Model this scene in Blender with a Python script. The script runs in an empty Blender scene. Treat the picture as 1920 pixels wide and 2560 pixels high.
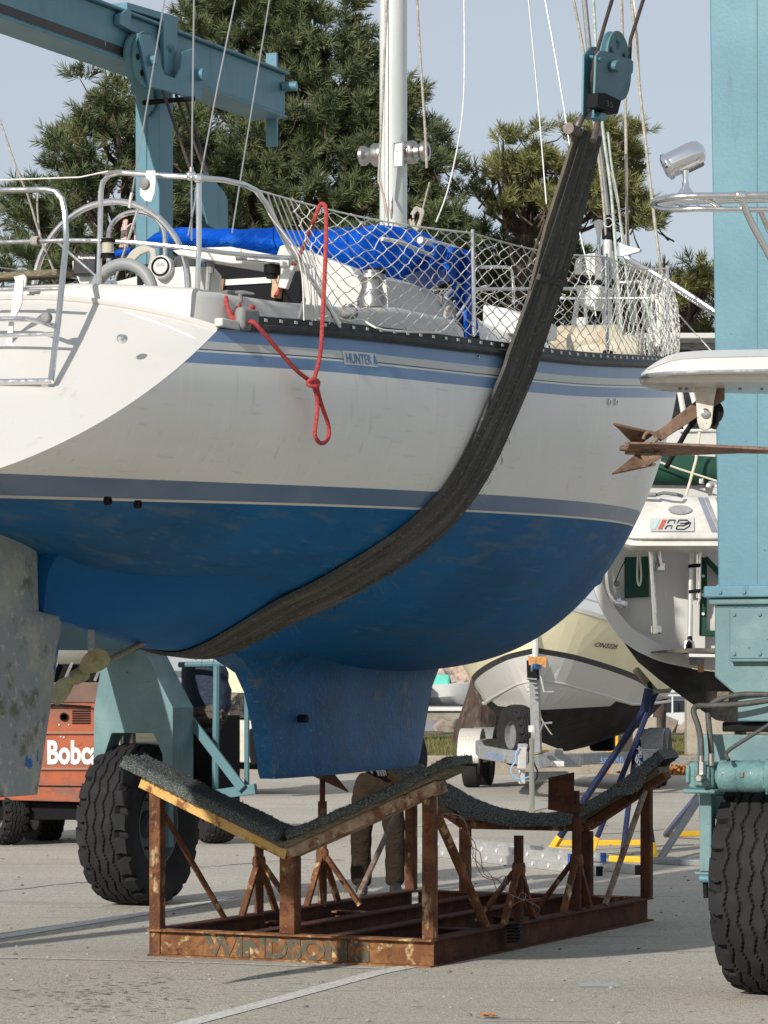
import bpy, bmesh, math, random
import numpy as np
from mathutils import Vector, Matrix, Quaternion, noise as mnoise
R = math.radians
rnd = random.Random(7)
sc = bpy.context.scene
COL = sc.collection
# ------------------------------------------------------------------ camera
F, HZ, H = 8000.0, 1670.0, 1.85          # focal length and horizon in photo pixels, eye height in metres
cam = bpy.data.objects.new('camera', bpy.data.cameras.new('camera'))
COL.objects.link(cam)
cam.data.sensor_fit = 'VERTICAL'; cam.data.sensor_height = 36.0
cam.data.lens = F / 2560 * 36
cam.data.shift_y = (HZ - 1280) / 2560
cam.data.clip_start = 0.5; cam.data.clip_end = 6000
cam.location = (0, 0, H); cam.rotation_euler = (R(90), 0, 0)
sc.camera = cam
# ------------------------------------------------------------------ light
SUN_AZ = 33.0     # the way the light travels, degrees from +Y towards +X
SUN_EL = 25.5
w = bpy.data.worlds.new('World'); sc.world = w; w.use_nodes = True
nt = w.node_tree; nt.nodes.clear()
o_ = nt.nodes.new('ShaderNodeOutputWorld'); bg = nt.nodes.new('ShaderNodeBackground')
sky = nt.nodes.new('ShaderNodeTexSky'); sky.sky_type = 'NISHITA'; sky.sun_disc = False
sky.sun_elevation = R(SUN_EL); sky.sun_rotation = R(180 + SUN_AZ)
sky.air_density = 1.0; sky.dust_density = 1.0; sky.ozone_density = 1.6; sky.altitude = 100
bg.inputs['Strength'].default_value = 0.115
hz_ = nt.nodes.new('ShaderNodeMix'); hz_.data_type = 'RGBA'; hz_.inputs['Factor'].default_value = .72      # thin high haze over the clear sky
hz_.inputs['B'].default_value = (4.4, 4.62, 5.0, 1); nt.links.new(sky.outputs[0], hz_.inputs['A'])
nt.links.new(hz_.outputs['Result'], bg.inputs['Color']); nt.links.new(bg.outputs[0], o_.inputs['Surface'])
sun = bpy.data.objects.new('sun', bpy.data.lights.new('sun', 'SUN')); COL.objects.link(sun)
sun.data.energy = 4.1; sun.data.angle = R(0.6); sun.data.color = (1.0, 0.95, 0.88)
sd = Vector((math.sin(R(SUN_AZ)) * math.cos(R(SUN_EL)), math.cos(R(SUN_AZ)) * math.cos(R(SUN_EL)), -math.sin(R(SUN_EL))))
sun.rotation_euler = sd.to_track_quat('-Z', 'Y').to_euler(); sun.location = (-20, -20, 30)
sc.view_settings.view_transform = 'Standard'; sc.view_settings.look = 'None'
sc.view_settings.exposure = 0.17; sc.view_settings.gamma = 1.0
# ------------------------------------------------------------------ frames
TH = R(24.6)
AX = Vector((math.sin(TH), math.cos(TH), 0)); BX = Vector((math.cos(TH), -math.sin(TH), 0)); ZX = Vector((0, 0, 1))
OO = Vector((-0.6, 20.2, 0))
def L(t, b, z=0.0):
    "lift frame (t along the boat, b to its starboard side, z up) to world"
    return OO + AX * t + BX * b + ZX * z
def LM(t=0, b=0, z=0):
    "matrix: local x = starboard (b), y = along (t), z up, at that lift point"
    m = Matrix((BX, AX, ZX)).transposed().to_4x4(); m.translation = L(t, b, z); return m
def ray(px, py): return Vector(((px - 960) / F, 1.0, (HZ - py) / F))
def PY(px, py, Y): r = ray(px, py) * Y; r.z += H; return r
def _pl(px, py, n, d):
    r = ray(px, py); k = d / (n.x * r.x + n.y * r.y); r = r * k; r.z += H; return r
def PT(px, py, t): return _pl(px, py, AX, t + AX.dot(OO))
def PB(px, py, b): return _pl(px, py, BX, b + BX.dot(OO))
def PZ(px, py, z): r = ray(px, py); r = r * ((z - H) / r.z); r.z += H; return r
def toL(p): v = p - OO; return (v.dot(AX), v.dot(BX), p.z)
# ------------------------------------------------------------------ objects
RM = {}
def tag(o, label=None, cat=None, group=None, kind=None):
    if label: o['label'] = label
    if cat: o['category'] = cat
    if group: o['group'] = group
    if kind: o['kind'] = kind
    return o
def thing(name, label, cat, M=None, group=None):
    o = bpy.data.objects.new(name, None); COL.objects.link(o); o.empty_display_size = .2
    if M is None: M = Matrix.Identity(4)
    elif isinstance(M, Vector): M = Matrix.Translation(M)
    o.matrix_world = M; RM[o.name] = M.copy(); tag(o, label, cat, group); return o
def copy_thing(root, M, label=None, group=None):
    def rec(o, par):
        c = o.copy(); COL.objects.link(c)
        if par is not None: c.parent = par
        for ch in [x for x in allo if x.parent is o]: rec(ch, c)
        return c
    allo = list(COL.objects)
    c = rec(root, None); c.matrix_world = M; RM[c.name] = M.copy()
    if label: c['label'] = label
    if group: c['group'] = group
    return c
class MB:
    def __init__(s): s.v = []; s.f = []; s.uv = None
    def add(s, vs, fs, M=None):
        o = len(s.v)
        s.v += [(M @ Vector(p)) if M is not None else Vector(p) for p in vs]
        s.f += [tuple(i + o for i in f) for f in fs]; return s
    def box(s, c, d, M=None, rot=None):
        x, y, z = d[0] / 2, d[1] / 2, d[2] / 2
        vs = [Vector((sx * x, sy * y, sz * z)) for sx in (-1, 1) for sy in (-1, 1) for sz in (-1, 1)]
        if rot is not None: vs = [rot @ v for v in vs]
        vs = [v + Vector(c) for v in vs]
        return s.add(vs, [(0, 1, 3, 2), (4, 6, 7, 5), (0, 4, 5, 1), (2, 3, 7, 6), (0, 2, 6, 4), (1, 5, 7, 3)], M)
    def beam(s, a, b, w, h, up=None, M=None):
        "box bar between two points, w across, h along up"
        a = Vector(a); b = Vector(b); d = (b - a).normalized(); up = Vector(up or (0, 0, 1))
        sx = d.cross(up)
        if sx.length < 1e-4: sx = d.cross(Vector((0, 1, 0)))
        sx.normalize(); u = sx.cross(d).normalized()
        vs = [p + sx * (i * w / 2) + u * (j * h / 2) for p in (a, b) for i, j in ((-1, -1), (1, -1), (1, 1), (-1, 1))]
        return s.add(vs, [(3, 2, 1, 0), (4, 5, 6, 7), (0, 1, 5, 4), (1, 2, 6, 5), (2, 3, 7, 6), (3, 0, 4, 7)], M)
    def tube(s, pts, r, n=8, closed=False, M=None, caps=True):
        P = [Vector(p) for p in pts]; m = len(P)
        if m < 2: return s
        rr = r if isinstance(r, (list, tuple)) else [r] * m
        T = []
        for i in range(m):
            a = P[i - 1] if (i > 0 or closed) else P[i]; b = P[(i + 1) % m] if (i < m - 1 or closed) else P[i]
            d = b - a; T.append(d.normalized() if d.length > 1e-9 else Vector((0, 0, 1)))
        nrm = T[0].orthogonal().normalized(); vs = []
        for i in range(m):
            if i:
                q = T[i - 1].rotation_difference(T[i]); nrm = q @ nrm
                nrm = (nrm - T[i] * nrm.dot(T[i])).normalized()
            bi = T[i].cross(nrm)
            for k in range(n):
                a = 2 * math.pi * k / n; vs.append(P[i] + (nrm * math.cos(a) + bi * math.sin(a)) * rr[i])
        fs = []
        for i in range(m if closed else m - 1):
            j = (i + 1) % m
            for k in range(n): fs.append((i * n + k, i * n + (k + 1) % n, j * n + (k + 1) % n, j * n + k))
        if caps and not closed: fs += [tuple(range(n - 1, -1, -1)), tuple(range((m - 1) * n, m * n))]
        return s.add(vs, fs, M)
    def prism(s, poly, a, b, M=None):
        "polygon of 3D points (planar), swept from offset vector a to offset vector b"
        n = len(poly); a = Vector(a); b = Vector(b)
        vs = [Vector(p) + a for p in poly] + [Vector(p) + b for p in poly]
        nr = Vector((0, 0, 0))
        for i in range(n): nr += Vector(poly[i]).cross(Vector(poly[(i + 1) % n]))
        flip = nr.dot(b - a) < 0
        fs = [tuple(range(n - 1, -1, -1)), tuple(range(n, 2 * n))] + [(i, (i + 1) % n, n + (i + 1) % n, n + i) for i in range(n)]
        if flip: fs = [tuple(reversed(f)) for f in fs]
        return s.add(vs, fs, M)
    def lathe(s, prof, n=24, M=None, closed=False):
        "profile [(r, y)] turned round the local Y axis"
        m = len(prof); vs = []; fs = []
        for r_, y in prof:
            for k in range(n):
                a = 2 * math.pi * k / n; vs.append((r_ * math.cos(a), y, r_ * math.sin(a)))
        for i in range(m if closed else m - 1):
            j = (i + 1) % m
            for k in range(n): fs.append((i * n + k, j * n + k, j * n + (k + 1) % n, i * n + (k + 1) % n))
        if not closed:
            if prof[0][0] > 1e-5: fs.append(tuple(range(n)))
            if prof[-1][0] > 1e-5: fs.append(tuple(range((m - 1) * n + n - 1, (m - 1) * n - 1, -1)))
        return s.add(vs, fs, M)
    def grid(s, P, M=None, closeu=False):
        "P[i][j] points"
        nu, nv = len(P), len(P[0]); vs = [p for r_ in P for p in r_]; fs = []
        for i in range(nu if closeu else nu - 1):
            for j in range(nv - 1):
                k = (i + 1) % nu; fs.append((i * nv + j, k * nv + j, k * nv + j + 1, i * nv + j + 1))
        return s.add(vs, fs, M)
    def mesh(s, name, inv=None):
        me = bpy.data.meshes.new(name)
        vs = [(inv @ v) for v in s.v] if inv is not None else s.v
        me.from_pydata([tuple(v) for v in vs], [], s.f); me.update(); return me
    def build(s, name, m, parent=None, smooth=35, bevel=0, origin=None, fix=True, **tg):
        inv = None; M = None
        if parent is not None: M = RM[parent.name]; inv = M.inverted()
        elif origin is not None:
            M = Matrix.Translation(origin) if isinstance(origin, Vector) else origin; inv = M.inverted()
        me = s.mesh(name, inv)
        if fix:
            bm = bmesh.new(); bm.from_mesh(me); bmesh.ops.recalc_face_normals(bm, faces=bm.faces); bm.to_mesh(me); bm.free()
        o = bpy.data.objects.new(name, me); COL.objects.link(o); me.materials.append(m)
        if smooth:
            for p in me.polygons: p.use_smooth = True
            try: me.set_sharp_from_angle(angle=R(smooth))
            except Exception: pass
        if parent is not None: o.parent = parent; RM[o.name] = RM[parent.name]
        elif M is not None: o.matrix_world = M; RM[o.name] = M.copy()
        else: RM[o.name] = Matrix.Identity(4)
        if bevel:
            md = o.modifiers.new('bevel', 'BEVEL'); md.width = bevel; md.segments = 2; md.limit_method = 'ANGLE'; md.angle_limit = R(40)
        tag(o, **tg); return o
def smoothpath(pts, k=4):
    "Catmull-Rom through 3D points"
    P = [Vector(p) for p in pts]; out = []
    for i in range(len(P) - 1):
        a = P[max(i - 1, 0)]; b = P[i]; c = P[i + 1]; d = P[min(i + 2, len(P) - 1)]
        for j in range(k):
            u = j / k; out.append(.5 * ((2 * b) + (c - a) * u + (2 * a - 5 * b + 4 * c - d) * u * u + (3 * b - a - 3 * c + d) * u ** 3))
    out.append(P[-1]); return out
def textmesh(body, size, m, name, parent, place, bold=0.0, narrow=1.0, shear=0.0, extrude=0.0, sub=0, label=None):
    "letters laid on a surface: place(u, v) gives the 3D point for text coordinates in metres"
    cu = bpy.data.curves.new(name, 'FONT'); cu.body = body; cu.size = size; cu.offset = bold; cu.shear = shear; cu.align_x = 'LEFT'
    cu.resolution_u = 3
    ob = bpy.data.objects.new('tmp', cu); COL.objects.link(ob)
    dg = bpy.context.evaluated_depsgraph_get(); me = bpy.data.meshes.new_from_object(ob.evaluated_get(dg))
    bpy.data.objects.remove(ob); bpy.data.curves.remove(cu)
    mb = MB(); mb.v = [Vector(place(v.co.x * narrow, v.co.y)) for v in me.vertices]; mb.f = [tuple(p.vertices) for p in me.polygons]
    bpy.data.meshes.remove(me)
    return mb.build(name, m, parent, smooth=0, fix=False, label=label)
# ------------------------------------------------------------------ materials
MATS = {}
def lin(c):
    if isinstance(c, str):
        c = [int(c[i:i + 2], 16) / 255 for i in (0, 2, 4)]
        c = [x / 12.92 if x <= .04045 else ((x + .055) / 1.055) ** 2.4 for x in c]
    return (c[0], c[1], c[2], 1)
def mat(name, base, rough=.6, metal=0.0, layers=(), bump=None, spec=.5, coat=0, trans=0, alpha=1.0, rlayer=None, emit=None):
    """layers: (colour, noise scale, low, high, [stretch xyz], [detail]) laid over the base one after another"""
    m = bpy.data.materials.new(name); m.use_nodes = True; n = m.node_tree; N = n.nodes; b = N['Principled BSDF']
    b.inputs['Roughness'].default_value = rough; b.inputs['Metallic'].default_value = metal
    b.inputs['Specular IOR Level'].default_value = spec; b.inputs['Coat Weight'].default_value = coat
    b.inputs['Transmission Weight'].default_value = trans; b.inputs['Alpha'].default_value = alpha
    b.inputs['Base Color'].default_value = lin(base)
    tc = N.new('ShaderNodeTexCoord'); out = None
    def noise_(scale, stretch, detail):
        mp = N.new('ShaderNodeMapping'); mp.inputs['Scale'].default_value = stretch; n.links.new(tc.outputs['Object'], mp.inputs['Vector'])
        t = N.new('ShaderNodeTexNoise'); t.inputs['Scale'].default_value = scale; t.inputs['Detail'].default_value = detail
        t.inputs['Roughness'].default_value = .62
        n.links.new(mp.outputs[0], t.inputs['Vector']); return t.outputs['Fac']
    for i, l in enumerate(layers):
        st = l[4] if len(l) > 4 else (1, 1, 1); de = l[5] if len(l) > 5 else 5
        f = noise_(l[1], st, de); mr = N.new('ShaderNodeMapRange'); mr.inputs['From Min'].default_value = l[2]; mr.inputs['From Max'].default_value = l[3]
        n.links.new(f, mr.inputs['Value'])
        mx = N.new('ShaderNodeMix'); mx.data_type = 'RGBA'
        n.links.new(mr.outputs[0], mx.inputs['Factor'])
        if out is None: mx.inputs['A'].default_value = lin(base)
        else: n.links.new(out, mx.inputs['A'])
        mx.inputs['B'].default_value = lin(l[0]); out = mx.outputs['Result']
    if out is not None: n.links.new(out, b.inputs['Base Color'])
    if rlayer:
        f = noise_(rlayer[0], (1, 1, 1), 5); mr = N.new('ShaderNodeMapRange')
        mr.inputs['From Min'].default_value = .3; mr.inputs['From Max'].default_value = .7
        mr.inputs['To Min'].default_value = rlayer[1]; mr.inputs['To Max'].default_value = rlayer[2]
        n.links.new(f, mr.inputs['Value']); n.links.new(mr.outputs[0], b.inputs['Roughness'])
    if bump:
        f = noise_(bump[0], bump[2] if len(bump) > 2 else (1, 1, 1), 6); bp = N.new('ShaderNodeBump')
        bp.inputs['Strength'].default_value = bump[1]; bp.inputs['Distance'].default_value = bump[3] if len(bump) > 3 else .01
        n.links.new(f, bp.inputs['Height']); n.links.new(bp.outputs[0], b.inputs['Normal'])
    if emit: b.inputs['Emission Color'].default_value = lin(emit); b.inputs['Emission Strength'].default_value = 1
    MATS[name] = m; return m
M_white = mat('white_gelcoat', (.55, .54, .51), .38, layers=[((.54, .525, .48), 3, .5, .8), ((.55, .52, .45), 60, .68, .85), ((.42, .39, .32), 9, .64, .80, (1, 1, .12), 8), ((.30, .26, .20), 45, .71, .76)], coat=.3, bump=(90, .08))
M_whitep = mat('white_plastic', (.62, .62, .59), .4, layers=[((.55, .54, .5), 9, .5, .8)])
M_grey = mat('grey_plastic', (.22, .22, .22), .55, layers=[((.14, .14, .14), 9, .4, .7)])
M_black = mat('black_rubber', (.015, .016, .018), .5, layers=[((.05, .05, .05), 12, .45, .75)])
M_blackm = mat('black_matt', (.008, .008, .009), .7, spec=.15)
M_steel = mat('polished_stainless_steel', (.72, .71, .69), .16, 1.0, layers=[((.45, .42, .38), 30, .6, .8)], rlayer=(20, .1, .3))
M_winch = mat('dull_stainless_steel', (.42, .40, .38), .35, 1.0)
M_galv = mat('galvanised_steel', (.30, .31, .31), .6, .3, layers=[((.21, .22, .23), 14, .4, .7), ((.38, .38, .38), 60, .5, .7)])
M_alu = mat('aluminium', (.62, .62, .60), .45, .6, layers=[((.5, .5, .48), 12, .4, .7)])
M_mast = mat('mast_paint', (.66, .69, .66), .4, .1, layers=[((.55, .58, .55), 4, .45, .7, (1, 1, .2))])
M_blue = mat('blue_canvas', (.0, .070, .44), .9, spec=.12, layers=[((.0, .040, .28), 4, .45, .65), ((.02, .13, .56), 9, .52, .7)], bump=(7, .9, (1, 1, 1.4), .05))
M_red = mat('red_rope', (.38, .040, .038), .85, layers=[((.48, .12, .10), 60, .45, .7), ((.3, .02, .02), 140, .5, .6)], bump=(220, .5))
M_rope = mat('weathered_rope', (.42, .39, .33), .95, layers=[((.26, .23, .19), 25, .4, .7), ((.62, .60, .55), 60, .5, .75)], bump=(200, .6))
M_net = mat('net_cord', (.72, .71, .66), .9, layers=[((.56, .54, .49), 20, .4, .7)])
M_wire = mat('wire', (.42, .42, .41), .4, .6)
M_dwire = mat('dark_greased_wire', (.035, .025, .02), .55, .3, layers=[((.09, .06, .045), 90, .45, .65, (1, 1, .3))], bump=(160, .6))
M_teal = mat('faded_teal_lift_paint', (.078, .205, .262), .5, layers=[((.07, .185, .24), 3, .4, .7), ((.115, .25, .30), 1.6, .5, .8), ((.05, .12, .15), 9, .60, .75, (1, 1, .12), 8), ((.02, .04, .045), 34, .70, .74), ((.16, .075, .04), 16, .72, .75)], bump=(40, .12), coat=.15)
M_tealg = mat('grey_green_lift_paint', (.11, .205, .215), .55, layers=[((.09, .175, .185), 3, .4, .7), ((.19, .30, .30), 2, .5, .8), ((.05, .09, .09), 8, .60, .74, (1, 1, .15), 8), ((.02, .04, .045), 26, .67, .71), ((.14, .07, .04), 14, .70, .74)], bump=(40, .15), coat=.15)
M_teald = mat('dull_teal_lift_paint', (.095, .205, .235), .6, layers=[((.075, .17, .195), 4, .4, .7), ((.04, .06, .06), 40, .70, .78)], bump=(40, .12))
M_tyre = mat('tyre_rubber', (.016, .016, .017), .85, spec=.3, layers=[((.03, .029, .028), 5, .45, .75), ((.06, .056, .052), 30, .64, .8)], bump=(50, .3))
M_rust = mat('rusty_steel', (.10, .042, .024), .85, spec=.2, layers=[((.22, .10, .045), 8, .45, .62), ((.05, .022, .014), 16, .5, .68), ((.48, .36, .20), 9, .575, .66, (1, 1, .45), 9), ((.22, .08, .025), 70, .55, .7)], bump=(70, .5))
M_rustd = mat('dark_rusty_steel', (.065, .028, .02), .85, spec=.2, layers=[((.13, .05, .022), 7, .45, .65), ((.03, .016, .012), 14, .5, .7), ((.19, .12, .07), 30, .64, .72)], bump=(70, .5))
M_rusty = mat('yellow_painted_rusty_steel', (.58, .36, .11), .8, layers=[((.24, .09, .03), 9, .56, .62), ((.66, .46, .2), 5, .5, .7), ((.12, .05, .02), 40, .62, .72)], bump=(60, .5))
M_carpet = mat('grey_green_carpet', (.085, .102, .102), 1.0, layers=[((.20, .22, .21), 90, .45, .62), ((.035, .045, .05), 60, .54, .66), ((.50, .49, .43), 150, .54, .66)], bump=(150, 1.0, (1, 1, 1), .02), spec=.1)
M_wood = mat('weathered_timber', (.16, .14, .09), .9, layers=[((.07, .065, .04), 6, .4, .65, (6, 1, 20)), ((.26, .2, .12), 8, .5, .7, (6, 1, 20))])
M_strap = mat('dark_webbing', (.080, .077, .070), .95, spec=.2, layers=[((.115, .11, .10), 3, .42, .7), ((.04, .036, .032), 42, .50, .60, (1, 1, .06)), ((.17, .16, .14), 60, .60, .72, (.3, .3, 2)), ((.05, .045, .04), 9, .55, .7, (.3, .3, 3))], bump=(120, .6))
M_navy = mat('navy_paint', (.007, .013, .05), .5, layers=[((.014, .024, .07), 8, .5, .7)], spec=.3)
M_yellow = mat('yellow_paint', (.72, .42, .02), .5, layers=[((.55, .3, .02), 12, .5, .7)])
M_orange = mat('orange_loader_paint', (.40, .095, .035), .6, layers=[((.34, .08, .03), 3, .45, .7), ((.22, .095, .06), 2.2, .44, .60, (1, 1, 2)), ((.16, .06, .04), 9, .56, .72), ((.45, .17, .10), 30, .6, .75)])
M_brownp = mat('faded_brown_paint', (.17, .10, .075), .6, layers=[((.12, .07, .055), 5, .4, .7)])
M_cream = mat('cream_gelcoat', (.80, .74, .50), .35, coat=.2, layers=[((.72, .66, .43), 2, .4, .7)])
M_antif = mat('black_bottom_paint', (.018, .017, .016), .75, spec=.2, layers=[((.035, .032, .03), 4, .45, .7)])
M_pants = mat('brown_work_cloth', (.034, .024, .018), .95, spec=.1, layers=[((.026, .018, .013), 8, .4, .7), ((.06, .043, .032), 16, .6, .8)], bump=(9, .8, (1, 1, 1.6), .05))
M_shirt = mat('dark_navy_cloth', (.02, .024, .035), .9, bump=(10, .6, (1, 1, 1), .04))
M_skin = mat('skin', (.45, .25, .17), .55)
M_hair = mat('dark_hair', (.03, .02, .015), .8)
M_boot = mat('dark_boots', (.02, .017, .014), .6)
M_green = mat('dark_green_canvas', (.004, .055, .032), .8, layers=[((.003, .035, .02), 8, .4, .7)])
M_glass = mat('clear_vinyl', (.55, .57, .57), .15, spec=.8, alpha=.45)
M_tint = mat('dark_glass', (.02, .025, .03), .08, spec=.8)
M_bronze = mat('weathered_bronze_prop', (.33, .31, .17), .6, .2, layers=[((.20, .18, .09), 14, .4, .7), ((.38, .35, .2), 30, .55, .75)])
M_anchor = mat('rusty_anchor_steel', (.17, .105, .07), .65, .2, layers=[((.26, .17, .115), 10, .45, .7), ((.09, .05, .033), 30, .5, .7)], bump=(60, .3))
M_concrete = mat('concrete', (.36, .32, .25), .95, layers=[((.27, .24, .19), 3, .4, .7), ((.42, .38, .3), 30, .5, .7)], bump=(60, .4))
M_letter_w = mat('white_lettering', (.75, .73, .70), .6)
M_letter_b = mat('blue_lettering', (.10, .20, .42), .6)
M_letter_k = mat('black_lettering', (.02, .02, .025), .6)
# ------------------------------------------------------------------ sailboat hull surface (fitted lines)
HS = np.array([0, .12, .25, .4, .55, .7, .82, .92, 1.])
HB = np.array([1.354, 1.557, 1.75, 1.853, 1.782, 1.494, 1.077, 0.595, 0.10])
HZS = np.array([3.605, 3.654, 3.683, 3.733, 3.837, 3.961, 4.067, 4.15, 4.207])
HZK = np.array([2.690, 2.600, 2.330, 2.010, 1.842, 1.872, 2.082, 2.315, 2.519])
HMM = np.array([.729, .717, .706, .719, .768, .87, .988, 1.096, 1.186])
HNN = np.array([.877, .834, .796, .792, .835, .926, 1.016, 1.104, 1.18])
DB = -0.062
def hint(v, s):
    m = np.gradient(v, HS); s = np.asarray(s, float)
    k = np.clip(np.searchsorted(HS, s, side='right') - 1, 0, len(HS) - 2); h = HS[k + 1] - HS[k]; u = (s - HS[k]) / h
    return (2*u**3-3*u**2+1)*v[k]+(u**3-2*u**2+u)*h*m[k]+(-2*u**3+3*u**2)*v[k+1]+(u**3-u**2)*h*m[k+1]
def hsurf(s, u):
    s = np.asarray(s, float); u = np.asarray(u, float); ph = u * np.pi / 2
    B, zs, zk, m, n = [hint(v, s) for v in (HB, HZS, HZK, HMM, HNN)]
    fr = 1 - np.cos(ph) ** n; hf = B * np.sin(ph) ** m; z = zk + (zs - zk) * fr
    ta = -5.002 + (5.002 - 3.425) * fr; tb = 5.705 + (6.19 - 5.705) * fr
    return ta + (tb - ta) * s, hf, z, zs
def zwl(t): return 2.782 + .019 * t
_s = np.linspace(0, 1, 200); _u = np.linspace(0, 1, 160)
_S, _U = np.meshgrid(_s, _u, indexing='ij'); _T, _Hf, _Zz, _Zs = hsurf(_S, _U)
def hull_b(t, z):
    "half breadth of the hull at (t, z)"
    tt = []; bb = []
    for i in range(200):
        zz = _Zz[i]
        if zz[0] <= z <= zz[-1]:
            tt.append(np.interp(z, zz, _T[i])); bb.append(np.interp(z, zz, _Hf[i]))
    tt = np.array(tt); bb = np.array(bb); o = np.argsort(tt)
    return float(np.interp(t, tt[o], bb[o]))
_sh = (_T[:, -1], _Hf[:, -1], _Zz[:, -1])
def sheer(t):
    "half breadth and height of the sheer at t"
    return float(np.interp(t, _sh[0], _sh[1])), float(np.interp(t, _sh[0], _sh[2]))
def zbottom(t): return float(np.interp(t, _T[:, 0], _Zz[:, 0]))
def sheer_t(px):
    "t at which the starboard sheer shows at column px"
    best = None
    for t in np.linspace(-3.4, 3.0, 400):
        b, z = sheer(t); p = L(t, b + DB, z); x = 960 + F * p.x / p.y
        if best is None or abs(x - px) < best[0]: best = (abs(x - px), t)
    return best[1]
BOAT = thing('sailboat', 'white sailing yacht with blue bottom hanging in a sling above the rusty cradle', 'sailboat', LM(0, DB, 0))
# hull shell with uv = (height over waterline, depth under sheer)
nS, nU = 110, 64
Sg = np.linspace(0, 1, nS); Ug = np.linspace(0, 1, nU) ** .9
SS, UU = np.meshgrid(Sg, Ug, indexing='ij'); T_, Hf_, Z_, Zs_ = hsurf(SS, UU)
vs = []; uvs = []; fs = []
for side in (1, -1):
    for i in range(nS):
        for j in range(nU):
            vs.append(L(T_[i, j], side * Hf_[i, j] + DB, Z_[i, j])); uvs.append((Z_[i, j] - zwl(T_[i, j]), Zs_[i, j] - Z_[i, j]))
    o = 0 if side == 1 else nS * nU
    for i in range(nS - 1):
        for j in range(nU - 1):
            q = (o + i * nU + j, o + (i + 1) * nU + j, o + (i + 1) * nU + j + 1, o + i * nU + j + 1)
            fs.append(q if side == 1 else q[::-1])
def hull_material():
    m = bpy.data.materials.new('hull_paint'); m.use_nodes = True; n = m.node_tree; N = n.nodes; Lk = n.links.new; b = N['Principled BSDF']
    uv = N.new('ShaderNodeUVMap'); sx = N.new('ShaderNodeSeparateXYZ'); Lk(uv.outputs[0], sx.inputs[0]); tc = N.new('ShaderNodeTexCoord')
    def math_(op, a, c):
        q = N.new('ShaderNodeMath'); q.operation = op
        for k, x in enumerate((a, c)):
            if isinstance(x, (int, float)): q.inputs[k].default_value = x
            else: Lk(x, q.inputs[k])
        return q.outputs[0]
    def nz(scale, st=(1, 1, 1), det=5, lo=.4, hi=.7):
        mp = N.new('ShaderNodeMapping'); mp.inputs['Scale'].default_value = st; Lk(tc.outputs['Object'], mp.inputs['Vector'])
        t = N.new('ShaderNodeTexNoise'); t.inputs['Scale'].default_value = scale; t.inputs['Detail'].default_value = det; Lk(mp.outputs[0], t.inputs['Vector'])
        mr = N.new('ShaderNodeMapRange'); mr.inputs['From Min'].default_value = lo; mr.inputs['From Max'].default_value = hi; Lk(t.outputs['Fac'], mr.inputs['Value'])
        return mr.outputs[0]
    def mix(f, A, B):
        q = N.new('ShaderNodeMix'); q.data_type = 'RGBA'
        if isinstance(f, (int, float)): q.inputs['Factor'].default_value = f
        else: Lk(f, q.inputs['Factor'])
        for nm, x in (('A', A), ('B', B)):
            if isinstance(x, tuple): q.inputs[nm].default_value = lin(x)
            else: Lk(x, q.inputs[nm])
        return q.outputs['Result']
    def band(src, lo, hi): return math_('MULTIPLY', math_('GREATER_THAN', src, lo), math_('LESS_THAN', src, hi))
    h = sx.outputs['X']; d = sx.outputs['Y']
    gel = mix(nz(1.2, (1, 1, 1), 4, .4, .75), (.76, .74, .70), (.70, .69, .65))
    gel = mix(math_('MULTIPLY', nz(2.2, (1, .5, 2.5), 8, .58, .72), .5), gel, (.78, .76, .71))
    gel = mix(math_('MULTIPLY', nz(9, (1, .4, 4), 8, .62, .8), .4), gel, (.36, .33, .28))
    gel = mix(math_('MULTIPLY', nz(14, (1, 1, .10), 6, .56, .70), .28), gel, (.84, .82, .78)); gel = mix(math_('MULTIPLY', nz(20, (1, 1, .07), 6, .64, .74), .35), gel, (.45, .38, .28))
    blue = mix(nz(2.2, (1, 1, 1), 6), (.17, .27, .44), (.13, .225, .385))
    # topside stripes, measured down from the sheer
    c = mix(band(d, -.02, .078), gel, blue)
    c = mix(band(d, .078, .122), c, (.52, .53, .50)); c = mix(band(d, .122, .129), c, (.05, .06, .06)); c = mix(band(d, .129, .140), c, (.66, .66, .62))
    c = mix(band(d, .140, .205), c, blue)
    # boot stripe
    boot = mix(nz(2.5, (1, 1, 1), 7), (.080, .15, .26), (.12, .185, .28))
    c = mix(band(h, .012, .105), c, boot); c = mix(band(h, 0, .012), c, (.60, .58, .5))
    # blue bottom paint with worn patches
    bot = mix(nz(1.1, (1, 1, 1), 6, .35, .7), (.004, .112, .29), (.003, .075, .19))
    bot = mix(math_('MULTIPLY', nz(30, (.8, .10, 1.2), 5, .60, .70), .35), bot, (.10, .15, .19)); bot = mix(math_('MULTIPLY', nz(16, (.15, .9, 1.2), 5, .60, .72), .30), bot, (.002, .035, .10))
    bot = mix(math_('MULTIPLY', nz(2.6, (1, .45, 1.6), 9, .57, .66), .20), bot, (.085, .13, .16))
    bot = mix(math_('MULTIPLY', nz(5, (.6, .25, 2.2), 9, .60, .70), .5), bot, (.008, .12, .30))
    scum = math_('MULTIPLY', nz(9, (1, .22, 1.3), 10, .54, .64), math_('LESS_THAN', math_('ABSOLUTE', math_('ADD', h, .16), 0), .15))
    bot = mix(math_('MULTIPLY', scum, .35), bot, (.12, .16, .17)); bot = mix(math_('MULTIPLY', nz(22, (1, .12, 1), 4, .60, .68), .30), bot, (.02, .16, .34))
    c = mix(math_('LESS_THAN', h, 0), c, bot)
    Lk(c, b.inputs['Base Color'])
    r = N.new('ShaderNodeMix'); r.data_type = 'FLOAT'; Lk(math_('LESS_THAN', h, 0), r.inputs['Factor']); r.inputs['A'].default_value = .30; r.inputs['B'].default_value = .62
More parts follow.
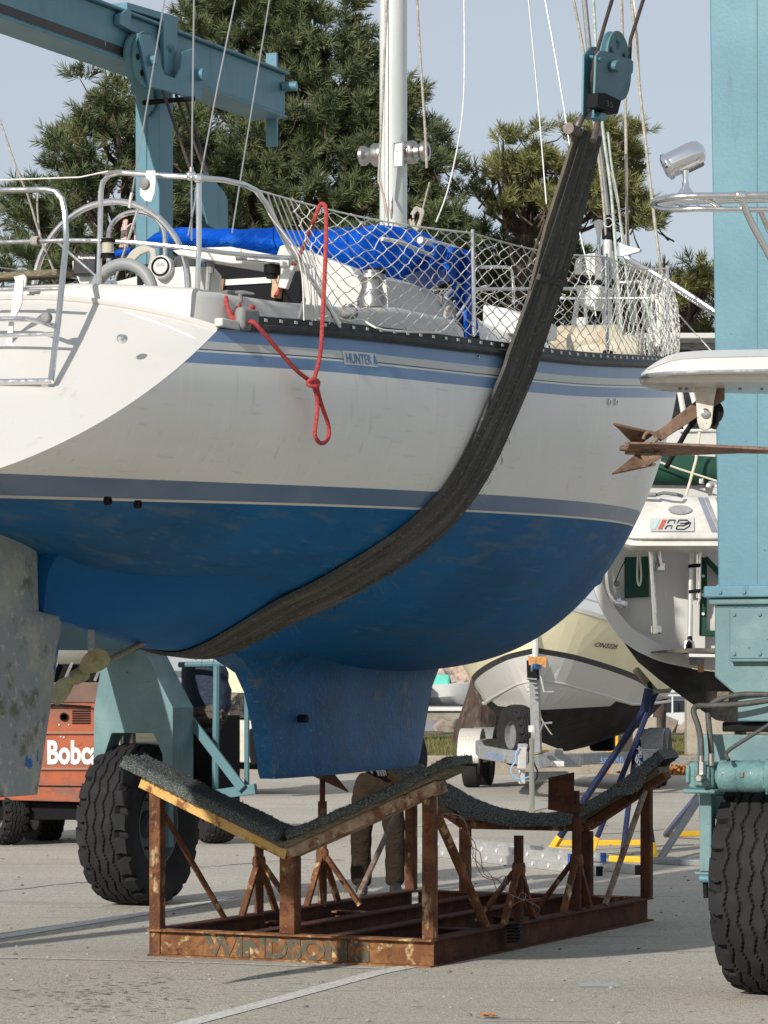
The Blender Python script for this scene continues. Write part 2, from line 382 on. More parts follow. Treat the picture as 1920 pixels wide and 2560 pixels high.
    sp = N.new('ShaderNodeMix'); sp.data_type = 'FLOAT'; Lk(math_('LESS_THAN', h, 0), sp.inputs['Factor']); sp.inputs['A'].default_value = .5; sp.inputs['B'].default_value = .22; Lk(sp.outputs[0], b.inputs['Specular IOR Level'])
    Lk(r.outputs[0], b.inputs['Roughness'])
    bt = N.new('ShaderNodeTexNoise'); bt.inputs['Scale'].default_value = 14; bt.inputs['Detail'].default_value = 8; Lk(tc.outputs['Object'], bt.inputs['Vector'])
    bp = N.new('ShaderNodeBump'); bp.inputs['Distance'].default_value = .004; bp.inputs['Strength'].default_value = .25; Lk(bt.outputs['Fac'], bp.inputs['Height']); Lk(bp.outputs[0], b.inputs['Normal'])
    return m
M_hull = hull_material()
hm = MB(); hm.v = vs; hm.f = fs
hull = hm.build('hull', M_hull, BOAT, smooth=60, fix=False)
uvl = hull.data.uv_layers.new(name='UVMap')
for lp in hull.data.loops: uvl.data[lp.index].uv = uvs[lp.vertex_index]
# transom: the sloping white stern panel between the two ends of the shell, crowned at the top
mb = MB(); P = []
for j in range(nU):
    row = []
    for k in range(25):
        q = -1 + 2 * k / 24; bb = Hf_[0, j] * q; fr = (Z_[0, j] - HZK[0]) / (HZS[0] - HZK[0])
        row.append(L(T_[0, j] - .10 * (1 - q * q) - .004, bb + DB, Z_[0, j] + (.21 * (1 - abs(q) ** 2.2)) * fr ** 2))
    P.append(row)
mb.grid(P); mb.build('transom', M_white, BOAT, smooth=60)
top_row = P[-1]
# molding line along the transom top, then the raised stern deck
mb = MB(); mb.tube([p + Vector((0, 0, .0)) - AX * .01 for p in top_row], .016, 6); mb.build('transom_moulding', M_white, BOAT); MB().tube([p - ZX * .019 - AX * .006 for p in top_row], .004, 5).build('transom_seam', M_grey, BOAT)
# skeg in front of the rudder, flaring into the bottom
def hull_low(t, b):
    b = abs(b); tt = []; zz = []
    for i in range(200):
        if _Hf[i, -1] >= b:
            tt.append(np.interp(b, _Hf[i], _T[i])); zz.append(np.interp(b, _Hf[i], _Zz[i]))
    return float(np.interp(t, tt, zz))
mb = MB(); P = []
for i in range(40):
    u = i / 39; t = -2.975 + u * 2.505; row = []
    zb = float(np.interp(t, [-3.02, -2.4, -1.7, -1.1, -.47], [2.145, 2.06, 1.965, 1.935, 1.93]))
    fw = min(1, u / .36); fw = fw * fw * (3 - 2 * fw); ht = .16 + .80 * fw; zt = hull_low(t, ht) + .025
    for side in (1, -1):
        rr = []
        for j in range(16):
            v = j / 15; hw = (.036 + .03 * v + .10 * v ** 5) * (1 - fw) + fw * (.04 + (ht - .04) * (v ** .95))
            z = zb + (zt - zb) * (v ** (1 + .25 * fw)); rr.append(L(t, side * hw + DB, z))
        row += rr if side == -1 else rr[::-1]
    P.append(row)
mb.grid(P); n0 = len(P[0])
mb.f.append(tuple(range(n0)))
M_anti = mat('blue_bottom_paint', (.003, .108, .30), .6, spec=.22, layers=[((.003, .080, .22), 1.1, .35, .7)], bump=(16, .3))
mb.build('skeg', M_anti, BOAT, smooth=50)
# keel: foil sections with a fillet into the hull
mb = MB(); P = []
lv = [(2.08, -1.55, 3.3, .62), (1.98, -1.05, 2.85, .42), (1.90, -.70, 2.6, .27), (1.82, -.50, 2.45, .18), (1.70, -.40, 2.36, .15), (1.50, -.30, 2.26, .15), (1.30, -.22, 2.15, .165), (1.20, -.19, 2.09, .175), (1.155, -.17, 2.05, .165)]
for z, t0, t1, hw in lv:
    row = []; n = 22
    def prof(x): return hw * min(1, (.35 + 2.4 * x) if x < .27 else 1) * (1 if x < .62 else math.sqrt(max(0, 1 - ((x - .62) / .38) ** 2)))
    for k in range(n): x = k / (n - 1); row.append((x, prof(x)))
    ring = [L(t0 + (t1 - t0) * x, h + DB, z + .03 * x) for x, h in row] + [L(t0 + (t1 - t0) * x, -h + DB, z + .03 * x) for x, h in row[::-1]]
    ring.append(ring[0]); P.append(ring)
mb.grid(P); mb.f.append(tuple(range((len(lv) - 1) * len(P[0]), len(lv) * len(P[0]) - 1)))
M_keel = mat('scratched_blue_keel_paint', (.004, .10, .265), .5, spec=.3, layers=[((.004, .055, .14), 3, .4, .7), ((.05, .14, .24), 30, .57, .66, (.6, 2, 2)), ((.18, .26, .34), 60, .645, .69, (1, 1.6, .6)), ((.09, .12, .13), 4, .60, .70), ((.10, .11, .11), 5, .68, .76)], bump=(24, .9, (1, 1, 1), .006))
mb.build('keel', M_keel, BOAT, smooth=40)
# through-hull fittings
for px, py in ((272, 1252), (347, 1261)):
    p = PB(px, py, 1.05); t, b, z = toL(p)
    for _ in range(4):
        b = hull_b(t, z) + DB; p = PB(px, py, b); t, _b, z = toL(p)
    MB().lathe([(.022, -.02), (.022, .008), (.014, .008), (.012, -.01)], 12, Matrix.Translation(p) @ BX.to_track_quat('Y', 'Z').to_matrix().to_4x4()).build('through_hull_fitting', M_blackm, BOAT)
def hull_pt(px, py, off=0.0):
    b = 1.6
    for _ in range(12):
        p = PB(px, py, b); t, _b, z = toL(p); nb = hull_b(t, min(max(z, 2.0), sheer(t)[1] - .001)) + DB + off; b = b * .4 + nb * .6
    return PB(px, py, b)
for px, py, r0 in ((1297, 980, .020), (1522, 1005, .022), (1538, 1005, .022), (1178, 1548, .03), (1195, 893, .012)):
    p = hull_pt(px, py, .002) if py < 1300 else None
    if p is None:
        continue
    MB().lathe([(r0, -.01), (r0, .012), (r0 * .55, .014), (r0 * .5, 0)], 14, Matrix.Translation(p) @ BX.to_track_quat('Y', 'Z').to_matrix().to_4x4()).build('vent_fitting', M_steel, BOAT)
MB().lathe([(.026, -.06), (.026, .004), (.012, .004)], 14, Matrix.Translation(L(.06, .095, 1.53)) @ BX.to_track_quat('Y', 'Z').to_matrix().to_4x4()).build('keel_bolt_recess', M_blackm, BOAT)
MB().lathe([(.025, -.01), (.022, .02), (.01, .03)], 12, Matrix.Translation(PT(306, 847, -3.98)) @ AX.to_track_quat('-Y', 'Z').to_matrix().to_4x4()).build('exhaust_fitting', M_steel, BOAT)
# rudder
mb = MB(); P = []
for z, t0, t1 in ((2.72, -3.98, -3.16), (2.63, -3.98, -3.02), (2.60, -3.98, -2.985), (2.52, -3.98, -2.98), (2.3, -3.96, -2.975), (2.16, -3.95, -2.965), (2.135, -3.95, -2.71), (2.05, -3.94, -2.725), (1.6, -3.90, -2.85), (1.16, -3.84, -2.98)):
    ring = []
    xs = [k / 13 for k in range(14)]
    pf = lambda x: .062 * math.sqrt(max(0, 1 - ((x - .62) / .38) ** 2)) if x > .62 else .008 + .054 * math.sin(x / .62 * math.pi / 2)
    ring = [L(t0 + (t1 - t0) * x, pf(x) + DB, z) for x in xs] + [L(t0 + (t1 - t0) * x, -pf(x) + DB, z) for x in xs[::-1]]; ring.append(ring[0]); P.append(ring)
mb.grid(P); k = len(P[0]); mb.f.append(tuple(range(k - 1))); mb.f.append(tuple(range((len(P) - 1) * k, len(P) * k - 1)))
M_rud = mat('mottled_grey_rudder_paint', (.25, .275, .28), .85, layers=[((.34, .345, .31), 4, .48, .60), ((.13, .14, .10), 6, .54, .66), ((.42, .42, .36), 18, .56, .68), ((.03, .13, .36), 2.4, .655, .67)], bump=(30, .4))
mb.build('rudder', M_rud, BOAT, smooth=40)
# propeller, shaft and strut
sh0 = PT(362, 1604, -1.85); sh1 = PT(196, 1690, -2.55)
dsh = (sh1 - sh0).normalized()
MB().tube([sh0, sh1], .017, 10).build('propeller_shaft', mat('shaft_metal', (.30, .26, .18), .6, .3, layers=[((.16, .13, .08), 20, .4, .7)]), BOAT)
pr = MB().lathe([(.0, -.09), (.02, -.085), (.042, -.04), (.045, .05), (.03, .07)], 16, Matrix.Translation(sh1) @ dsh.to_track_quat('-Y', 'Z').to_matrix().to_4x4()).build('propeller', M_bronze, BOAT)
for sgn in (1, -1):
    mb = MB(); P = []
    e1 = Vector((.80, 0, .60)).normalized() * sgn
    e1 = (e1 - dsh * e1.dot(dsh)).normalized(); e2 = dsh.cross(e1).normalized()
    for i in range(14):
        u = i / 13; wdt = .020 + .050 * math.sin(min(1, u * 1.12) * math.pi * .80) ** .9 if u < .93 else .035; wdt *= 1 if u < .97 else .3
        tw = R(42 - 22 * u) * 1; c = sh1 + e1 * (.03 + .22 * u); row = []
        wd = (e2 * math.cos(tw) + dsh * math.sin(tw)); th = .008 * (1 - .6 * u); nn = e1.cross(wd)
        for j in range(9):
            a = 2 * math.pi * j / 8; row.append(c + wd * (wdt * math.cos(a)) + nn * (th * math.sin(a)))
        P.append(row)
    mb.grid(P); mb.f.append(tuple(range((len(P) - 1) * 9, len(P) * 9 - 1))); mb.build('propeller_blade', M_bronze, pr)
MB().beam(PT(228, 1560, -2.42), PT(228, 1668, -2.42), .035, .05).build('shaft_strut', M_rud, BOAT)
# black perforated toe rail along the sheer
def rail_ring(t, top=.085):
    b, z = sheer(t); return b + DB, z
for side in (1, -1):
    mb = MB(); P = []
    for i in range(120):
        t = -3.2 + i * (6.15 + 3.2) / 119; b, z = sheer(t)
        pr_ = [(-.03, .0), (.014, -.004), (.028, .012), (.028, .030), (.012, .040), (.012, .078), (-.002, .082), (-.004, .04), (-.03, .035)]
        row = [L(t, side * (b + x) + DB, z + y) for x, y in pr_]; row.append(row[0]); P.append(row)
    mb.grid(P); mb.build('toe_rail', M_black, BOAT, smooth=30)
for i in range(70):
    t = -3.05 + i * .132; b, z = sheer(t); c = L(t, b + DB + .0135, z + .060)
    MB().prism([c - AX * .016 + ZX * .008, c - AX * .016 - ZX * .008, c + AX * .016 - ZX * .008, c + AX * .016 + ZX * .008], BX * -.001, BX * .002).build('rail_slot', M_white, BOAT, smooth=0)
# end cap / fairlead at the stern end of the rail
b0, z0 = sheer(-3.22)
FL = MB().box((0, 0, 0), (.06, .20, .12), Matrix.Translation(L(-3.18, b0 + DB + .002, z0 + .058)) @ LM().to_quaternion().to_matrix().to_4x4()).build('stern_fairlead', M_grey, BOAT, bevel=.02)
MB().box((0, 0, 0), (.05, .22, .045), Matrix.Translation(L(-3.36, b0 + DB - .02, z0 + .02)) @ LM().to_quaternion().to_matrix().to_4x4()).build('stern_corner_casting', M_white, BOAT, bevel=.008)
# deck
mb = MB(); P = []
for i in range(90):
    t = -3.42 + i * (6.18 + 3.42) / 89; b, z = sheer(t)
    P.append([L(t, b * q + DB, z + .01 + .06 * (1 - q * q)) for q in [-1 + k / 8 for k in range(17)]])
mb.grid(P); mb.build('deck', M_white, BOAT, smooth=60)
# maker's name on the stripe
def on_hull(t0, d0, off=.004):
    def f(u, v):
        t = t0 + u; b, z = sheer(t); zz = z - d0 + v; return L(t, hull_b(t, zz) + DB + off, zz)
    return f
tn = sheer_t(848); wn = sheer_t(932) - tn
mb = MB(); g = on_hull(tn, .148, .003); mb.grid([[g(wn * i / 12, v) for v in (0, .025, .05, .076)] for i in range(13)]); mb.build('name_plate', M_whitep, BOAT)
fN = on_hull(tn + .02, .138, .006)
o = textmesh('HUNTER', .078, M_letter_b, 'name_lettering', BOAT, lambda u, v: fN(u, v), bold=.0012, narrow=.80)

mb = MB(); u0 = wn - .070
mb.add([fN(u0 + x, y) for x, y in ((.030, .062), (.017, .040), (.023, .040), (.010, .020), (.019, .020), (.006, .006), (.026, .006), (.026, -.006), (.034, -.006), (.034, .006), (.054, .006), (.041, .020), (.050, .020), (.037, .040), (.043, .040))], [tuple(range(15))])
mb.build('name_emblem', M_letter_b, BOAT, smooth=0)
# ------------------------------------------------------------------ ground, water, markings
M_asph = mat('asphalt', (.49, .45, .38), .95, layers=[((.41, .38, .33), .45, .42, .62), ((.34, .31, .255), 20, .48, .60), ((.60, .56, .48), 30, .55, .64), ((.33, .30, .255), 1.3, .54, .70, (.35, 1.6, 1), 8), ((.60, .56, .48), 60, .5, .72), ((.20, .185, .155), 95, .56, .70), ((.15, .14, .125), 2.6, .640, .665, (.22, 3.2, 1), 10), ((.62, .58, .5), 30, .66, .72)], bump=(70, .7, (1, 1, 1), .02))
def slab(name, xs, ys, z, m, zf=None, nx=1, ny=1, **k):
    mb = MB(); P = []
    for i in range(nx + 1):
        P.append([Vector((xs[0] + (xs[1] - xs[0]) * i / nx, ys[0] + (ys[1] - ys[0]) * j / ny, (zf(xs[0] + (xs[1] - xs[0]) * i / nx, ys[0] + (ys[1] - ys[0]) * j / ny) if zf else z))) for j in range(ny + 1)])
    mb.grid(P); o = mb.build(name, m, **k)
    if o.data.polygons[0].normal.z < 0: o.data.flip_normals()
    return o
slab('ground', (-150, 150), (-60, 55.8), 0, M_asph, kind='structure')
M_paint = mat('worn_road_paint', (.66, .64, .60), .9, layers=[((.43, .395, .335), 26, .48, .60, (1, 1, 1), 9), ((.52, .5, .46), 6, .5, .7)])
def stripe(pts, w_, z=.004):
    mb = MB(); Q = [PZ(x, y, z) for x, y in pts]; row = []
    for i, p in enumerate(Q):
        d = (Q[min(i + 1, len(Q) - 1)] - Q[max(i - 1, 0)]).normalized(); nn = Vector((-d.y, d.x, 0)); row.append([p + nn * w_ / 2, p - nn * w_ / 2])
    mb.grid(row); return mb.build('painted_line', M_paint, kind='structure')
stripe([(-60, 2351), (250, 2301), (420, 2273), (570, 2242)], .16)
stripe([(-60, 2392), (400, 2402), (700, 2413), (960, 2421)], .05)
stripe([(440, 2566), (700, 2497), (940, 2432), (1110, 2398)], .13)
stripe([(990, 2068), (1200, 2052)], .16)
slab('faded_blue_paint_patch', (0, 1), (0, 1), .003, mat('faded_blue_paint', (.38, .39, .43), .9, layers=[((.43, .395, .335), 18, .45, .6)]), kind='structure').matrix_world = Matrix.Translation(PZ(1450, 2468, 0)) @ Matrix.Diagonal((.24, .26, 1, 1))
M_crk = mat('asphalt_crack', (.10, .09, .075), 1.0)
r_ = random.Random(21)
def crack(pts, w_=.012):
    Q = []; 
    for (x0, y0), (x1, y1) in zip(pts[:-1], pts[1:]):
        for k in range(8): u = k / 8; Q.append(PZ(x0 + (x1 - x0) * u, y0 + (y1 - y0) * u + r_.uniform(-1.6, 1.6), .003))
    mb = MB(); mb.grid([[q + Vector((0, w_ * r_.uniform(.3, 1.6), 0)), q - Vector((0, w_ * r_.uniform(.3, 1.6), 0))] for q in Q]); mb.build('pavement_crack', M_crk, kind='structure', smooth=0)
crack([(-40, 2232), (110, 2215), (240, 2203)], .03); crack([(490, 2168), (600, 2160), (760, 2148), (880, 2150)], .02); crack([(1170, 2055), (1330, 2045), (1500, 2062)], .03); crack([(640, 2098), (760, 2092)], .03); crack([(1500, 2085), (1700, 2072)], .04); crack([(1560, 2120), (1760, 2108)], .03)
mb = MB()
for _ in range(520):
    if r_.random() < .6: x, y = r_.gauss(230, 170), r_.gauss(2488, 30)
    else: x, y = r_.uniform(0, 1750), r_.uniform(2180, 2555)
    p = PZ(x, y, .0035); n_ = 7; ww = abs(r_.gauss(.016, .012)) + .005; hh = r_.uniform(.005, .014)
    mb.add([p + Vector((ww * math.cos(a) * r_.uniform(.6, 1.2), hh * math.sin(a) * r_.uniform(.5, 1.2), 0)) for a in [k * 2 * math.pi / n_ for k in range(n_)]], [tuple(range(n_))])
mb.build('asphalt_pitting', mat('dark_pits', (.22, .20, .17), 1.0), smooth=0, kind='structure')
# kerb, grass bank, rocks, water
M_kerb = mat('kerb_concrete', (.30, .26, .20), .95, layers=[((.22, .19, .15), 2, .4, .7), ((.36, .32, .26), 20, .5, .7)], bump=(30, .4))
MB().box((0, 55.98, .15), (300, .36, .34)).build('kerb', M_kerb, bevel=.03, kind='structure')
def bankz(x, y): return .25 + (y - 56) / 14 * .22 + .05 * mnoise.noise(Vector((x * .5, y * .5, 0))) - max(0, y - 70) * .45
slab('grass_bank', (-150, 150), (56.1, 76), 0, mat('bank_soil', (.09, .085, .04), .95, layers=[((.15, .13, .06), 2, .4, .7)]), zf=bankz, nx=240, ny=30, kind='structure')
M_grass = mat('grass_blades', (.12, .12, .035), .9, layers=[((.20, .17, .07), 1.2, .4, .65), ((.07, .09, .02), 5, .5, .7)])
def grass():
    r = np.random.default_rng(3); n = 26000
    x = r.uniform(-1.5, 7.5, n); y = r.uniform(56.3, 66, n); h = r.uniform(.03, .10, n); a = r.uniform(0, 6.28, n)
    z = .25 + (y - 56) / 14 * .22 - .02; v = np.zeros((n, 3, 3)); w_ = .012
    v[:, 0] = np.stack([x - np.cos(a) * w_, y - np.sin(a) * w_, z], 1); v[:, 1] = np.stack([x + np.cos(a) * w_, y + np.sin(a) * w_, z], 1)
    v[:, 2] = np.stack([x + r.normal(0, .03, n), y + r.normal(0, .03, n), z + h + .03], 1)
    me = bpy.data.meshes.new('grass'); me.from_pydata(v.reshape(-1, 3).tolist(), [], np.arange(3 * n).reshape(-1, 3).tolist()); me.materials.append(M_grass)
    o = bpy.data.objects.new('grass', me); COL.objects.link(o); tag(o, 'patchy yellow green grass on the bank behind the kerb', 'grass', kind='stuff')
grass()
def rocks(name, xs, ys, zf, n, sz, m, label, seed):
    r = random.Random(seed); mb = MB(); bm = bmesh.new(); bmesh.ops.create_icosphere(bm, subdivisions=1, radius=1); V = [v.co.copy() for v in bm.verts]; Fq = [[v.index for v in f.verts] for f in bm.faces]; bm.free()
    for _ in range(n):
        x = r.uniform(*xs); y = r.uniform(*ys); s = r.uniform(*sz); q = Quaternion((r.gauss(0, 1), r.gauss(0, 1), r.gauss(0, 1), r.gauss(0, 1))).normalized()
        mb.add([q @ Vector((v.x * s * 1.3, v.y * s, v.z * s * .75)) * (1 + .25 * mnoise.noise(v * 2 + Vector((x, y, 0)))) + Vector((x, y, zf(x, y))) for v in V], Fq)
    return mb.build(name, m, smooth=0, label=label, cat='rocks', kind='stuff')
M_rock = mat('grey_brown_rock', (.25, .21, .17), .9, layers=[((.38, .32, .25), 1.5, .45, .65), ((.12, .10, .085), 4, .5, .7)], bump=(12, .6))
M_rockp = mat('pinkish_breakwater_rock', (.42, .31, .24), .9, layers=[((.52, .42, .34), .8, .45, .65), ((.18, .13, .10), 1.2, .5, .7)], bump=(3, .6))
rocks('bank_rocks', (-3, 13), (69, 75), lambda x, y: bankz(x, y) + .05, 260, (.12, .38), M_rock, 'rough boulders along the water edge behind the grass', 5)
rocks('breakwater_rocks', (-6, 28), (178, 186), lambda x, y: -1 + (y - 178) * .33, 900, (.3, .75), M_rockp, 'pinkish boulders of the distant breakwater across the water', 6)
M_water = mat('lake_water', (.035, .06, .10), .18, layers=[((.06, .10, .16), .6, .45, .6, (.3, 2, 1))], bump=(1.2, .5, (.35, 1.6, 1), .25))
slab('water', (-1500, 1500), (71, 4000), -1.0, M_water, kind='structure')
def hillz(x, y): return -1.5 + 6 * max(0, math.sin((y - 900) / 500 * math.pi)) * (.8 + .3 * math.sin(x * .013) + .2 * math.sin(x * .031 + 1))
slab('far_shore', (-1500, 1500), (900, 1400), 0, mat('far_shore_green', (.10, .12, .10), .95), zf=hillz, nx=150, ny=8, kind='structure')
# dock, boats on the water
M_deckw = mat('grey_dock_timber', (.30, .27, .20), .9, layers=[((.20, .18, .13), 3, .4, .7)])
dk = thing('floating_dock', 'low timber dock with a white edge board lying across the water', 'dock', Vector((8, 120, 0)))
MB().box((8, 121, .15), (40, 2.4, .5)).build('dock_deck', M_deckw, dk); MB().box((8, 119.7, .32), (40, .12, .14)).build('edge_board', M_whitep, dk)
for i in range(9): MB().box((-9 + i * 4.3, 119.9, -.5), (.9, .5, .8)).build('dock_float', M_blackm, dk)
def small_boat(name, lab, x, y, z, ln, m1, m2, rail=False):
    b_ = thing(name, lab, 'boat', Vector((x, y, z)))
    mb = MB(); P = []
    for i in range(13):
        u = i / 12; hw = .95 * (1 - max(0, (u - .45) / .55) ** 2.2) + .02; P.append([Vector((x - ln / 2 + ln * u, y + q * hw, z + h + .18 * u)) for q, h in ((0, -.35), (.6, -.2), (.95, .15), (1, .62), (.9, .64), (-.9, .64), (-1, .62), (-.95, .15), (-.6, -.2), (0, -.35))])
    mb.grid(P); mb.build('hull', m1, b_); MB().box((x - ln * .05, y, z + .85), (ln * .3, 1.1, .5)).build('cabin', m2, b_, bevel=.1)
    if rail:
        for k in range(6): MB().tube([(x - ln * .4 + k * ln * .16, y - .9, z + .6), (x - ln * .4 + k * ln * .16, y - .9, z + 1.25)], .03, 6).build('rail_post', M_whitep, b_)
        MB().tube([(x - ln * .42, y - .9, z + 1.25), (x + ln * .42, y - .9, z + 1.25)], .03, 6).build('top_rail', M_whitep, b_)
    return b_
p = PY(1105, 1762, 124)
small_boat('moored_boat', 'small boat with turquoise cover moored beyond the dock left of the tree trunk', p.x, p.y, .5, 3.0, M_whitep, mat('turquoise_cover', (.12, .52, .42), .8))
MB().box((p.x - .75, p.y - 1.2, p.z + .38), (.55, .5, .75)).build('dock_box', M_blackm, origin=Vector((p.x - .75, p.y - 1.2, p.z)), label='black storage box standing on the dock left of the tree trunk', cat='box', bevel=.03)
small_boat('moored_boat', 'white boat with thin white rails on the water left of the concrete pillar', 9.35, 100, -.25, 5.2, M_whitep, M_tint, True)
small_boat('moored_boat', 'distant white boat moored below the dark yacht bottom right of the stand', 15.4, 150, .55, 5.5, M_whitep, M_tint)
p = PY(1715, 1905, 57.2)
MB().box((p.x + .42, 57.2, .95), (.85, .5, 2.2)).build('concrete_pillar', M_concrete, origin=Vector((p.x + .42, 57.2, 0)), bevel=.02, label='tall beige concrete pillar behind the kerb next to the lift leg', cat='pillar')
MB().box((3.55, 57.0, .5), (2.6, .5, .95)).build('concrete_block', M_concrete, origin=Vector((3.55, 57, 0)), bevel=.03, label='low beige concrete block wall behind the trailer boat', cat='wall')
MB().box((4.02, 56.4, .75), (.22, .2, 1.0)).build('yellow_post', M_yellow, origin=Vector((4.02, 56.4, 0)), bevel=.02, label='short yellow guard post behind the black outboard', cat='post')
# fallen leaves
M_leaf = mat('dry_orange_leaf', (.42, .17, .04), .8, layers=[((.25, .09, .02), 40, .45, .6)])
def leaf(c, s, rot, lab):
    mb = MB(); pts = []
    for k in range(15):
        a = 2 * math.pi * k / 15; r_ = s * (1 if k % 3 == 0 else .62 if k % 3 == 1 else .5); pts.append((r_ * math.cos(a), r_ * math.sin(a), .012 + .35 * s * math.sin(a * 2 + rot) ** 2))
    mb.add([(0, 0, .01)] + pts, [(0, 1 + k, 1 + (k + 1) % 15) for k in range(15)], Matrix.Translation(c) @ Matrix.Rotation(rot, 4, 'Z'))
    return mb.build('fallen_leaf', M_leaf, origin=c, smooth=0, label=lab, cat='leaf')
leaf(PZ(1222, 2546, 0), .055, .3, 'curled orange maple leaf lying alone on the near asphalt')
def litter():
    mb = MB(); r = random.Random(4)
    for _ in range(420):
        c = Vector((5.6 + r.gauss(0, .55), 55.6 - abs(r.gauss(0, .18)), .03 + r.random() * .1)); q = Quaternion((r.gauss(0, 1), r.gauss(0, 1), r.gauss(0, 1), r.gauss(0, 1))).normalized()
        mb.add([c + q @ Vector(v) * r.uniform(.05, .1) for v in ((-1, 0, 0), (0, .6, .1), (1, 0, 0), (0, -.6, .1))], [(0, 1, 2, 3)])
    mb.build('leaf_litter', M_leaf, smooth=0, label='drift of brown leaves piled along the kerb by the pillar', cat='leaves', kind='stuff')
litter()
def pebbles():
    r = random.Random(9); bm = bmesh.new(); bmesh.ops.create_icosphere(bm, subdivisions=1, radius=1); V = [v.co.copy() for v in bm.verts]; Fq = [[v.index for v in f.verts] for f in bm.faces]; bm.free(); mb = MB()
    for _ in range(420):
        y = r.uniform(16.6, 40); x = r.uniform(-.13, .13) * y; s = r.uniform(.004, .014)
        mb.add([Vector((x + v.x * s * 1.4, y + v.y * s, s * .4 + v.z * s * .8)) for v in V], Fq)
    mb.build('gravel_bits', mat('loose_gravel', (.34, .31, .27), .9, layers=[((.12, .1, .09), 1.5, .45, .6)]), smooth=0, label='loose gravel bits scattered over the asphalt', cat='gravel', kind='stuff')
pebbles()
# ------------------------------------------------------------------ tyres
def lug_tyre(mb, rad, wid, M, nt_=540, nw=56, rin=.30, seed=0):
    "zigzag grooved block tyre about local Y"
    P = []
    tri = lambda x: 2 * abs(2 * (x - math.floor(x + .5))) - 1
    for i in range(nt_):
        th = 2 * math.pi * i / nt_; row = []
        for j in range(nw + 1):
            q = -1 + 2 * j / nw; x = q * wid / 2
            r_ = rad - .022 * abs(q) ** 3
            d = 0
            for c, ph in ((-.17, 0), (.17, .0), (-.50, .5), (.50, .5)):
                if abs(q - c - .055 * tri(th * 21 / (2 * math.pi) + ph)) < .030: d = .018
            if abs(q) > .60:
                s_ = th * 21 / (2 * math.pi) + (.5 if q > 0 else 0) + .12 * math.sin(q * 6); f_ = s_ - math.floor(s_)
                if f_ < .30: d = max(d, .042 * min(1, (abs(q) - .60) / .12))
            row.append((r_ - d, x, th))
        side = []
        for k in range(1, 9):
            u = k / 8; rr = rad - .022 - (rad - .022 - rin) * u; xx = wid / 2 * (1.0 + .10 * math.sin(u * math.pi * .9) - .25 * u ** 2)
            s_ = th * 21 / (2 * math.pi); f_ = s_ - math.floor(s_); 
            if k == 1: s2 = s_ + .5; d2 = .022 if (s2 - math.floor(s2)) < .26 else 0; rr0 = rr - d2 * .6
            side.append((rr, xx))
        full = [(r_, -x_) for r_, x_ in side[::-1]] + [(r_, x_) for r_, x_, _ in row] + side
        P.append([Vector((r_ * math.cos(th), x_, r_ * math.sin(th))) for r_, x_ in full])
    mb.grid(P, M, closeu=True); return mb
M_rim = mat('dirty_grey_rim', (.13, .15, .16), .6, layers=[((.08, .09, .10), 5, .4, .7)])
def wheel(parent, c, rad, wid, M_rot, name='wheel', m_rim=None, rin=None):
    "wheel part with tyre and rim; local Y of M_rot is the axle"
    M = Matrix.Translation(c) @ M_rot; rin = rin or rad * .5
    hub = MB().lathe([(.02, -wid * .30), (.10, -wid * .30), (.10, -wid * .12), (rin * .9, -wid * .05), (rin * .97, -wid * .42), (rin, -wid * .42), (rin, wid * .42), (rin * .97, wid * .42), (rin * .9, wid * .10), (.11, wid * .16), (.11, wid * .34), (.02, wid * .34)], 32, M).build(name, m_rim or M_rim, parent)
    lug_tyre(MB(), rad, wid, M, rin=rin).build('tyre', M_tyre, hub, smooth=28)
    for k in range(8):
        a = k * math.pi / 4
        for s in (1, -1): MB().lathe([(.014, wid * .1 * s), (.014, wid * .22 * s), (.001, wid * .22 * s)], 6, M @ Matrix.Translation((math.cos(a) * rin * .6, 0, math.sin(a) * rin * .6))).build('wheel_bolt', m_rim or M_rim, hub)
    return hub
# ------------------------------------------------------------------ rusty cradle
CR = thing('boat_cradle', 'rusty steel boat cradle with grey carpet pads standing on the asphalt', 'cradle', LM(0, 0, 0))
def cbeam(name, a, b_, m, h=.172, w_=.11, out=1, parent=CR):
    "steel channel: web and two flanges"
    a = Vector(a); b_ = Vector(b_); mb = MB(); f = .012
    d = (b_ - a).normalized(); s = d.cross(ZX)
    mb.beam(a + ZX * h / 2, b_ + ZX * h / 2, .012, h - 2 * f)
    mb.beam(a + ZX * f / 2 + s * 0, b_ + ZX * f / 2, w_, f); mb.beam(a + ZX * (h - f / 2), b_ + ZX * (h - f / 2), w_, f)
    return mb.build(name, m, parent, smooth=0)
cbeam('front_beam', L(0, -.99), L(0, 1.0), mat('orange_rusty_steel', (.15, .065, .03), .85, spec=.2, layers=[((.29, .14, .055), 6, .42, .6), ((.09, .04, .022), 12, .52, .66), ((.50, .38, .19), 10, .57, .66, (1, 1, 1), 9)], bump=(70, .5)))
for s in (-1, 1): cbeam('side_beam', L(.062, s * .945), L(4.0, s * .945), M_rustd)
cbeam('middle_beam', L(.062, -.28), L(3.94, -.28), M_rustd); cbeam('middle_beam', L(.062, .30), L(3.94, .30), M_rustd)
cbeam('rear_beam', L(4.0, -.885), L(4.0, .885), M_rust)
for t, m in ((1.45, M_rustd), (2.5, M_rust)):
    cbeam('cross_beam', L(t, -.885), L(t, -.34), m, h=.12); cbeam('cross_beam', L(t, .36), L(t, .885), M_rustd, h=.12)
MB().box((0, 0, 0), (.10, .012, .03), Matrix.Translation(L(-.02, .25, -.0))).build('shim', M_rustd, CR)
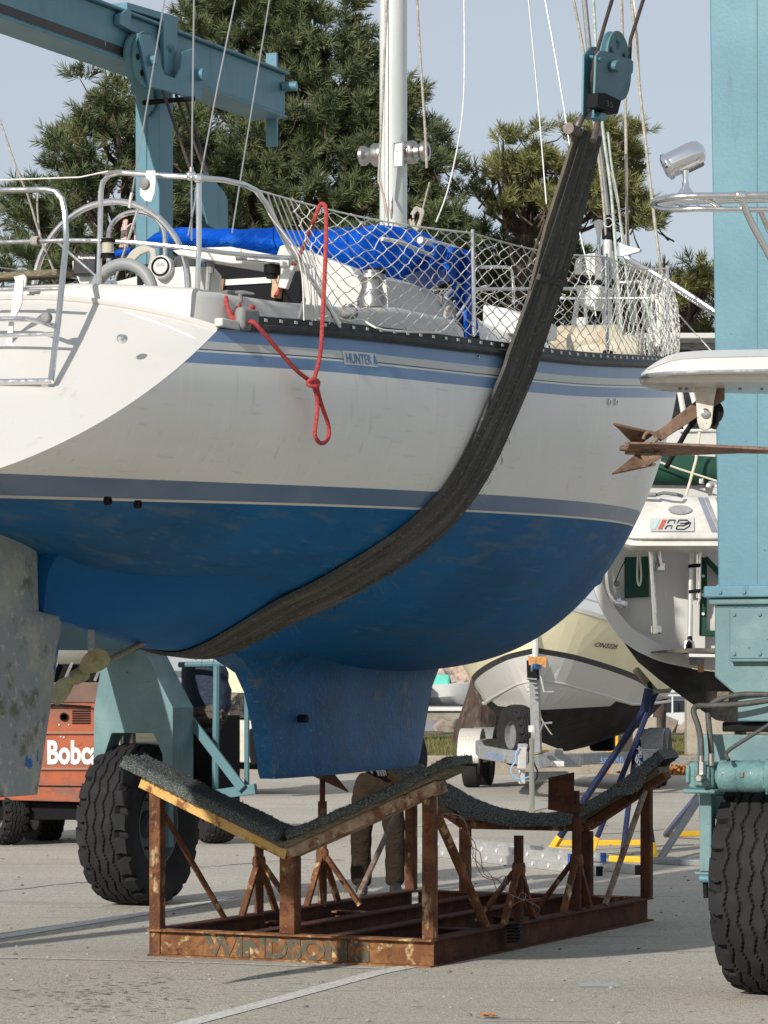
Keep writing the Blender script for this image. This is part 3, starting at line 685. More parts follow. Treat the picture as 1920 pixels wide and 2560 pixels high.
def post(t, b, z0, z1, w_=.075, m=None, ang=0):
    mb = MB(); rot = LM().to_3x3().to_4x4()
    mb.box((0, 0, (z0 + z1) / 2), (w_, w_, z1 - z0), Matrix.Translation(L(t, b, 0)) @ rot); return mb.build('post', m or M_rust, CR, smooth=0, bevel=.006)
# front V
VP = [(-1.15, 1.285), (0, .80), (1.17, 1.30)]
def Vz(b): return np.interp(b, [p[0] for p in VP], [p[1] for p in VP])
post(.02, -.955, .0, Vz(-.955) - .155, .08); post(.02, .0, .172, Vz(0) - .14, .105); post(.04, .955, .172, Vz(.955) - .155, .078)
tv = -.06
for i in (0, 1):
    (b0_, z0_), (b1_, z1_) = VP[i], VP[i + 1]; sgn = 1 if i == 0 else -1
    # steel angle
    p0, p1 = (b0_ + .10 * (i == 0), z0_ - .05 * (i == 0)), (b1_ - .13 * (i == 1), z1_ - .055 * (i == 1))
    MB().beam(L(.03, p0[0], p0[1] - .118), L(.03, p1[0], p1[1] - .125), .14, .075).build('support_bar', M_rusty if i == 0 else mat('pale_rusty_steel', (.36, .25, .16), .85, layers=[((.16, .07, .035), 9, .46, .6), ((.5, .42, .32), 20, .55, .7)], bump=(60, .5)), CR, smooth=0, bevel=.005)
    MB().beam(L(.05, b0_ + (.03 if i == 0 else 0), z0_ - .068), L(.05, b1_ - (.03 if i else 0), z1_ - .068), .26, .042).build('timber_pad', M_wood, CR, smooth=0, bevel=.004)
def fuzzy(name, path, wdt, thick, t0, seed, m=M_carpet, droop=None, front=0):
    "carpet laid over a pad: path [(b, z)] resampled, ragged pile"
    r = random.Random(seed); pts = []
    for i in range(len(path) - 1):
        a = Vector(path[i]); b_ = Vector(path[i + 1]); k = max(2, int((b_ - a).length / .012))
        pts += [a + (b_ - a) * j / k for j in range(k)]
    pts.append(Vector(path[-1])); n = len(pts); P = []
    for i, q in enumerate(pts):
        tg_ = (pts[min(i + 2, n - 1)] - pts[max(i - 2, 0)]).normalized(); nn = Vector((-tg_.y, tg_.x)); row = []
        prof = [(-.5, (-1.6 if not front else -front / thick) - (droop[1] if droop else 0) * max(0, mnoise.noise(Vector((i * .05, seed, 3)))))] + ([(-.52, -front / thick), (-.53, -front * .66 / thick), (-.53, -front * .33 / thick)] if front else []) + [(-.5, -1.0 if not front else 0), (-.5, -.3 if not front else .3), (-.5, .6), (-.44, 1)] + [(-.44 + .88 * k / 16, 1) for k in range(1, 16)] + [(.44, 1), (.5, .6), (.5, -.6), (.5, -1.2)]
        for x, y in prof:
            w_ = 1 + mnoise.noise(Vector((i * .06, x * 3, seed))) * .10
            z_ = y * thick + mnoise.noise(Vector((i * .11, x * 5, seed + 5))) * .008 + r.uniform(-.004, .004)
            tt = t0 + wdt * x * w_ + r.uniform(-.005, .005)
            row.append(L(tt, q.x + nn.x * z_ + r.uniform(-.005, .005), q.y + nn.y * z_))
        P.append(row)
    mb = MB(); mb.grid(P); k = len(P[0]); mb.f.append(tuple(range(k))); mb.f.append(tuple(range((n - 1) * k, n * k)))
    # pile fibres
    for _ in range(int(n * 26)):
        i = r.randrange(n); row = P[i]; j = r.randrange(1, len(row) - 1); c = row[j]; d = Vector((r.gauss(0, 1), r.gauss(0, 1), r.gauss(.6, 1))).normalized() * r.uniform(.008, .020); s_ = Vector((r.gauss(0, 1), r.gauss(0, 1), r.gauss(0, 1))).normalized() * .0035
        o_i = len(mb.v); mb.v += [c - s_, c + s_, c + d]; mb.f.append((o_i, o_i + 1, o_i + 2))
    return mb.build(name, m, CR, smooth=60, fix=False)
fuzzy('carpet_pad', [(-1.14, 1.265), (-.6, 1.03), (-.02, .80)], .31, .022, .05, 1, front=.048)
fuzzy('carpet_pad', [(.03, .805), (.6, 1.03), (1.12, 1.275), (1.175, 1.285)], .31, .022, .05, 2, front=.035)
# rear U
UP = [(-1.10, 1.17), (-.50, .80), (.48, .80), (1.10, 1.20)]
def bar(a, b_, w_, h, name, m): return MB().beam(a, b_, w_, h).build(name, m, CR, smooth=0, bevel=.005)
for (b0_, z0_), (b1_, z1_) in zip(UP[:-1], UP[1:]): bar(L(4.0, b0_, z0_ - .125), L(4.0, b1_, z1_ - .125), .14, .06, 'support_bar', M_rust)
bar(L(4.0, -1.08, 1.155 - .07), L(4.0, -.52, .80 - .07), .24, .05, 'timber_pad', M_wood); bar(L(4.0, .46, .80 - .06), L(4.0, 1.08, 1.18 - .07), .24, .05, 'timber_pad', M_wood)
for s in (-1, 1):
    mb = MB(); mb.prism([L(3.88, s * .50, .71), L(3.88, s * .06, .71), L(3.88, s * .50, .765)], AX * 0, AX * .24); mb.build('timber_wedge', M_wood, CR, smooth=0)
curve = [(-1.10, 1.19), (-.8, 1.0), (-.55, .865), (-.3, .775), (-.05, .735), (.15, .735), (.35, .765), (.6, .865), (.85, 1.02), (1.12, 1.23)]
cv = [(p.x, p.y) for p in smoothpath([(a, b_, 0) for a, b_ in curve], 6)]
fuzzy('carpet_pad', cv, .34, .034, 3.98, 3, droop=(0, 2.2))
for b, z in ((-.945, .955), (-.50, .645), (.48, .645), (.945, .985)): post(4.0, b, .172, z, .075, M_rustd if b > 0 else M_rust)
def brace(a, b_, r_=.021, m=None): return MB().tube([a, b_], r_, 8).build('diagonal_brace', m or M_rust, CR)
M_brace = mat('grey_rusty_brace', (.22, .18, .14), .85, layers=[((.14, .06, .03), 12, .46, .62), ((.34, .31, .27), 20, .58, .72)], bump=(60, .4))
brace(L(.05, -.95, .95), L(.95, -.95, .17)); brace(L(.08, .955, 1.0), L(.95, .955, .17), .03); brace(L(3.95, -.95, .94), L(3.05, -.95, .17), .022, M_brace); brace(L(3.95, .95, .95), L(3.12, .95, .17), .022, M_brace)
# screw stands on the side beams: pipe with three legs
def jack(t, b, ztop, plate=None):
    pr_ = MB().tube([L(t, b, .15), L(t, b, ztop)], .033, 12).build('stand_pipe', M_rust if b < 0 else M_rustd, CR)
    zc = .50
    for q in ((-.26, 0), (.26, 0), (0, -.30 * (1 if b > 0 else -1))):
        MB().beam(L(t + q[0] * .12, b + q[1] * .12, zc), L(t + q[0], b + q[1], .165), .045, .03).build('stand_leg', M_rust, pr_, smooth=0, bevel=.004)
    MB().lathe([(.04, .48), (.046, .50), (.046, .54), (.04, .56)], 14, Matrix.Translation(L(t, b, 0)) @ Matrix.Rotation(R(90), 4, 'X')).build('stand_collar', M_rust, pr_)
    return pr_
j1 = jack(1.45, -.945, .80); j2 = jack(2.45, -.945, .90); j3 = jack(1.52, .945, .74); j4 = jack(2.58, .945, .82)
mb = MB(); mb.tube([L(2.45, -.945, .9), L(2.45, -.945, 1.06)], .02, 10); mb.build('screw', M_rustd, j2)
mb = MB(); c = L(2.45, -.945, 1.09); n1 = (AX * .9 + ZX * -.5).normalized(); mb.prism([c + BX * x * .15 + n1 * y * .13 + ZX * (-.06 * x) for x, y in ((-1, -1), (1, -1), (1, 1), (-1, 1))], ZX * -.006, ZX * .006); mb.build('pad_plate', M_rustd, j2, smooth=0)
mb = MB(); mb.lathe([(.03, 0), (.05, 0), (.05, .06), (.03, .06)], 6, Matrix.Translation(L(2.58, .945, .85)) @ Matrix.Rotation(R(90), 4, 'X')); mb.tube([L(2.58, .945, .8), L(2.58, .945, 1.0)], .022, 8); mb.build('screw', M_rustd, j4)
mb = MB(); c = L(2.52, .86, 1.0); mb.prism([c + BX * x * .16 + AX * x * .02 + ZX * y for x, y in ((-.62, -.13), (.5, -.16), (.52, .13), (-.6, .09))], AX * 0, AX * .012); mb.build('pad_plate', M_rustd, j4, smooth=0)
# hook bits, painted name, wire and spring
textmesh('WINDSONG', .205, mat('faded_dark_lettering', (.085, .078, .055), .9, layers=[((.22, .10, .04), 14, .50, .60, (1, 1, 1), 9), ((.36, .24, .12), 25, .60, .68)]), 'faded_lettering', CR, lambda u, v: L(-.0125, -.585 + u, .018 + v * .88), bold=.0105, narrow=1.0)
M_wirer = mat('red_orange_wire', (.30, .07, .04), .7)
r_ = random.Random(11)
for k, mm in enumerate((M_wirer, M_wirer, mat('grey_wire', (.2, .2, .19), .6))):
    pts = [L(.10, .985, .90), L(.25, 1.01, .93), L(.5, 1.02, .75), L(.75, 1.03, .52), L(1.05, 1.03, .47), L(1.25, 1.02, .33), L(1.52, 1.0, .30), L(1.8, .99, .19)]
    pts = [p + Vector((r_.gauss(0, .025), r_.gauss(0, .025), r_.gauss(0, .03))) for p in smoothpath(pts, 2)]
    MB().tube(smoothpath(pts, 3), .0028, 5).build('loose_wire', mm, CR)
sp = [L(1.22 + .0, 1.035, 0) + AX * (.075 * math.cos(a)) + BX * (.03 * math.sin(a)) + ZX * (.19 - .022 * a / 6.28 - .0) for a in [k * .45 for k in range(84)]]
sp = [Vector((p.x, p.y, max(p.z, .03))) for p in sp]
MB().tube(sp, .008, 6).build('black_coil_cord', M_blackm, origin=LM(1.22, 1.03, 0), label='black coiled rubber cord hung over the right side beam of the cradle', cat='cord')
# ------------------------------------------------------------------ travelling boat lift
LF = thing('boat_hoist', 'pale teal travelling boat lift straddling the yacht on big black tyres', 'boat lift', LM(0, 0, 0))
rotL = LM().to_3x3().to_4x4(); rotWheel = rotL @ Matrix.Rotation(R(-90), 4, 'Z')      # local Y = axle (b)
def lbox(name, t, b, z, m=M_teal, parent=LF, bevel=.008, **k):
    mb = MB(); mb.box(((b[0] + b[1]) / 2, (t[0] + t[1]) / 2, (z[0] + z[1]) / 2), (b[1] - b[0], t[1] - t[0], z[1] - z[0]), LM()); return mb.build(name, m, parent, smooth=0, bevel=bevel, **k)
# upper rail beam, port side
ub = lbox('upper_beam', (-7, 6.12), (-3.34, -3.06), (6.52, 6.86))
lbox('beam_flange', (-7, 6.13), (-3.38, -3.015), (6.862, 6.885), parent=ub); lbox('beam_flange', (-7, 6.13), (-3.36, -3.04), (6.495, 6.518), parent=ub)
lbox('grease_stripe', (-7, 3.5), (-3.0597, -3.055), (6.535, 6.60), mat('dark_grease', (.025, .02, .018), .5, layers=[((.16, .315, .355), 7, .68, .70)]), parent=ub, bevel=0)
for zz in (6.93, 6.40): MB().box((-3.2, 6.15, zz), (.10, .03, .26), LM()).build('end_stop', M_teal, ub, smooth=0)
MB().tube([L(6.05, -3.05, 6.75), L(6.08, -2.93, 6.75)], .04, 12).build('end_roller', M_teal, ub)
# column, port front
c1 = lbox('column', (3.95, 4.18), (-3.30, -3.085), (2.3, 6.49)); lbox('column_strip', (3.942, 3.948), (-3.205, -3.195), (2.3, 6.49), M_teald, parent=c1, bevel=0)
mb = MB(); pl_ = [PT(x, y, 3.93) for x, y in ((330, 212), (385, 225), (388, 268), (370, 293), (352, 280), (345, 240), (330, 236))]; mb.prism(pl_, AX * -.02, AX * .0); mb.build('gusset', M_teald, c1, smooth=0)
MB().tube([L(3.9, -3.2, 6.28), L(3.9, -2.75, 6.28)], .02, 8).build('cross_pin', M_blackm, c1)
# trolley with sheave on the beam
tr_ = MB(); pl_ = [PB(x, y, -2.93) for x, y in ((347, 83), (378, 88), (396, 140), (412, 186), (440, 196), (452, 170), (456, 130), (487, 120), (508, 176), (504, 252), (372, 216))]
tr_.prism(pl_, BX * -.025, BX * .0); trol = tr_.build('trolley_plate', M_teal, LF, smooth=0, bevel=.006)
sc_ = PB(356, 150, -2.99); Msh = Matrix.Translation(sc_) @ rotWheel
def sheave(mb, rad, wd, M): return mb.lathe([(.03, -wd), (rad * .45, -wd * .6), (rad * .8, -wd * .6), (rad, -wd), (rad, -wd * .6), (rad * .9, 0), (rad, wd * .6), (rad, wd), (rad * .8, wd * .6), (rad * .45, wd * .6), (.03, wd)], 40, M)
sheave(MB(), .215, .05, Msh).build('sheave', M_teald, trol)
for k in range(6):
    a = k * math.pi / 3; MB().lathe([(.026, .028), (.026, .034), (.001, .034)], 12, Msh @ Matrix.Translation((math.cos(a) * .13, 0, math.sin(a) * .13))).build('sheave_hole', M_blackm, trol)
MB().lathe([(.04, 0), (.04, .07), (.001, .07)], 8, Matrix.Translation(PB(373, 152, -2.94)) @ rotWheel).build('trolley_bolt', M_teal, trol)
MB().lathe([(.05, -.02), (.05, .07), (.02, .07)], 12, Matrix.Translation(PB(492, 188, -2.94)) @ rotWheel).build('trolley_bolt', M_teal, trol)
mb = MB(); mb.prism([PB(x, y, -3.02) for x, y in ((318, 5), (445, 42), (446, 62), (318, 22))], BX * -.36, BX * 0); mb.build('trolley_cap', M_teal, trol, smooth=0, bevel=.006)
mb = MB(); mb.prism([PB(x, y, -3.0) for x, y in ((300, 36), (320, 20), (328, 24), (328, 62), (352, 78), (352, 90), (300, 60))], BX * -.05, BX * 0); mb.build('trolley_bracket', M_teal, trol, smooth=0, bevel=.005); mb = MB(); mb.prism([PB(x, y, -3.0) for x, y in ((408, 46), (444, 58), (444, 128), (426, 190), (412, 182))], BX * -.04, BX * .0)
mb.prism([PB(x, y, -3.2) for x, y in ((352, 34), (408, 46), (408, 96), (352, 84))], BX * -.05, BX * 0); mb.build('trolley_bracket', M_teal, trol, smooth=0, bevel=.005)
MB().tube([PB(395, 108, -3.1), PB(432, 122, -2.98)], .03, 10).build('trolley_shaft', M_teal, trol)
# chain along the beam top
ch = MB(); r_ = random.Random(2); pts = [PB(x, y + r_.uniform(-3, 3), -3.15) for x, y in zip(range(190, 350, 7), [0 + k * 2.1 for k in range(24)])]
ch.tube(pts, [.012 + .012 * (k % 2) for k in range(len(pts))], 6); ch.build('roller_chain', M_blackm, LF)
# saddle over the port front wheel: faces seen from astern
tw, bw = 3.88, -3.23
def saddle(poly, t, dep, name, m=M_tealg, parent=LF): mb = MB(); mb.prism([PT(x, y, t) for x, y in poly], AX * 0, AX * dep); return mb.build(name, m, parent, smooth=0, bevel=.006)
sad = saddle([(262, 1600), (363, 1600), (363, 1634), (432, 1769), (432, 2004), (413, 2004), (405, 1884), (383, 1833), (279, 1833), (262, 1884), (248, 1930), (232, 1930), (235, 1769), (255, 1650)], 3.60, .34, 'wheel_saddle')
MB().tube([PT(300, 1905, 3.8), PT(300, 1700, 3.8)], .03, 12).build('wheel_pin', M_steel, sad)
lbox('lower_beam', (-6.5, 3.60), (-3.40, -3.08), (1.985, 2.34), M_teald)
wheel(LF, L(tw, bw, .628), .632, .43, rotWheel)
lbox('axle_plate', (3.86, 3.94), (-2.99, -2.95), (.45, 1.05), M_teald)
lbox('saddle_top', (3.6, 4.6), (-3.4, -3.0), (2.0, 2.3), M_teald)
# ladder cage and bracket beside the saddle
def lt(pts, r_, name, m=M_teald, n=8, parent=LF): return MB().tube(pts, r_, n).build(name, m, parent)
lt([PT(448, 1662, 4.1), PT(573, 1660, 4.1), PT(600, 1668, 4.1), PT(617, 1690, 4.1), PT(617, 1962, 4.1)], .022, 'cage_tube'); lt([PT(542, 1664, 4.1), PT(538, 1985, 4.1)], .028, 'cage_tube')
MB().beam(PT(520, 1990, 4.0), PT(640, 1972, 4.0), .05, .08).build('cage_bar', M_teald, LF, smooth=0, bevel=.005)
MB().beam(PT(466, 1788, 3.95), PT(606, 1972, 3.95), .03, .075).build('cage_brace', M_teald, LF, smooth=0, bevel=.005)
mb = MB(); r_ = random.Random(5)
for k in range(6):
    c = PT(508 + (k % 3) * 7, 1780 + k * 6, 4.2); mb.tube([c + BX * (.12 + .02 * r_.random()) * math.cos(a) + ZX * .05 * math.sin(a) + AX * .05 * math.sin(a + k) for a in [j * .45 for j in range(14)]], .018, 6, closed=True)
mb.build('rope_coil', mat('dark_old_rope', (.10, .08, .065), .95), LF)
P = []
for i in range(15):
    u = i / 14; c = PT(507 + 8 * math.sin(u * 3), 1660 + 150 * u, 4.35); wx = .17 + .05 * math.sin(u * math.pi) + .02 * mnoise.noise(Vector((u * 5, 0, 0)))
    P.append([c + BX * (wx * math.cos(a)) * (1 + .12 * mnoise.noise(Vector((math.cos(a) * 2, u * 4, 3)))) + AX * (.13 * math.sin(a)) for a in [j * 2 * math.pi / 24 for j in range(25)]])
MB().grid(P).build('tarpaulin', mat('navy_tarpaulin', (.008, .018, .045), .7, bump=(10, .6, (1, 1, 1), .04)), origin=PT(507, 1810, 4.35), label='navy tarpaulin bundle hanging behind the port wheel saddle of the lift', cat='tarpaulin', smooth=60)
lbox('tool_bin', (4.5, 4.9), (-3.10, -2.86), (.80, 1.47), M_blackm)
# starboard rear leg (near, right edge of the picture)
rc = MB(); rc.prism([L(-.9, 3.15, 2.05), L(-.9, 4.0, 2.05), L(-.9, 3.9, 9.5), L(-.9, 3.035, 9.5)], AX * 0, AX * .6); rcol = rc.build('column', M_teal, LF, smooth=0, bevel=.01)
lbox('column_seam', (-.903, -.88), (3.372, 3.380), (2.05, 9.5), M_teald, parent=rcol, bevel=0)
lbox('column_flange', (-1.02, -.2), (3.10, 4.1), (2.245, 2.31)); lbox('flange_lip', (-.99, -.2), (3.12, 4.1), (2.205, 2.243), M_tealg)
mb = MB(); mb.prism([L(-.96, 3.145, 2.20), L(-.96, 4.1, 2.20), L(-.96, 4.1, 1.55), L(-.96, 3.28, 1.55), L(-.96, 3.28, 1.69), L(-.96, 3.145, 1.80)], AX * 0, AX * .8); box_ = mb.build('saddle_box', M_tealg, LF, smooth=0, bevel=.01)
lbox('cover_plate', (-.985, -.962), (3.24, 4.1), (1.90, 2.185), M_tealg, parent=box_); lbox('cover_ledge', (-1.02, -.962), (3.25, 4.1), (1.885, 1.90), M_tealg, parent=box_)
MB().box((3.21, -.98, 1.69), (.07, .05, .055), LM()).build('timber_chock', M_wood, box_, bevel=.005)
lbox('turntable', (-.9, -.3), (3.17, 4.1), (1.49, 1.545), M_blackm, parent=box_)
yk = lbox('yoke_plate', (-.93, -.86), (3.03, 4.1), (1.13, 1.475), M_tealg)
mb = MB(); mb.prism([L(-.95, 3.05, 1.13), L(-.95, 3.55, 1.13), L(-.95, 3.85, 1.0), L(-.95, 3.05, 1.0)], AX * 0, AX * .05); mb.build('yoke_cheek', M_tealg, yk, smooth=0, bevel=.006)
for b_, z_ in ((3.27, 2.15), (3.27, 1.93), (3.42, 2.15), (3.42, 1.93), (3.20, 2.275), (3.34, 2.275)): MB().lathe([(.012, 0), (.012, .010), (.001, .011)], 6, Matrix.Translation(L(-.985 if z_ < 2.2 else -1.02, b_, z_)) @ AX.to_track_quat('-Y', 'Z').to_matrix().to_4x4()).build('box_bolt', M_teald, box_)
MB().tube([L(-.962, 3.15 + .02 * k, 2.197 + .002 * (k % 2)) for k in range(30)], .006, 5).build('weld_bead', M_tealg, box_); MB().tube([L(-.902, 3.14 + .02 * k, 2.313 + .002 * (k % 2)) for k in range(30)], .008, 5).build('weld_bead', M_teal, rcol)
# hydraulic motor, hoses, foot leg
Mm = Matrix.Translation(L(-1.15, 3.10, 1.25)) @ rotWheel
hmz = MB().lathe([(.02, .12), (.055, .12), (.06, .15), (.088, .15), (.088, .25), (.082, .26), (.088, .27), (.088, .38), (.083, .39), (.083, .42), (.105, .43), (.105, .60), (.098, .61), (.105, .62), (.105, .75), (.10, 1.1), (.02, 1.1)], 28, Mm).build('hydraulic_motor', mat('mint_teal_motor_paint', (.12, .235, .235), .6, layers=[((.07, .14, .145), 9, .45, .7), ((.19, .31, .30), 14, .58, .7), ((.03, .05, .05), 26, .64, .72)], bump=(60, .5), coat=.1), LF)
mm_ = hmz.data.materials[0]
MB().box((3.155, -1.15, 1.25), (.15, .17, .155), LM()).build('motor_housing', mm_, hmz, bevel=.022); MB().box((3.15, -1.16, 1.165), (.19, .18, .025), LM()).build('motor_flange', mm_, hmz, bevel=.01)
MB().box((3.17, -1.245, 1.25), (.09, .03, .11), LM()).build('motor_cap', mm_, hmz, bevel=.01); MB().box((3.085, -1.20, 1.26), (.025, .10, .10), LM()).build('motor_lug', mm_, hmz, bevel=.01)
for q_ in (.30, .55): MB().tube([L(-1.24, 3.10 + q_, 1.25 + .06 * k_) for k_ in (0, .4)], .012, 6).build('motor_bolt', M_grey, hmz)
for k_ in range(10): MB().tube([Mm @ Vector((.094 * math.cos(k_ * .63), .42, .094 * math.sin(k_ * .63))), Mm @ Vector((.094 * math.cos(k_ * .63), .445, .094 * math.sin(k_ * .63)))], .010, 6).build('motor_bolt', mm_, hmz)
M_hose = mat('grey_hydraulic_hose', (.05, .048, .043), .65, layers=[((.08, .075, .07), 20, .45, .7, (1, 1, .2))], bump=(60, .3))
def hose(pp, r_, t=-1.22):
    MB().tube(smoothpath([PT(x, y, t + (k * .02)) for k, (x, y) in enumerate(pp)], 8), r_, 12).build('hydraulic_hose', M_hose, hmz)
hose([(1754, 1892), (1752, 1850), (1745, 1815), (1735, 1785), (1735, 1772), (1745, 1765), (1775, 1764), (1830, 1762), (1880, 1757), (1940, 1748), (2000, 1742)], .0165)
hose([(1779, 1887), (1775, 1840), (1771, 1800), (1771, 1775), (1780, 1760), (1805, 1746), (1850, 1737), (1900, 1736), (1960, 1736)], .0165, -1.1)
hose([(1822, 1900), (1815, 1888), (1822, 1876), (1850, 1857), (1885, 1835), (1940, 1800)], .011, -1.3)
for px in ((1753, 1905), (1778, 1900)): MB().tube([PT(px[0], px[1] - 16, -1.24), PT(px[0], px[1] + 14, -1.24)], .018, 12).build('hose_fitting', M_winch, hmz)
MB().lathe([(.024, 0), (.024, .05), (.018, .055)], 6, Matrix.Translation(PT(1754, 1945, -1.30)) @ rotL @ Matrix.Rotation(R(180), 4, 'Z')).build('hex_plug', M_winch, hmz)
MB().tube([PT(1754, 1905, -1.28), PT(1754, 1938, -1.28)], .022, 6).build('hose_elbow', M_winch, hmz)
lg = MB(); lg.beam(PT(1769, 1965, -1.05), PT(1769, 2178, -1.05), .07, .08, up=AX); lgo = lg.build('drop_leg', M_tealg, LF, smooth=0, bevel=.006)
MB().box(tuple(Vector((0, 0, 0))), (.10, .05, .012), Matrix.Translation(PT(1762, 2182, -1.05)) @ rotL).build('leg_foot_plate', M_tealg, lgo)
MB().lathe([(.022, -.03), (.022, .03)], 12, Matrix.Translation(PT(1763, 2197, -1.08)) @ rotWheel).build('leg_bolt', M_teal, lgo)
MB().tube([PT(1763, 2195, -1.05), PT(1766, 2245, -1.05)], .016, 8).build('leg_rod', M_blackm, lgo)
wheel(LF, L(-.62, 3.42, .628), .632, .44, rotWheel)
lbox('wheel_guard', (-.85, .1), (3.25, 3.30), (.98, 1.45), M_blackm)
for tb in (-6.3,):
    wheel(LF, L(tb, bw, .628), .632, .43, rotWheel)
lbox('column', (-6.4, -6.15), (-3.3, -3.085), (2.3, 6.49))
# ------------------------------------------------------------------ hook block with its wire ropes, and the sling
HBk = thing('hook_block', 'teal pulley block with a black weight holding the near sling', 'pulley block', PB(1520, 300, 2.33))
def plate(poly, b, th, name, m=M_teal, parent=HBk): mb = MB(); mb.prism([PB(x, y, b) for x, y in poly], BX * -th, BX * 0); return mb.build(name, m, parent, smooth=0, bevel=.004)
plate([(1491, 140), (1500, 127), (1512, 126), (1562, 144), (1576, 146), (1584, 154), (1583, 180), (1542, 246), (1514, 285), (1500, 306), (1489, 302), (1485, 288)], 2.33, .014, 'front_plate', M_teald)
plate([(1461, 138), (1476, 117), (1488, 116), (1540, 130), (1560, 170), (1515, 260), (1488, 300), (1470, 299), (1458, 288)], 2.248, .014, 'back_plate', M_teal)
Ms = Matrix.Translation(PB(1538, 165, 2.275)) @ rotWheel
sho = sheave(MB(), .205, .026, Ms).build('sheave', M_teald, HBk)
for k in range(6):      # lightening holes cut through the disc
    a = k * math.pi / 3 + .5; cyl = MB().lathe([(.030, -.1), (.030, .1)], 18, Ms @ Matrix.Translation((math.cos(a) * .125, 0, math.sin(a) * .125))).build('cutter', M_teald)
    bo = sho.modifiers.new('hole', 'BOOLEAN'); bo.object = cyl; bo.operation = 'DIFFERENCE'; bo.solver = 'EXACT'
    cyl.parent = None; cyl.matrix_world = Matrix.Identity(4); bpy.context.view_layer.update(); dg_ = bpy.context.evaluated_depsgraph_get(); nm_ = bpy.data.meshes.new_from_object(sho.evaluated_get(dg_)); sho.modifiers.clear(); sho.data = nm_; bpy.data.objects.remove(cyl)
M_hole = mat('pale_hole', (.5, .55, .6), .8)
for dx, dy in ((-17, -45), (6, -50)): pass
plate([(1549 + 11 * math.cos(a), 165 + 15 * math.sin(a)) for a in [k * math.pi / 6 for k in range(12)]], 2.375, .04, 'axle_nut', M_teald)
plate([(1503 + 4 * math.cos(a), 148 + 6 * math.sin(a)) for a in [k * math.pi / 4 for k in range(8)]], 2.342, .012, 'spacer_bolt')
MB().tube([PB(1474, 141, 2.25), PB(1503, 148, 2.34)], .010, 8).build('spacer_pin', M_teal, HBk)
wgt = plate([(1496, 232), (1513, 232), (1554, 251), (1545, 285), (1494, 268)], 2.40, .07, 'weight_block', M_blackm)
f_ = lambda u, v: PB(1514 + u * 1000, 264 + u * 330 - v * 1000, 2.403)
textmesh('35', .020, mat('stamped_grey', (.12, .10, .09), .7), 'stamped_number', HBk, f_)
plate([(1508 + 11 * math.cos(a), 292 + 12 * math.sin(a)) for a in [k * math.pi / 3 for k in range(6)]], 2.375, .05, 'lower_bolt')
M_shk = mat('worn_brown_steel', (.11, .09, .08), .5, .4, layers=[((.18, .15, .13), 30, .45, .7)])
MB().tube(smoothpath([PB(1500, 290, 2.30), PB(1485, 268, 2.27), PB(1465, 278, 2.24), PB(1449, 305, 2.22), PB(1440, 326, 2.2)], 6), .021, 10).build('shackle', M_shk, HBk)
MB().tube([PB(1496, 295, 2.30), PB(1491, 325, 2.3), PB(1483, 352, 2.3)], .02, 10).build('shackle', M_shk, HBk)
pin0 = L(-.92, 2.22, 5.0); pinc = PB(1438, 328, 2.2)
tp_, bp_, zp_ = toL(pinc)
MB().tube([pinc - AX * .11, pinc + AX * .36 - ZX * .01], .034, 16).build('sling_pin', M_shk, HBk)
Pw = lambda x, y, b: PB(x, y, b)
MB().tube([PB(1490, 170, 2.30), PB(1492, 130, 2.30), PB(1512, 60, 2.3), PB(1530, 0, 2.3), PB(1600, -230, 2.3)], .0115, 8).build('wire_rope', M_dwire, HBk)
MB().tube([PB(1574, 150, 2.30), PB(1576, 100, 2.3), PB(1608, 0, 2.3), PB(1680, -230, 2.3)], .0115, 8).build('wire_rope', M_dwire, HBk)
MB().tube(smoothpath([PB(1490, 130, 2.30), PB(1480, 200, 2.285), PB(1488, 250, 2.285)], 4), .0115, 8).build('wire_rope', M_dwire, HBk)
# sling ribbon
def skeg_z(t, b):
    u = (t + 2.975) / 2.505
    if u <= 0 or u >= 1: return 9
    zb = float(np.interp(t, [-3.02, -2.4, -1.7, -1.1, -.47], [2.145, 2.06, 1.965, 1.935, 1.93])); fw = min(1, u / .36); fw = fw * fw * (3 - 2 * fw); ht = .16 + .80 * fw
    if abs(b) > ht: return 9
    v = max(0, (abs(b) - .04) / (ht - .04)); return zb + (hull_low(t, ht) + .025 - zb) * v ** 1.25
SW = .39
rows = []
pin_b, pin_z = bp_ + .02, zp_ + .02; tmid = tp_ + .185
top_z = 3.70
for k in range(15):
    u = k / 14; z = pin_z + (top_z - pin_z) * u; t = tmid + (-.50 - tmid) * u; b = pin_b + (1.765 - pin_b) * u + .03 * math.sin(u * math.pi)
    sw = SW * (.78 + .22 * min(1, u / .5)); rr = []
    for v in np.linspace(-.5, .5, 9):
        tv_ = t + sw * v; be = hull_b(-.50 + SW * v, 3.685) + DB + .045; rr.append(L(tv_, pin_b + (be - pin_b) * u + .02 * math.sin(u * math.pi), z))
    rows.append(rr)
for z in np.arange(3.64, 2.85, -.06):
    t = np.interp(z, [2.76, 2.96, 3.18, 3.43, 3.69], [-1.13, -1.01, -.87, -.70, -.50])
    rows.append([L(t + SW * v, hull_b(t + SW * v, z) + DB + .012 + .03 * max(0, (z - 3.3) / .36), z - .012) for v in np.linspace(-.5, .5, 9)])
k0 = len(rows)
for b in list(np.arange(1.60, -1.3, -.075)):
    t = np.interp(b, [-1.3, .11, .27, .42, .63, .85, 1.21, 1.33, 1.43, 1.52, 1.61], [-.90, -1.26, -1.32, -1.38, -1.44, -1.49, -1.50, -1.42, -1.33, -1.24, -1.13])
    rows.append([L(t + SW * v, b + DB + (.010 if b > 1 else 0), min(hull_low(t + SW * v, b), skeg_z(t + SW * v, b)) - .016) for v in np.linspace(-.5, .5, 9)])
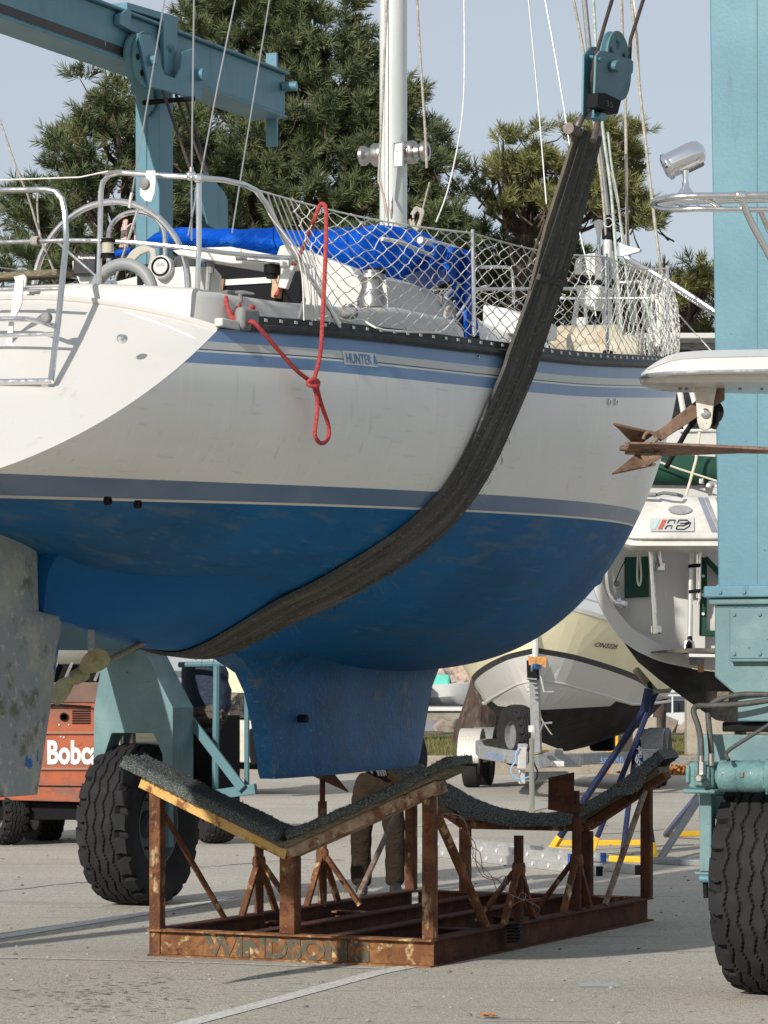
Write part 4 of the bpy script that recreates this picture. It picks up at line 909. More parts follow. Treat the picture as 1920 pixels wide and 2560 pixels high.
for _ in range(3):
    for i in range(k0 - 2, len(rows) - 4): rows[i] = [(p0 + p1 * 2 + p2) / 4 - ZX * .001 for p0, p1, p2 in zip(rows[i - 1], rows[i], rows[i + 1])]
for z in np.arange(2.46, 3.72, .1):
    rows.append([L(-.8 + SW * v, -(hull_b(-.8 + SW * v, z)) + DB - .014, z) for v in np.linspace(-.5, .5, 9)])
rows.append([L(-.8 + SW * v, -2.6, 5.3) for v in np.linspace(-.5, .5, 9)])
def ribbon(rows, th):
    n = len(rows); out = []
    for i, r_ in enumerate(rows):
        d = (rows[min(i + 1, n - 1)][4] - rows[max(i - 1, 0)][4]).normalized(); w_ = (r_[-1] - r_[0]).normalized(); nn = w_.cross(d).normalized()
        out.append([p + nn * 0 for p in r_] + [p + nn * th for p in r_[::-1]] + [r_[0]])
    return out
SL = thing('lifting_sling', 'wide dark webbing sling wrapped under the blue hull of the yacht', 'sling', L(-1.7, 0, 1.9))
def strap_material():
    m = bpy.data.materials.new('woven_webbing'); m.use_nodes = True; n = m.node_tree; N = n.nodes; lk = n.links.new; b = N['Principled BSDF']
    uv = N.new('ShaderNodeUVMap'); out = None; col = lin((.080, .077, .070))
    def nz(st, lo, hi, det=5):
        mp = N.new('ShaderNodeMapping'); mp.inputs['Scale'].default_value = st; lk(uv.outputs[0], mp.inputs['Vector']); t = N.new('ShaderNodeTexNoise'); t.inputs['Scale'].default_value = 1; t.inputs['Detail'].default_value = det; lk(mp.outputs[0], t.inputs['Vector'])
        r = N.new('ShaderNodeMapRange'); r.inputs['From Min'].default_value = lo; r.inputs['From Max'].default_value = hi; lk(t.outputs['Fac'], r.inputs['Value']); return r.outputs[0], t.outputs['Fac']
    def lay(f, c):
        nonlocal out
        x = N.new('ShaderNodeMix'); x.data_type = 'RGBA'; lk(f, x.inputs['Factor']); x.inputs['B'].default_value = lin(c)
        if out is None: x.inputs['A'].default_value = col
        else: lk(out, x.inputs['A'])
        out = x.outputs['Result']
    f1, h1 = nz((46, .8, 1), .50, .60, 2); lay(f1, (.035, .033, .030))
    f2, h2 = nz((5, 1.6, 1), .46, .68, 7); lay(f2, (.125, .12, .108))
    f3, h3 = nz((9, 34, 1), .58, .70, 4); lay(f3, (.15, .145, .13))
    f4, h4 = nz((30, 60, 1), .60, .70, 3); lay(f4, (.03, .028, .025))
    lk(out, b.inputs['Base Color']); b.inputs['Roughness'].default_value = .95; b.inputs['Specular IOR Level'].default_value = .15
    bp = N.new('ShaderNodeBump'); bp.inputs['Strength'].default_value = .6; bp.inputs['Distance'].default_value = .006; lk(h1, bp.inputs['Height']); lk(bp.outputs[0], b.inputs['Normal']); return m
M_weave = strap_material()
mb = MB(); mb.grid(ribbon(rows, -.022)); wb_ = mb.build('webbing', M_weave, SL, smooth=40, fix=False)
us = list(np.linspace(0, 1, 9)) + list(np.linspace(1, 0, 9)) + [0]; cum = [0]
for i in range(1, len(rows)): cum.append(cum[-1] + (rows[i][4] - rows[i - 1][4]).length)
uv_ = wb_.data.uv_layers.new(name='UVMap')
for lp in wb_.data.loops: uv_.data[lp.index].uv = (us[lp.vertex_index % 19], cum[lp.vertex_index // 19])
mb = MB(); r2 = [[p + AX * -.055 - BX * .015 + ZX * .0 for p in rows[k]] for k in range(11)]
for k in range(7, 11):
    u = (k - 6) / 4; r2[k] = [a.lerp(b_, u * .85) for a, b_ in zip(r2[k], rows[k])]
mb.grid(ribbon(r2, -.018)); mb.build('return_webbing', mat('faded_webbing', (.13, .11, .085), .9, layers=[((.08, .07, .055), 30, .4, .7, (1, 1, .12))], bump=(120, .6)), SL, smooth=40)
mb = MB(); r3 = [[a + (BX * .004) for a in rows[k]] for k in (9, 10)]
mb = MB(); mb.grid(ribbon([[p + BX * .014 for p in rows[9]], [p.lerp(q, .35) + BX * .014 for p, q in zip(rows[9], rows[10])]], -.03)); mb.build('stitched_band', M_strap, SL)
mb = MB(); a = rows[10][3].lerp(rows[10][7], .0); mb.grid([[rows[10][1] + BX * .014, rows[10][5] + BX * .014], [rows[11][1].lerp(rows[10][1], .45) + BX * .014, rows[11][5].lerp(rows[10][5], .45) + BX * .014]]); mb.build('sling_label', mat('grey_tag', (.20, .20, .19), .6, layers=[((.06, .06, .06), 60, .45, .6, (1, 1, .3))]), SL)
# frayed threads along the lower edge
mb = MB(); r_ = random.Random(8); M_thr = mat('frayed_thread', (.12, .125, .115), .9)
for i in range(22, 52):
    if i >= len(rows): break
    for _ in range(7):
        k = r_.choice((8, 8, 8, 0)) if i > 30 else 8; c = rows[i][k] + Vector((r_.gauss(0, .02), r_.gauss(0, .02), 0)); ln = r_.uniform(.006, .025) * (2.6 if r_.random() < .08 else 1)
        mb.tube([c, c + Vector((r_.gauss(0, .3), r_.gauss(0, .3), -.7)) * ln, c + Vector((r_.gauss(0, .6), r_.gauss(0, .6), -1.6)) * ln], .0014, 3)
mb.build('frayed_threads', M_thr, SL, smooth=0, kind='stuff')
# far block on the port side, hanging from the beam trolley
PBk = thing('hook_block', 'teal pulley block hanging behind the yacht below the upper beam', 'pulley block', PB(540, 580, -2.55))
plateP = lambda poly, b, th, name, m: (lambda mb: (mb.prism([PB(x, y, b) for x, y in poly], BX * -th, BX * 0), mb.build(name, m, PBk, smooth=0, bevel=.004)))(MB())
plateP([(505, 433), (520, 435), (560, 478), (570, 500), (571, 584), (560, 590), (520, 560), (498, 470)], -2.5, .015, 'front_plate', M_teal)
plateP([(477, 478), (492, 480), (530, 560), (535, 590), (515, 590), (490, 520)], -2.6, .02, 'back_plate', M_teald)
sheave(MB(), .17, .03, Matrix.Translation(PB(520, 500, -2.55)) @ rotWheel).build('sheave', M_teald, PBk)
for a, b_ in (((405, 222), (484, 448)), ((462, 240), (530, 470)), ((440, 238), (516, 440))): MB().tube([PB(a[0], a[1], -2.95), PB(b_[0], b_[1], -2.55)], .0125, 6).build('wire_rope', M_dwire, PBk)
MB().tube([PB(540, 585, -2.55), PB(560, 660, -2.3), PB(570, 760, -2.2)], .02, 8).build('shackle', M_grey, PBk)
# ------------------------------------------------------------------ on the yacht's deck
def part(mb, name, m, parent=BOAT, **k): return mb.build(name, m, parent, **k)
def rod(pts, r_, name, m=M_steel, n=10, parent=BOAT, smoothk=0, **k):
    return MB().tube(smoothpath(pts, smoothk) if smoothk else pts, r_, n, **k).build(name, m, parent)
# stern bench and coaming: white mouldings that rise from the transom top
def loft(secs, name, m=M_white, parent=BOAT, caps=True, smooth=50, bevel=0):
    mb = MB(); mb.grid(secs); k = len(secs[0])
    if caps: mb.f.append(tuple(range(k))[::-1]); mb.f.append(tuple(range((len(secs) - 1) * k, len(secs) * k)))
    return mb.build(name, m, parent, smooth=smooth, bevel=bevel)
mb = MB(); P = []
for b in [-1.16 + 2.30 * k / 24 for k in range(25)]:
    zt = 3.885 - .075 * max(0, abs(b) - .3) ** 1.3; e = -.03 * (1 - (b / 1.16) ** 2) * 2
    P.append([L(-3.02, b, 3.55), L(-3.02, b, zt - .02), L(-3.06, b, zt), L(-3.40 + e, b, zt), L(-3.43 + e, b, zt - .012), L(-3.445 + e, b, zt - .04), L(-3.47 + e, b, 3.60)])
mb.grid(P); k = 7; mb.f.append(tuple(range(k))); mb.f.append(tuple(range(24 * k, 25 * k))); mb.build('stern_seat', M_white, BOAT, smooth=50)
secs = []
for t, zt, bi, bo in ((-3.44, 3.80, .9, 1.12), (-3.38, 3.815, .9, 1.165), (-3.2, 3.82, .9, 1.20), (-2.6, 3.83, .92, 1.27), (-1.9, 3.87, .98, 1.34), (-1.35, 3.925, 1.0, 1.38), (-.6, 3.93, 1.0, 1.40), (-.45, 3.90, 1.0, 1.39), (-.3, 3.72, 1.0, 1.34)):
    secs.append([L(t, bi, 3.5), L(t, bi, zt - .02), L(t, bi + .03, zt), L(t, bo - .03, zt), L(t, bo - .008, zt - .01), L(t, bo, zt - .035), L(t, bo + .03, 3.60)])
loft(secs, 'cockpit_coaming')
sp_ = [[p - BX * (2 * (toL(p)[1] - DB)) for p in r_q] for r_q in secs]
loft(sp_, 'cockpit_coaming')
# cabin trunk
def trunk(z0, prof, name):
    secs = []
    for t, w_, zt in prof:
        ring = []
        for k in range(17):
            a = math.pi * k / 16; c = math.cos(a); s = math.sin(a); x = w_ * (abs(c) ** .35) * (1 if c > 0 else -1); z = z0 + (zt - z0) * (s ** .38 if s > 0 else 0) + .05 * s ** 2
            ring.append(L(t, x + DB, z))
        secs.append(ring)
    return loft(secs, name)
trunk(3.62, [(-1.0, 1.06, 4.16), (-.2, 1.07, 4.17), (.8, 1.05, 4.16), (1.6, 1.0, 4.12), (2.4, .9, 4.06), (3.0, .78, 4.0), (3.5, .6, 3.93), (3.9, .4, 3.86)], 'cabin_trunk')
# cabin end with the dark companionway
mb = MB(); mb.prism([PT(x, y, -1.02) for x, y in ((690, 740), (690, 650), (702, 615), (722, 610), (880, 668), (893, 690), (900, 770), (690, 770))], AX * -.02, AX * .12); part(mb, 'cabin_bulkhead', M_white, smooth=0, bevel=.012)
mb = MB(); mb.prism([L(-1.04, -1.0, 3.6), L(-1.04, -.42, 3.6), L(-1.04, -.42, 4.25), L(-1.04, -1.0, 4.15)], AX * -.01, AX * .05); part(mb, 'cabin_bulkhead', M_white, smooth=0, bevel=.01)
MB().box((.05, -.62, 3.95), (1.1, .9, .7), LM()).build('companionway_shade_block', M_blackm, BOAT)  # solid black block, the shade inside the cabin given as colour
MB().box((.05, -1.075, 4.16), (1.0, .012, .035), LM()).build('companionway_trim', M_whitep, BOAT)
M_teak = mat('varnished_wood', (.24, .10, .04), .5, layers=[((.34, .16, .07), 8, .4, .7, (8, 8, 1))])
MB().beam(PT(462, 640, -1.1), PT(462, 735, -1.1), .05, .05).build('companionway_post', M_teak, BOAT); MB().beam(PT(696, 690, -1.1), PT(690, 745, -1.1), .06, .04).build('companionway_post', mat('pale_wood', (.5, .32, .18), .6), BOAT)
MB().beam(PT(470, 705, -1.09), PT(560, 712, -1.09), .02, .07).build('companionway_board', M_teak, BOAT)
# folded-down helm seat / table top, pale, with clamps and the boat hook lights
mb = MB(); mb.prism([PT(x, y, -2.35) for x, y in ((440, 628), (500, 622), (585, 619), (712, 643), (716, 652), (690, 660), (590, 662), (455, 640))], AX * -.05, AX * .35); part(mb, 'cockpit_table', M_whitep, smooth=0, bevel=.008)
rod([PT(524, 648, -2.3), PT(519, 727, -2.3)], .016, 'table_leg', M_galv); MB().lathe([(.05, 0), (.045, .015), (.022, .03), (.018, .09)], 14, Matrix.Translation(PT(527, 643, -2.3)) @ Matrix.Rotation(R(-90), 4, 'X')).build('table_leg_socket', M_grey, BOAT)
rod([PT(592, 646, -2.45), PT(704, 656, -2.45)], .014, 'table_rail'); 
MB().box((0, 0, 0), (.035, .06, .05), Matrix.Translation(PT(596, 634, -2.5))).build('rail_clamp', M_whitep, BOAT, bevel=.006); MB().box((0, 0, 0), (.05, .06, .05), Matrix.Translation(PT(712, 656, -2.5))).build('rail_clamp', M_whitep, BOAT, bevel=.006)
MB().lathe([(.045, 0), (.045, .05), (.032, .055), (.032, .075)], 16, Matrix.Translation(PT(680, 662, -2.4)) @ Matrix.Rotation(R(-90), 4, 'X')).build('speaker_horn', M_blackm, BOAT)
mb = MB(); mb.prism([PT(x, y, -2.5) for x, y in ((704, 662), (735, 664), (714, 722), (694, 718))], AX * 0, AX * .04); part(mb, 'hanging_flap', M_whitep, smooth=0, bevel=.006)
# cabin side fairing and the big winch
mb = MB(); secs = []
for u, (x, yt) in enumerate(((945, 688), (985, 695), (1030, 707), (1075, 727), (1110, 742), (1140, 760))):
    p = PB(x, yt, 1.12); t, b, z = toL(p); secs.append([L(t, 1.22, 3.64), L(t, 1.17, z - .03), L(t, 1.11, z), L(t, .8, z + .02), L(t, .8, 3.64)])
loft(secs, 'winch_fairing', smooth=40)
def winch(p, s, name='winch', m=M_winch, parent=BOAT):
    return MB().lathe([(.085 * s, 0), (.088 * s, .05 * s), (.075 * s, .075 * s), (.06 * s, .12 * s), (.066 * s, .16 * s), (.085 * s, .17 * s), (.08 * s, .19 * s), (.05 * s, .2 * s), (.05 * s, .215 * s), (.001, .215 * s)], 24, Matrix.Translation(p) @ Matrix.Rotation(R(90), 4, 'X')).build(name, m, parent)
winch(PB(930, 770, 1.22), 1.0); MB().lathe([(.055, 0), (.066, .01), (.066, .04), (.05, .05)], 16, Matrix.Translation(PB(937, 693, 1.22)) @ Matrix.Rotation(R(90), 4, 'X')).build('winch_drum', M_blackm, BOAT)
winch(PB(872, 800, 1.34), .42); MB().box((0, 0, 0), (.10, .07, .06), Matrix.Translation(PB(873, 782, 1.36))).build('clutch', M_grey, BOAT, bevel=.02)
# cleats
def cleat(c, ln, d, m=M_winch, h=.045):
    o = MB().tube([c - d * ln / 2 + ZX * (h - .006), c - d * ln * .25 + ZX * h, c + d * ln * .25 + ZX * h, c + d * ln / 2 + ZX * (h - .006)], [.006, .012, .012, .006], 8).build('cleat', m, BOAT)
    for s in (-1, 1): MB().tube([c + d * s * .03, c + d * s * .025 + ZX * h], .012, 8).build('cleat_foot', M_grey, o)
    return o
cleat(PT(588, 755, -3.05), .20, (BX * .9 + AX * .6).normalized(), M_grey, .05); cleat(PB(755, 788, 1.44), .14, (AX * .5 + ZX * .8).normalized(), M_grey, .04)
MB().lathe([(.04, 0), (.04, .03), (.03, .035), (.028, .03)], 16, Matrix.Translation(PT(417, 757, -3.33)) @ AX.to_track_quat('-Y', 'Z').to_matrix().to_4x4()).build('shore_power_inlet', M_whitep, BOAT)
MB().lathe([(.026, 0), (.026, .035), (.01, .04)], 14, Matrix.Translation(PT(415, 751, -3.36)) @ AX.to_track_quat('-Y', 'Z').to_matrix().to_4x4()).build('inlet_cap', M_blackm, BOAT)
# cockpit floor keeps the inside dark
MB().box((0, -2.1, 3.52), (1.9, 2.3, .03), LM()).build('cockpit_floor', M_whitep, BOAT)
# steering wheel, guard hoop, compass, instruments
tw_ = -2.28; cw = PT(275, 725, tw_)
def ringpts(c, rad, a0=0, a1=2 * math.pi, n=56, ex=BX, ez=ZX): return [c + ex * rad * math.cos(a0 + (a1 - a0) * k / n) + ez * rad * math.sin(a0 + (a1 - a0) * k / n) for k in range(n + (0 if abs(a1 - a0) > 6.2 else 1))]
wh = MB().tube(ringpts(cw, .50), .019, 10, closed=True).build('steering_wheel', M_steel, BOAT)
for k in range(5):
    a = R(68 + 72 * k); MB().tube([cw + AX * .02, cw + (BX * math.cos(a) + ZX * math.sin(a)) * .50], .008, 8).build('wheel_spoke', M_steel, wh)
MB().lathe([(.055, -.03), (.055, .03), (.02, .05)], 16, Matrix.Translation(cw) @ rotWheel).build('wheel_hub', M_steel, wh)
tg = -2.02; hp = [PT(x, y, tg) for x, y in ((272, 700), (272, 600), (276, 570), (292, 547), (315, 534), (345, 530), (375, 537), (398, 555), (410, 580), (413, 620), (413, 720))]
rod(hp, .015, 'guard_hoop', smoothk=4)
mb = MB(); secs = []
for z, w_ in ((3.6, .10), (3.85, .12), (3.98, .19), (4.08, .19), (4.12, .15)): secs.append([L(-2.0 + .13 * math.sin(a), (.36) + w_ * math.cos(a), z) for a in [2 * math.pi * k / 20 for k in range(21)]])
bin_ = loft(secs, 'binnacle', M_whitep)
MB().lathe([(.1, 0), (.095, .03), (.075, .065), (.04, .085), (.001, .09)], 20, Matrix.Translation(L(-2.02, .36, 4.12)) @ Matrix.Rotation(R(90), 4, 'X')).build('compass', mat('smoked_dome', (.06, .065, .06), .1, spec=.9), bin_)
MB().tube(ringpts(PT(308, 745, -2.45), .19, R(5), R(175), 30), .035, 12).build('wheel_brake_ring', mat('grey_moulding', (.26, .27, .27), .5), BOAT)
# plotter
mb = MB(); mb.prism([PT(x, y, -2.2) for x, y in ((188, 636), (243, 636), (241, 688), (184, 690))], AX * -.02, AX * .05); plt = part(mb, 'chart_plotter', mat('black_screen_cover', (.018, .018, .022), .45), smooth=0, bevel=.012)
textmesh('Raymarine', .040, M_letter_w, 'screen_lettering', plt, lambda u, v: PT(195 + u * 250, 647 - v * 250, -2.224), bold=.0012)
mb = MB(); mb.prism([PT(x, y, -2.15) for x, y in ((180, 652), (190, 650), (190, 686), (182, 684))], AX * 0, AX * .08); mb.prism([PT(x, y, -2.15) for x, y in ((190, 690), (232, 688), (220, 712), (200, 712))], AX * 0, AX * .05); part(mb, 'plotter_bracket', M_whitep, smooth=0, bevel=.005)
# round instrument pod facing aft
ci = PT(405, 668, -2.15); di = (-AX + BX * .10 + ZX * .05).normalized(); Mi = Matrix.Translation(ci) @ di.to_track_quat('Y', 'Z').to_matrix().to_4x4()
pod = MB().lathe([(.05, -.12), (.062, -.10), (.068, 0), (.064, .02), (.055, .024)], 28, Mi).build('instrument_pod', M_whitep, BOAT)
MB().lathe([(.055, .02), (.055, .03), (.045, .03), (.043, .022)], 28, Mi).build('instrument_bezel', M_blackm, pod); MB().lathe([(.044, .021), (.044, .023), (.001, .0232)], 28, Mi).build('instrument_face', M_grey, pod)
MB().box((0, .0255, .012), (.05, .002, .020), Mi).build('instrument_display', mat('grey_display', (.30, .36, .30), .3), pod)
mb = MB(); mb.prism([PT(x, y, -2.08) for x, y in ((378, 700), (440, 660), (462, 672), (452, 715), (430, 722), (384, 720))], AX * -.03, AX * .10); part(mb, 'pod_base', M_whitep, smooth=0, bevel=.015)
# looped hose / line coil behind
r_ = random.Random(3)
for k in range(5): rod([PT(x, y + k * 1.5, -1.6) for x, y in ((318 + k * 3, 650), (335 + k * 4, 628), (362 + k * 5, 618), (380 + k * 2, 632), (378 + k * 2, 655), (366 + k * 3, 690))], .011, 'coiled_hose', mat('beige_hose', (.45, .42, .36), .7) if k == 0 else MATS['beige_hose'], smoothk=3)
rod([PT(270, 640, -1.5), PT(300, 632, -1.5), PT(330, 626, -1.5)], .02, 'blue_bundle', M_blue)
# rope hank and chain on the guard side
for k in range(4): rod([PT(x, y, -2.0) for x, y in ((312 + 2 * k, 548), (306 + 3 * k, 575), (305 + 4 * k, 605), (300 + 6 * k, 618))], .007, 'rope_hank', mat('speckled_rope', (.55, .45, .42), .9, layers=[((.4, .1, .1), 90, .55, .6)]) if k == 0 else MATS['speckled_rope'], smoothk=3)
rod([PT(318, 568, -2.0), PT(330, 560, -2.0), PT(337, 580, -2.0), PT(338, 600, -2.0)], .006, 'rope_hank', MATS['speckled_rope'], smoothk=3)
# pushpit (stern rail)
r1 = .0145
ptop = [PT(243, 757, -3.42), PT(247, 700, -3.42), PT(250, 600, -3.42), PT(252, 480, -3.42), PT(257, 455, -3.42), PT(272, 438, -3.42), PT(300, 431, -3.42), PT(380, 437, -3.41), PT(480, 443, -3.38), PT(560, 450, -3.25), PT(610, 461, -3.12), PT(640, 476, -3.0), PT(665, 508, -2.93), PT(725, 625, -2.75), PT(790, 715, -2.62), PT(848, 812, -2.50)]
rod(ptop, r1, 'stern_rail')
rod([PT(497, 446, -3.36), PT(497, 625, -3.36), PT(494, 740, -3.36), PT(488, 772, -3.36), PT(484, 797, -3.33)], r1, 'stern_rail_post')
rod([PT(-90, 606, -3.42), PT(0, 606, -3.42), PT(165, 601, -3.43), PT(250, 602, -3.42), PT(340, 606, -3.41), PT(490, 622, -3.36), PT(560, 632, -3.2), PT(640, 640, -3.0), PT(728, 645, -2.74)], .0125, 'stern_rail_tube')
for px, py in ((497, 446), (478, 440)): MB().box((0, 0, 0), (.05, .05, .045), Matrix.Translation(PT(px, py, -3.37))).build('rail_joint', M_steel, BOAT, bevel=.012)
MB().tube([PT(479, 437, -3.37), PT(479, 418, -3.37)], .012, 8).build('antenna_mount', M_winch, BOAT)
# bracket plate on the rail
mb = MB(); mb.prism([PT(x, y, -3.46) for x, y in ((364, 426), (388, 426), (389, 455), (386, 485), (378, 505), (362, 503), (349, 488), (350, 455), (364, 447))], AX * 0, AX * .006); part(mb, 'outboard_bracket', M_alu, smooth=0, bevel=.004)
MB().lathe([(.03, 0), (.03, .015), (.012, .02)], 14, Matrix.Translation(PT(362, 459, -3.46)) @ AX.to_track_quat('-Y', 'Z').to_matrix().to_4x4()).build('bracket_knob', M_grey, BOAT)
# boarding ladder, folded up against the transom
tl = -3.80
rod([PT(-70, 475, -3.62), PT(0, 476, -3.62), PT(115, 474, -3.62), PT(140, 480, -3.62), PT(155, 498, -3.62), PT(162, 530, -3.62), PT(166, 600, -3.65), PT(160, 660, -3.76), PT(146, 800, -3.96), PT(127, 955, -4.18)], .0165, 'ladder_rail')
for y0, y1, t in ((722, 722, -3.82), (837, 835, -4.0)): rod([PT(-60, y0 + 4, t), PT(0, y0 + 2, t), PT(148 if y0 < 800 else 138, y1, t)], .0125, 'ladder_rung')
rod([PT(-60, 798, -3.90), PT(0, 798, -3.90), PT(60, 797, -3.90), PT(85, 800, -3.93), PT(118, 810, -3.97), PT(143, 818, -3.98)], .014, 'ladder_rung', smoothk=2)
rod([PT(-60, 956, -4.18), PT(0, 955, -4.18), PT(127, 953, -4.18)], .016, 'ladder_rung')
MB().lathe([(.027, 0), (.027, .03), (.02, .035)], 14, Matrix.Translation(PT(120, 795, -4.0)) @ AX.to_track_quat('-Y', 'Z').to_matrix().to_4x4()).build('ladder_foot_cap', M_grey, BOAT)
mb = MB(); mb.prism([PT(x, y, -3.86) for x, y in ((38, 700), (58, 700), (54, 760), (34, 800), (28, 890), (10, 890), (20, 820), (30, 760))], AX * 0, AX * .008); part(mb, 'ladder_bracket', M_alu, smooth=0)
mb = MB(); mb.prism([PT(x, y, -3.62) for x, y in ((34, 692), (60, 686), (66, 695), (62, 718), (44, 718))], AX * 0, AX * .01); part(mb, 'ladder_latch', M_alu, smooth=0)
MB().box((0, 0, 0), (.05, .02, .08), Matrix.Translation(PT(113, 968, -4.15)) @ rotL).build('ladder_hinge', M_steel, BOAT, bevel=.006)
MB().box((-.2, -3.48, 3.93), (1.2, .16, .03), LM()).build('teak_step', M_wood, BOAT)
# stern light on the rail post
lt_ = MB().lathe([(.035, 0), (.035, .015), (.03, .02), (.03, .075), (.035, .08), (.035, .095)], 16, Matrix.Translation(PT(270, 641, -3.44)) @ Matrix.Rotation(R(90), 4, 'X')).build('stern_light', M_glassl if 'M_glassl' in globals() else mat('lamp_lens', (.45, .42, .33), .2), BOAT)
MB().lathe([(.037, 0), (.037, .02)], 16, Matrix.Translation(PT(270, 643, -3.44)) @ Matrix.Rotation(R(90), 4, 'X')).build('light_base', M_blackm, lt_); MB().lathe([(.037, 0), (.037, .02)], 16, Matrix.Translation(PT(270, 606, -3.44)) @ Matrix.Rotation(R(90), 4, 'X')).build('light_cap', M_blackm, lt_)
# rope lashing on the rail
for k in range(4): rod(ringpts(PT(83 + k * 4, 603, -3.43), .022, 0, 6.28, 12, ex=AX, ez=ZX), .006, 'rope_lashing', M_rope)
# stanchions, lifelines and safety net
def top_pt(t, side=1, ins=.06):
    b, z = sheer(t); return L(t, side * (b - ins) + DB, z + .085 + .62)
ST = [-.90, 1.10, 3.05, 4.9]
def stanch(t, side=1):
    b, z = sheer(t); o = rod([L(t, side * (b - .05) + DB, z + .05), top_pt(t, side) + ZX * .02], .0125, 'stanchion')
    MB().box((0, 0, 0), (.05, .07, .05), Matrix.Translation(L(t, side * (b - .05) + DB, z + .08)) @ rotL).build('stanchion_base', M_blackm, o, bevel=.008)
for t in ST:
    for sd_ in (1, -1): stanch(t, sd_)
L0 = PT(640, 474, -3.0)
LT = [(-3.0, L0)] + [(t, top_pt(t)) for t in ST] + [(5.9, top_pt(5.9) + ZX * .05)]
def life(t, off=0.0):
    for (ta, a), (tb, b_) in zip(LT[:-1], LT[1:]):
        if ta <= t <= tb:
            u = (t - ta) / (tb - ta); p = a.lerp(b_, u) - ZX * .035 * math.sin(math.pi * u)
            return p
    return LT[-1][1]
rod([life(-3.0 + k * 8.9 / 80) for k in range(81)], .0055, 'lifeline', M_net, n=6)
rod([top_pt(t, -1) for t in (-3.0, -.9, 1.1, 3.05, 4.9, 5.9)], .005, 'lifeline', M_wire, n=6)
rod([L(6.15, .25 + DB, 4.3), L(6.1, .3 + DB, 4.92), L(6.3, .1 + DB, 4.98), L(6.3, -.1 + DB, 4.98), L(6.1, -.3 + DB, 4.92), L(6.15, -.25 + DB, 4.3)], .0145, 'bow_rail')
rod([top_pt(4.9), L(6.1, .3 + DB, 4.92)], .0145, 'bow_rail'); rod([top_pt(4.9, -1), L(6.1, -.3 + DB, 4.92)], .0145, 'bow_rail')
def net(side, t0, t1, du, nrow, seed, name='safety_net'):
    r = random.Random(seed); cols = int((t1 - t0) / (du / 2)); mb = MB(); G = {}
    for i in range(cols + 1):
        for j in range(nrow * 2 + 1):
            if (i + j) % 2: continue
            t = t0 + i * du / 2; b, z = sheer(min(t, 6.0)); v = j / (nrow * 2)
            lo = L(t, side * (b - .02) + DB, z + .085); hi = life(t) if side > 0 else top_pt(min(t, 5.9), -1)
            sag = (.030 * math.sin(t * 3.1 + seed) - .01) * math.sin(math.pi * v)
            if side > 0 and t < -2.2:      # gathered at the stern rail
                g = max(0, (-2.2 - t) / .55); lo = lo.lerp(PB(842, 815, 1.5), min(1, g * .9)); hi = hi.lerp(life(-2.55), min(1, g * .3))
            p = lo.lerp(hi, v) - ZX * sag + AX * (r.gauss(0, .008) + .02 * math.sin(v * 6 + t * 2)) + BX * (side * .05 * math.sin(math.pi * v) * math.sin(t * 2.3)) + ZX * r.gauss(0, .006)
            G[i, j] = p
    for (i, j), p in G.items():
        for di in (1, -1):
            q = G.get((i + di, j + 1))
            if q is not None:
                m_ = p.lerp(q, .5) + Vector((r.gauss(0, .003), r.gauss(0, .003), r.gauss(0, .004)))
                mb.tube([p, m_, q], .0029, 4, caps=False)
        if 0 < j < nrow * 2: mb.lathe([(.001, -.006), (.0065, 0), (.001, .006)], 5, Matrix.Translation(p))
    return mb.build(name, M_net, BOAT, smooth=0, fix=False)
net(1, -2.75, 5.85, .150, 8, 1); net(-1, .6, 5.85, .17, 6, 2)
# extra lines hanging at the stern end of the net
r_ = random.Random(6)
for k in range(6):
    a = life(-2.95 + .05 * k); rod([a, a + AX * (.05 + .04 * k) - ZX * (.12 + .03 * k) + BX * .02, PB(742 + k * 9 + r_.uniform(-4, 4), 640 + k * 10, 1.42), PB(760 + k * 8 + r_.uniform(-8, 8), 800 + r_.uniform(-8, 6), 1.46)], .0042, 'net_lashing', M_net, n=5, smoothk=4)
rod([PB(790, 800, 1.45), PB(830, 790, 1.45), PB(870, 802, 1.5), PB(905, 800, 1.5), PB(960, 825, 1.6), PB(1100, 832, 1.66)], .006, 'net_lashing', M_net, smoothk=4)
# mast with its fittings
tm = 1.73; mc = L(tm, DB, 0); P = []
for z in (3.6, 4.0, 6.0, 12.5):
    P.append([L(tm + .11 * math.sin(a), DB + .090 * math.cos(a), z) for a in [2 * math.pi * k / 28 for k in range(29)]])
mm = MB(); mm.grid(P); mast = mm.build('mast', M_mast, BOAT, smooth=60)
rod([L(tm - .107, DB - .018, 3.9), L(tm - .107, DB - .018, 12.5)], .008, 'mast_track', M_alu, parent=mast); rod([L(tm - .107, DB + .012, 3.9), L(tm - .107, DB + .012, 12.5)], .006, 'mast_track', M_galv, parent=mast)
MB().box((0, 0, 0), (.07, .03, .16), Matrix.Translation(PT(997, 388, tm - .13)) @ rotL).build('mast_gate', M_alu, mast, bevel=.006); rod([PT(985, 360, tm - .14), PT(1006, 356, tm - .14), PT(1010, 372, tm - .14), PT(990, 380, tm - .14)], .006, 'gooseneck', M_grey, parent=mast, smoothk=3)
for s in (1, -1):
    Mw = Matrix.Translation(L(tm - .02, DB + s * .084 + .015, 5.35)) @ (rotWheel if s > 0 else rotWheel @ Matrix.Rotation(R(180), 4, 'Z'))
    MB().lathe([(.075, 0), (.080, .06), (.075, .07), (.054, .08), (.048, .11), (.055, .12), (.068, .135), (.068, .16), (.034, .165), (.034, .145), (.001, .145)], 24, Mw).build('mast_winch', M_winch, mast)
cleat(L(tm - .10, DB + .03, 4.98), .16, ZX, M_winch, .0)
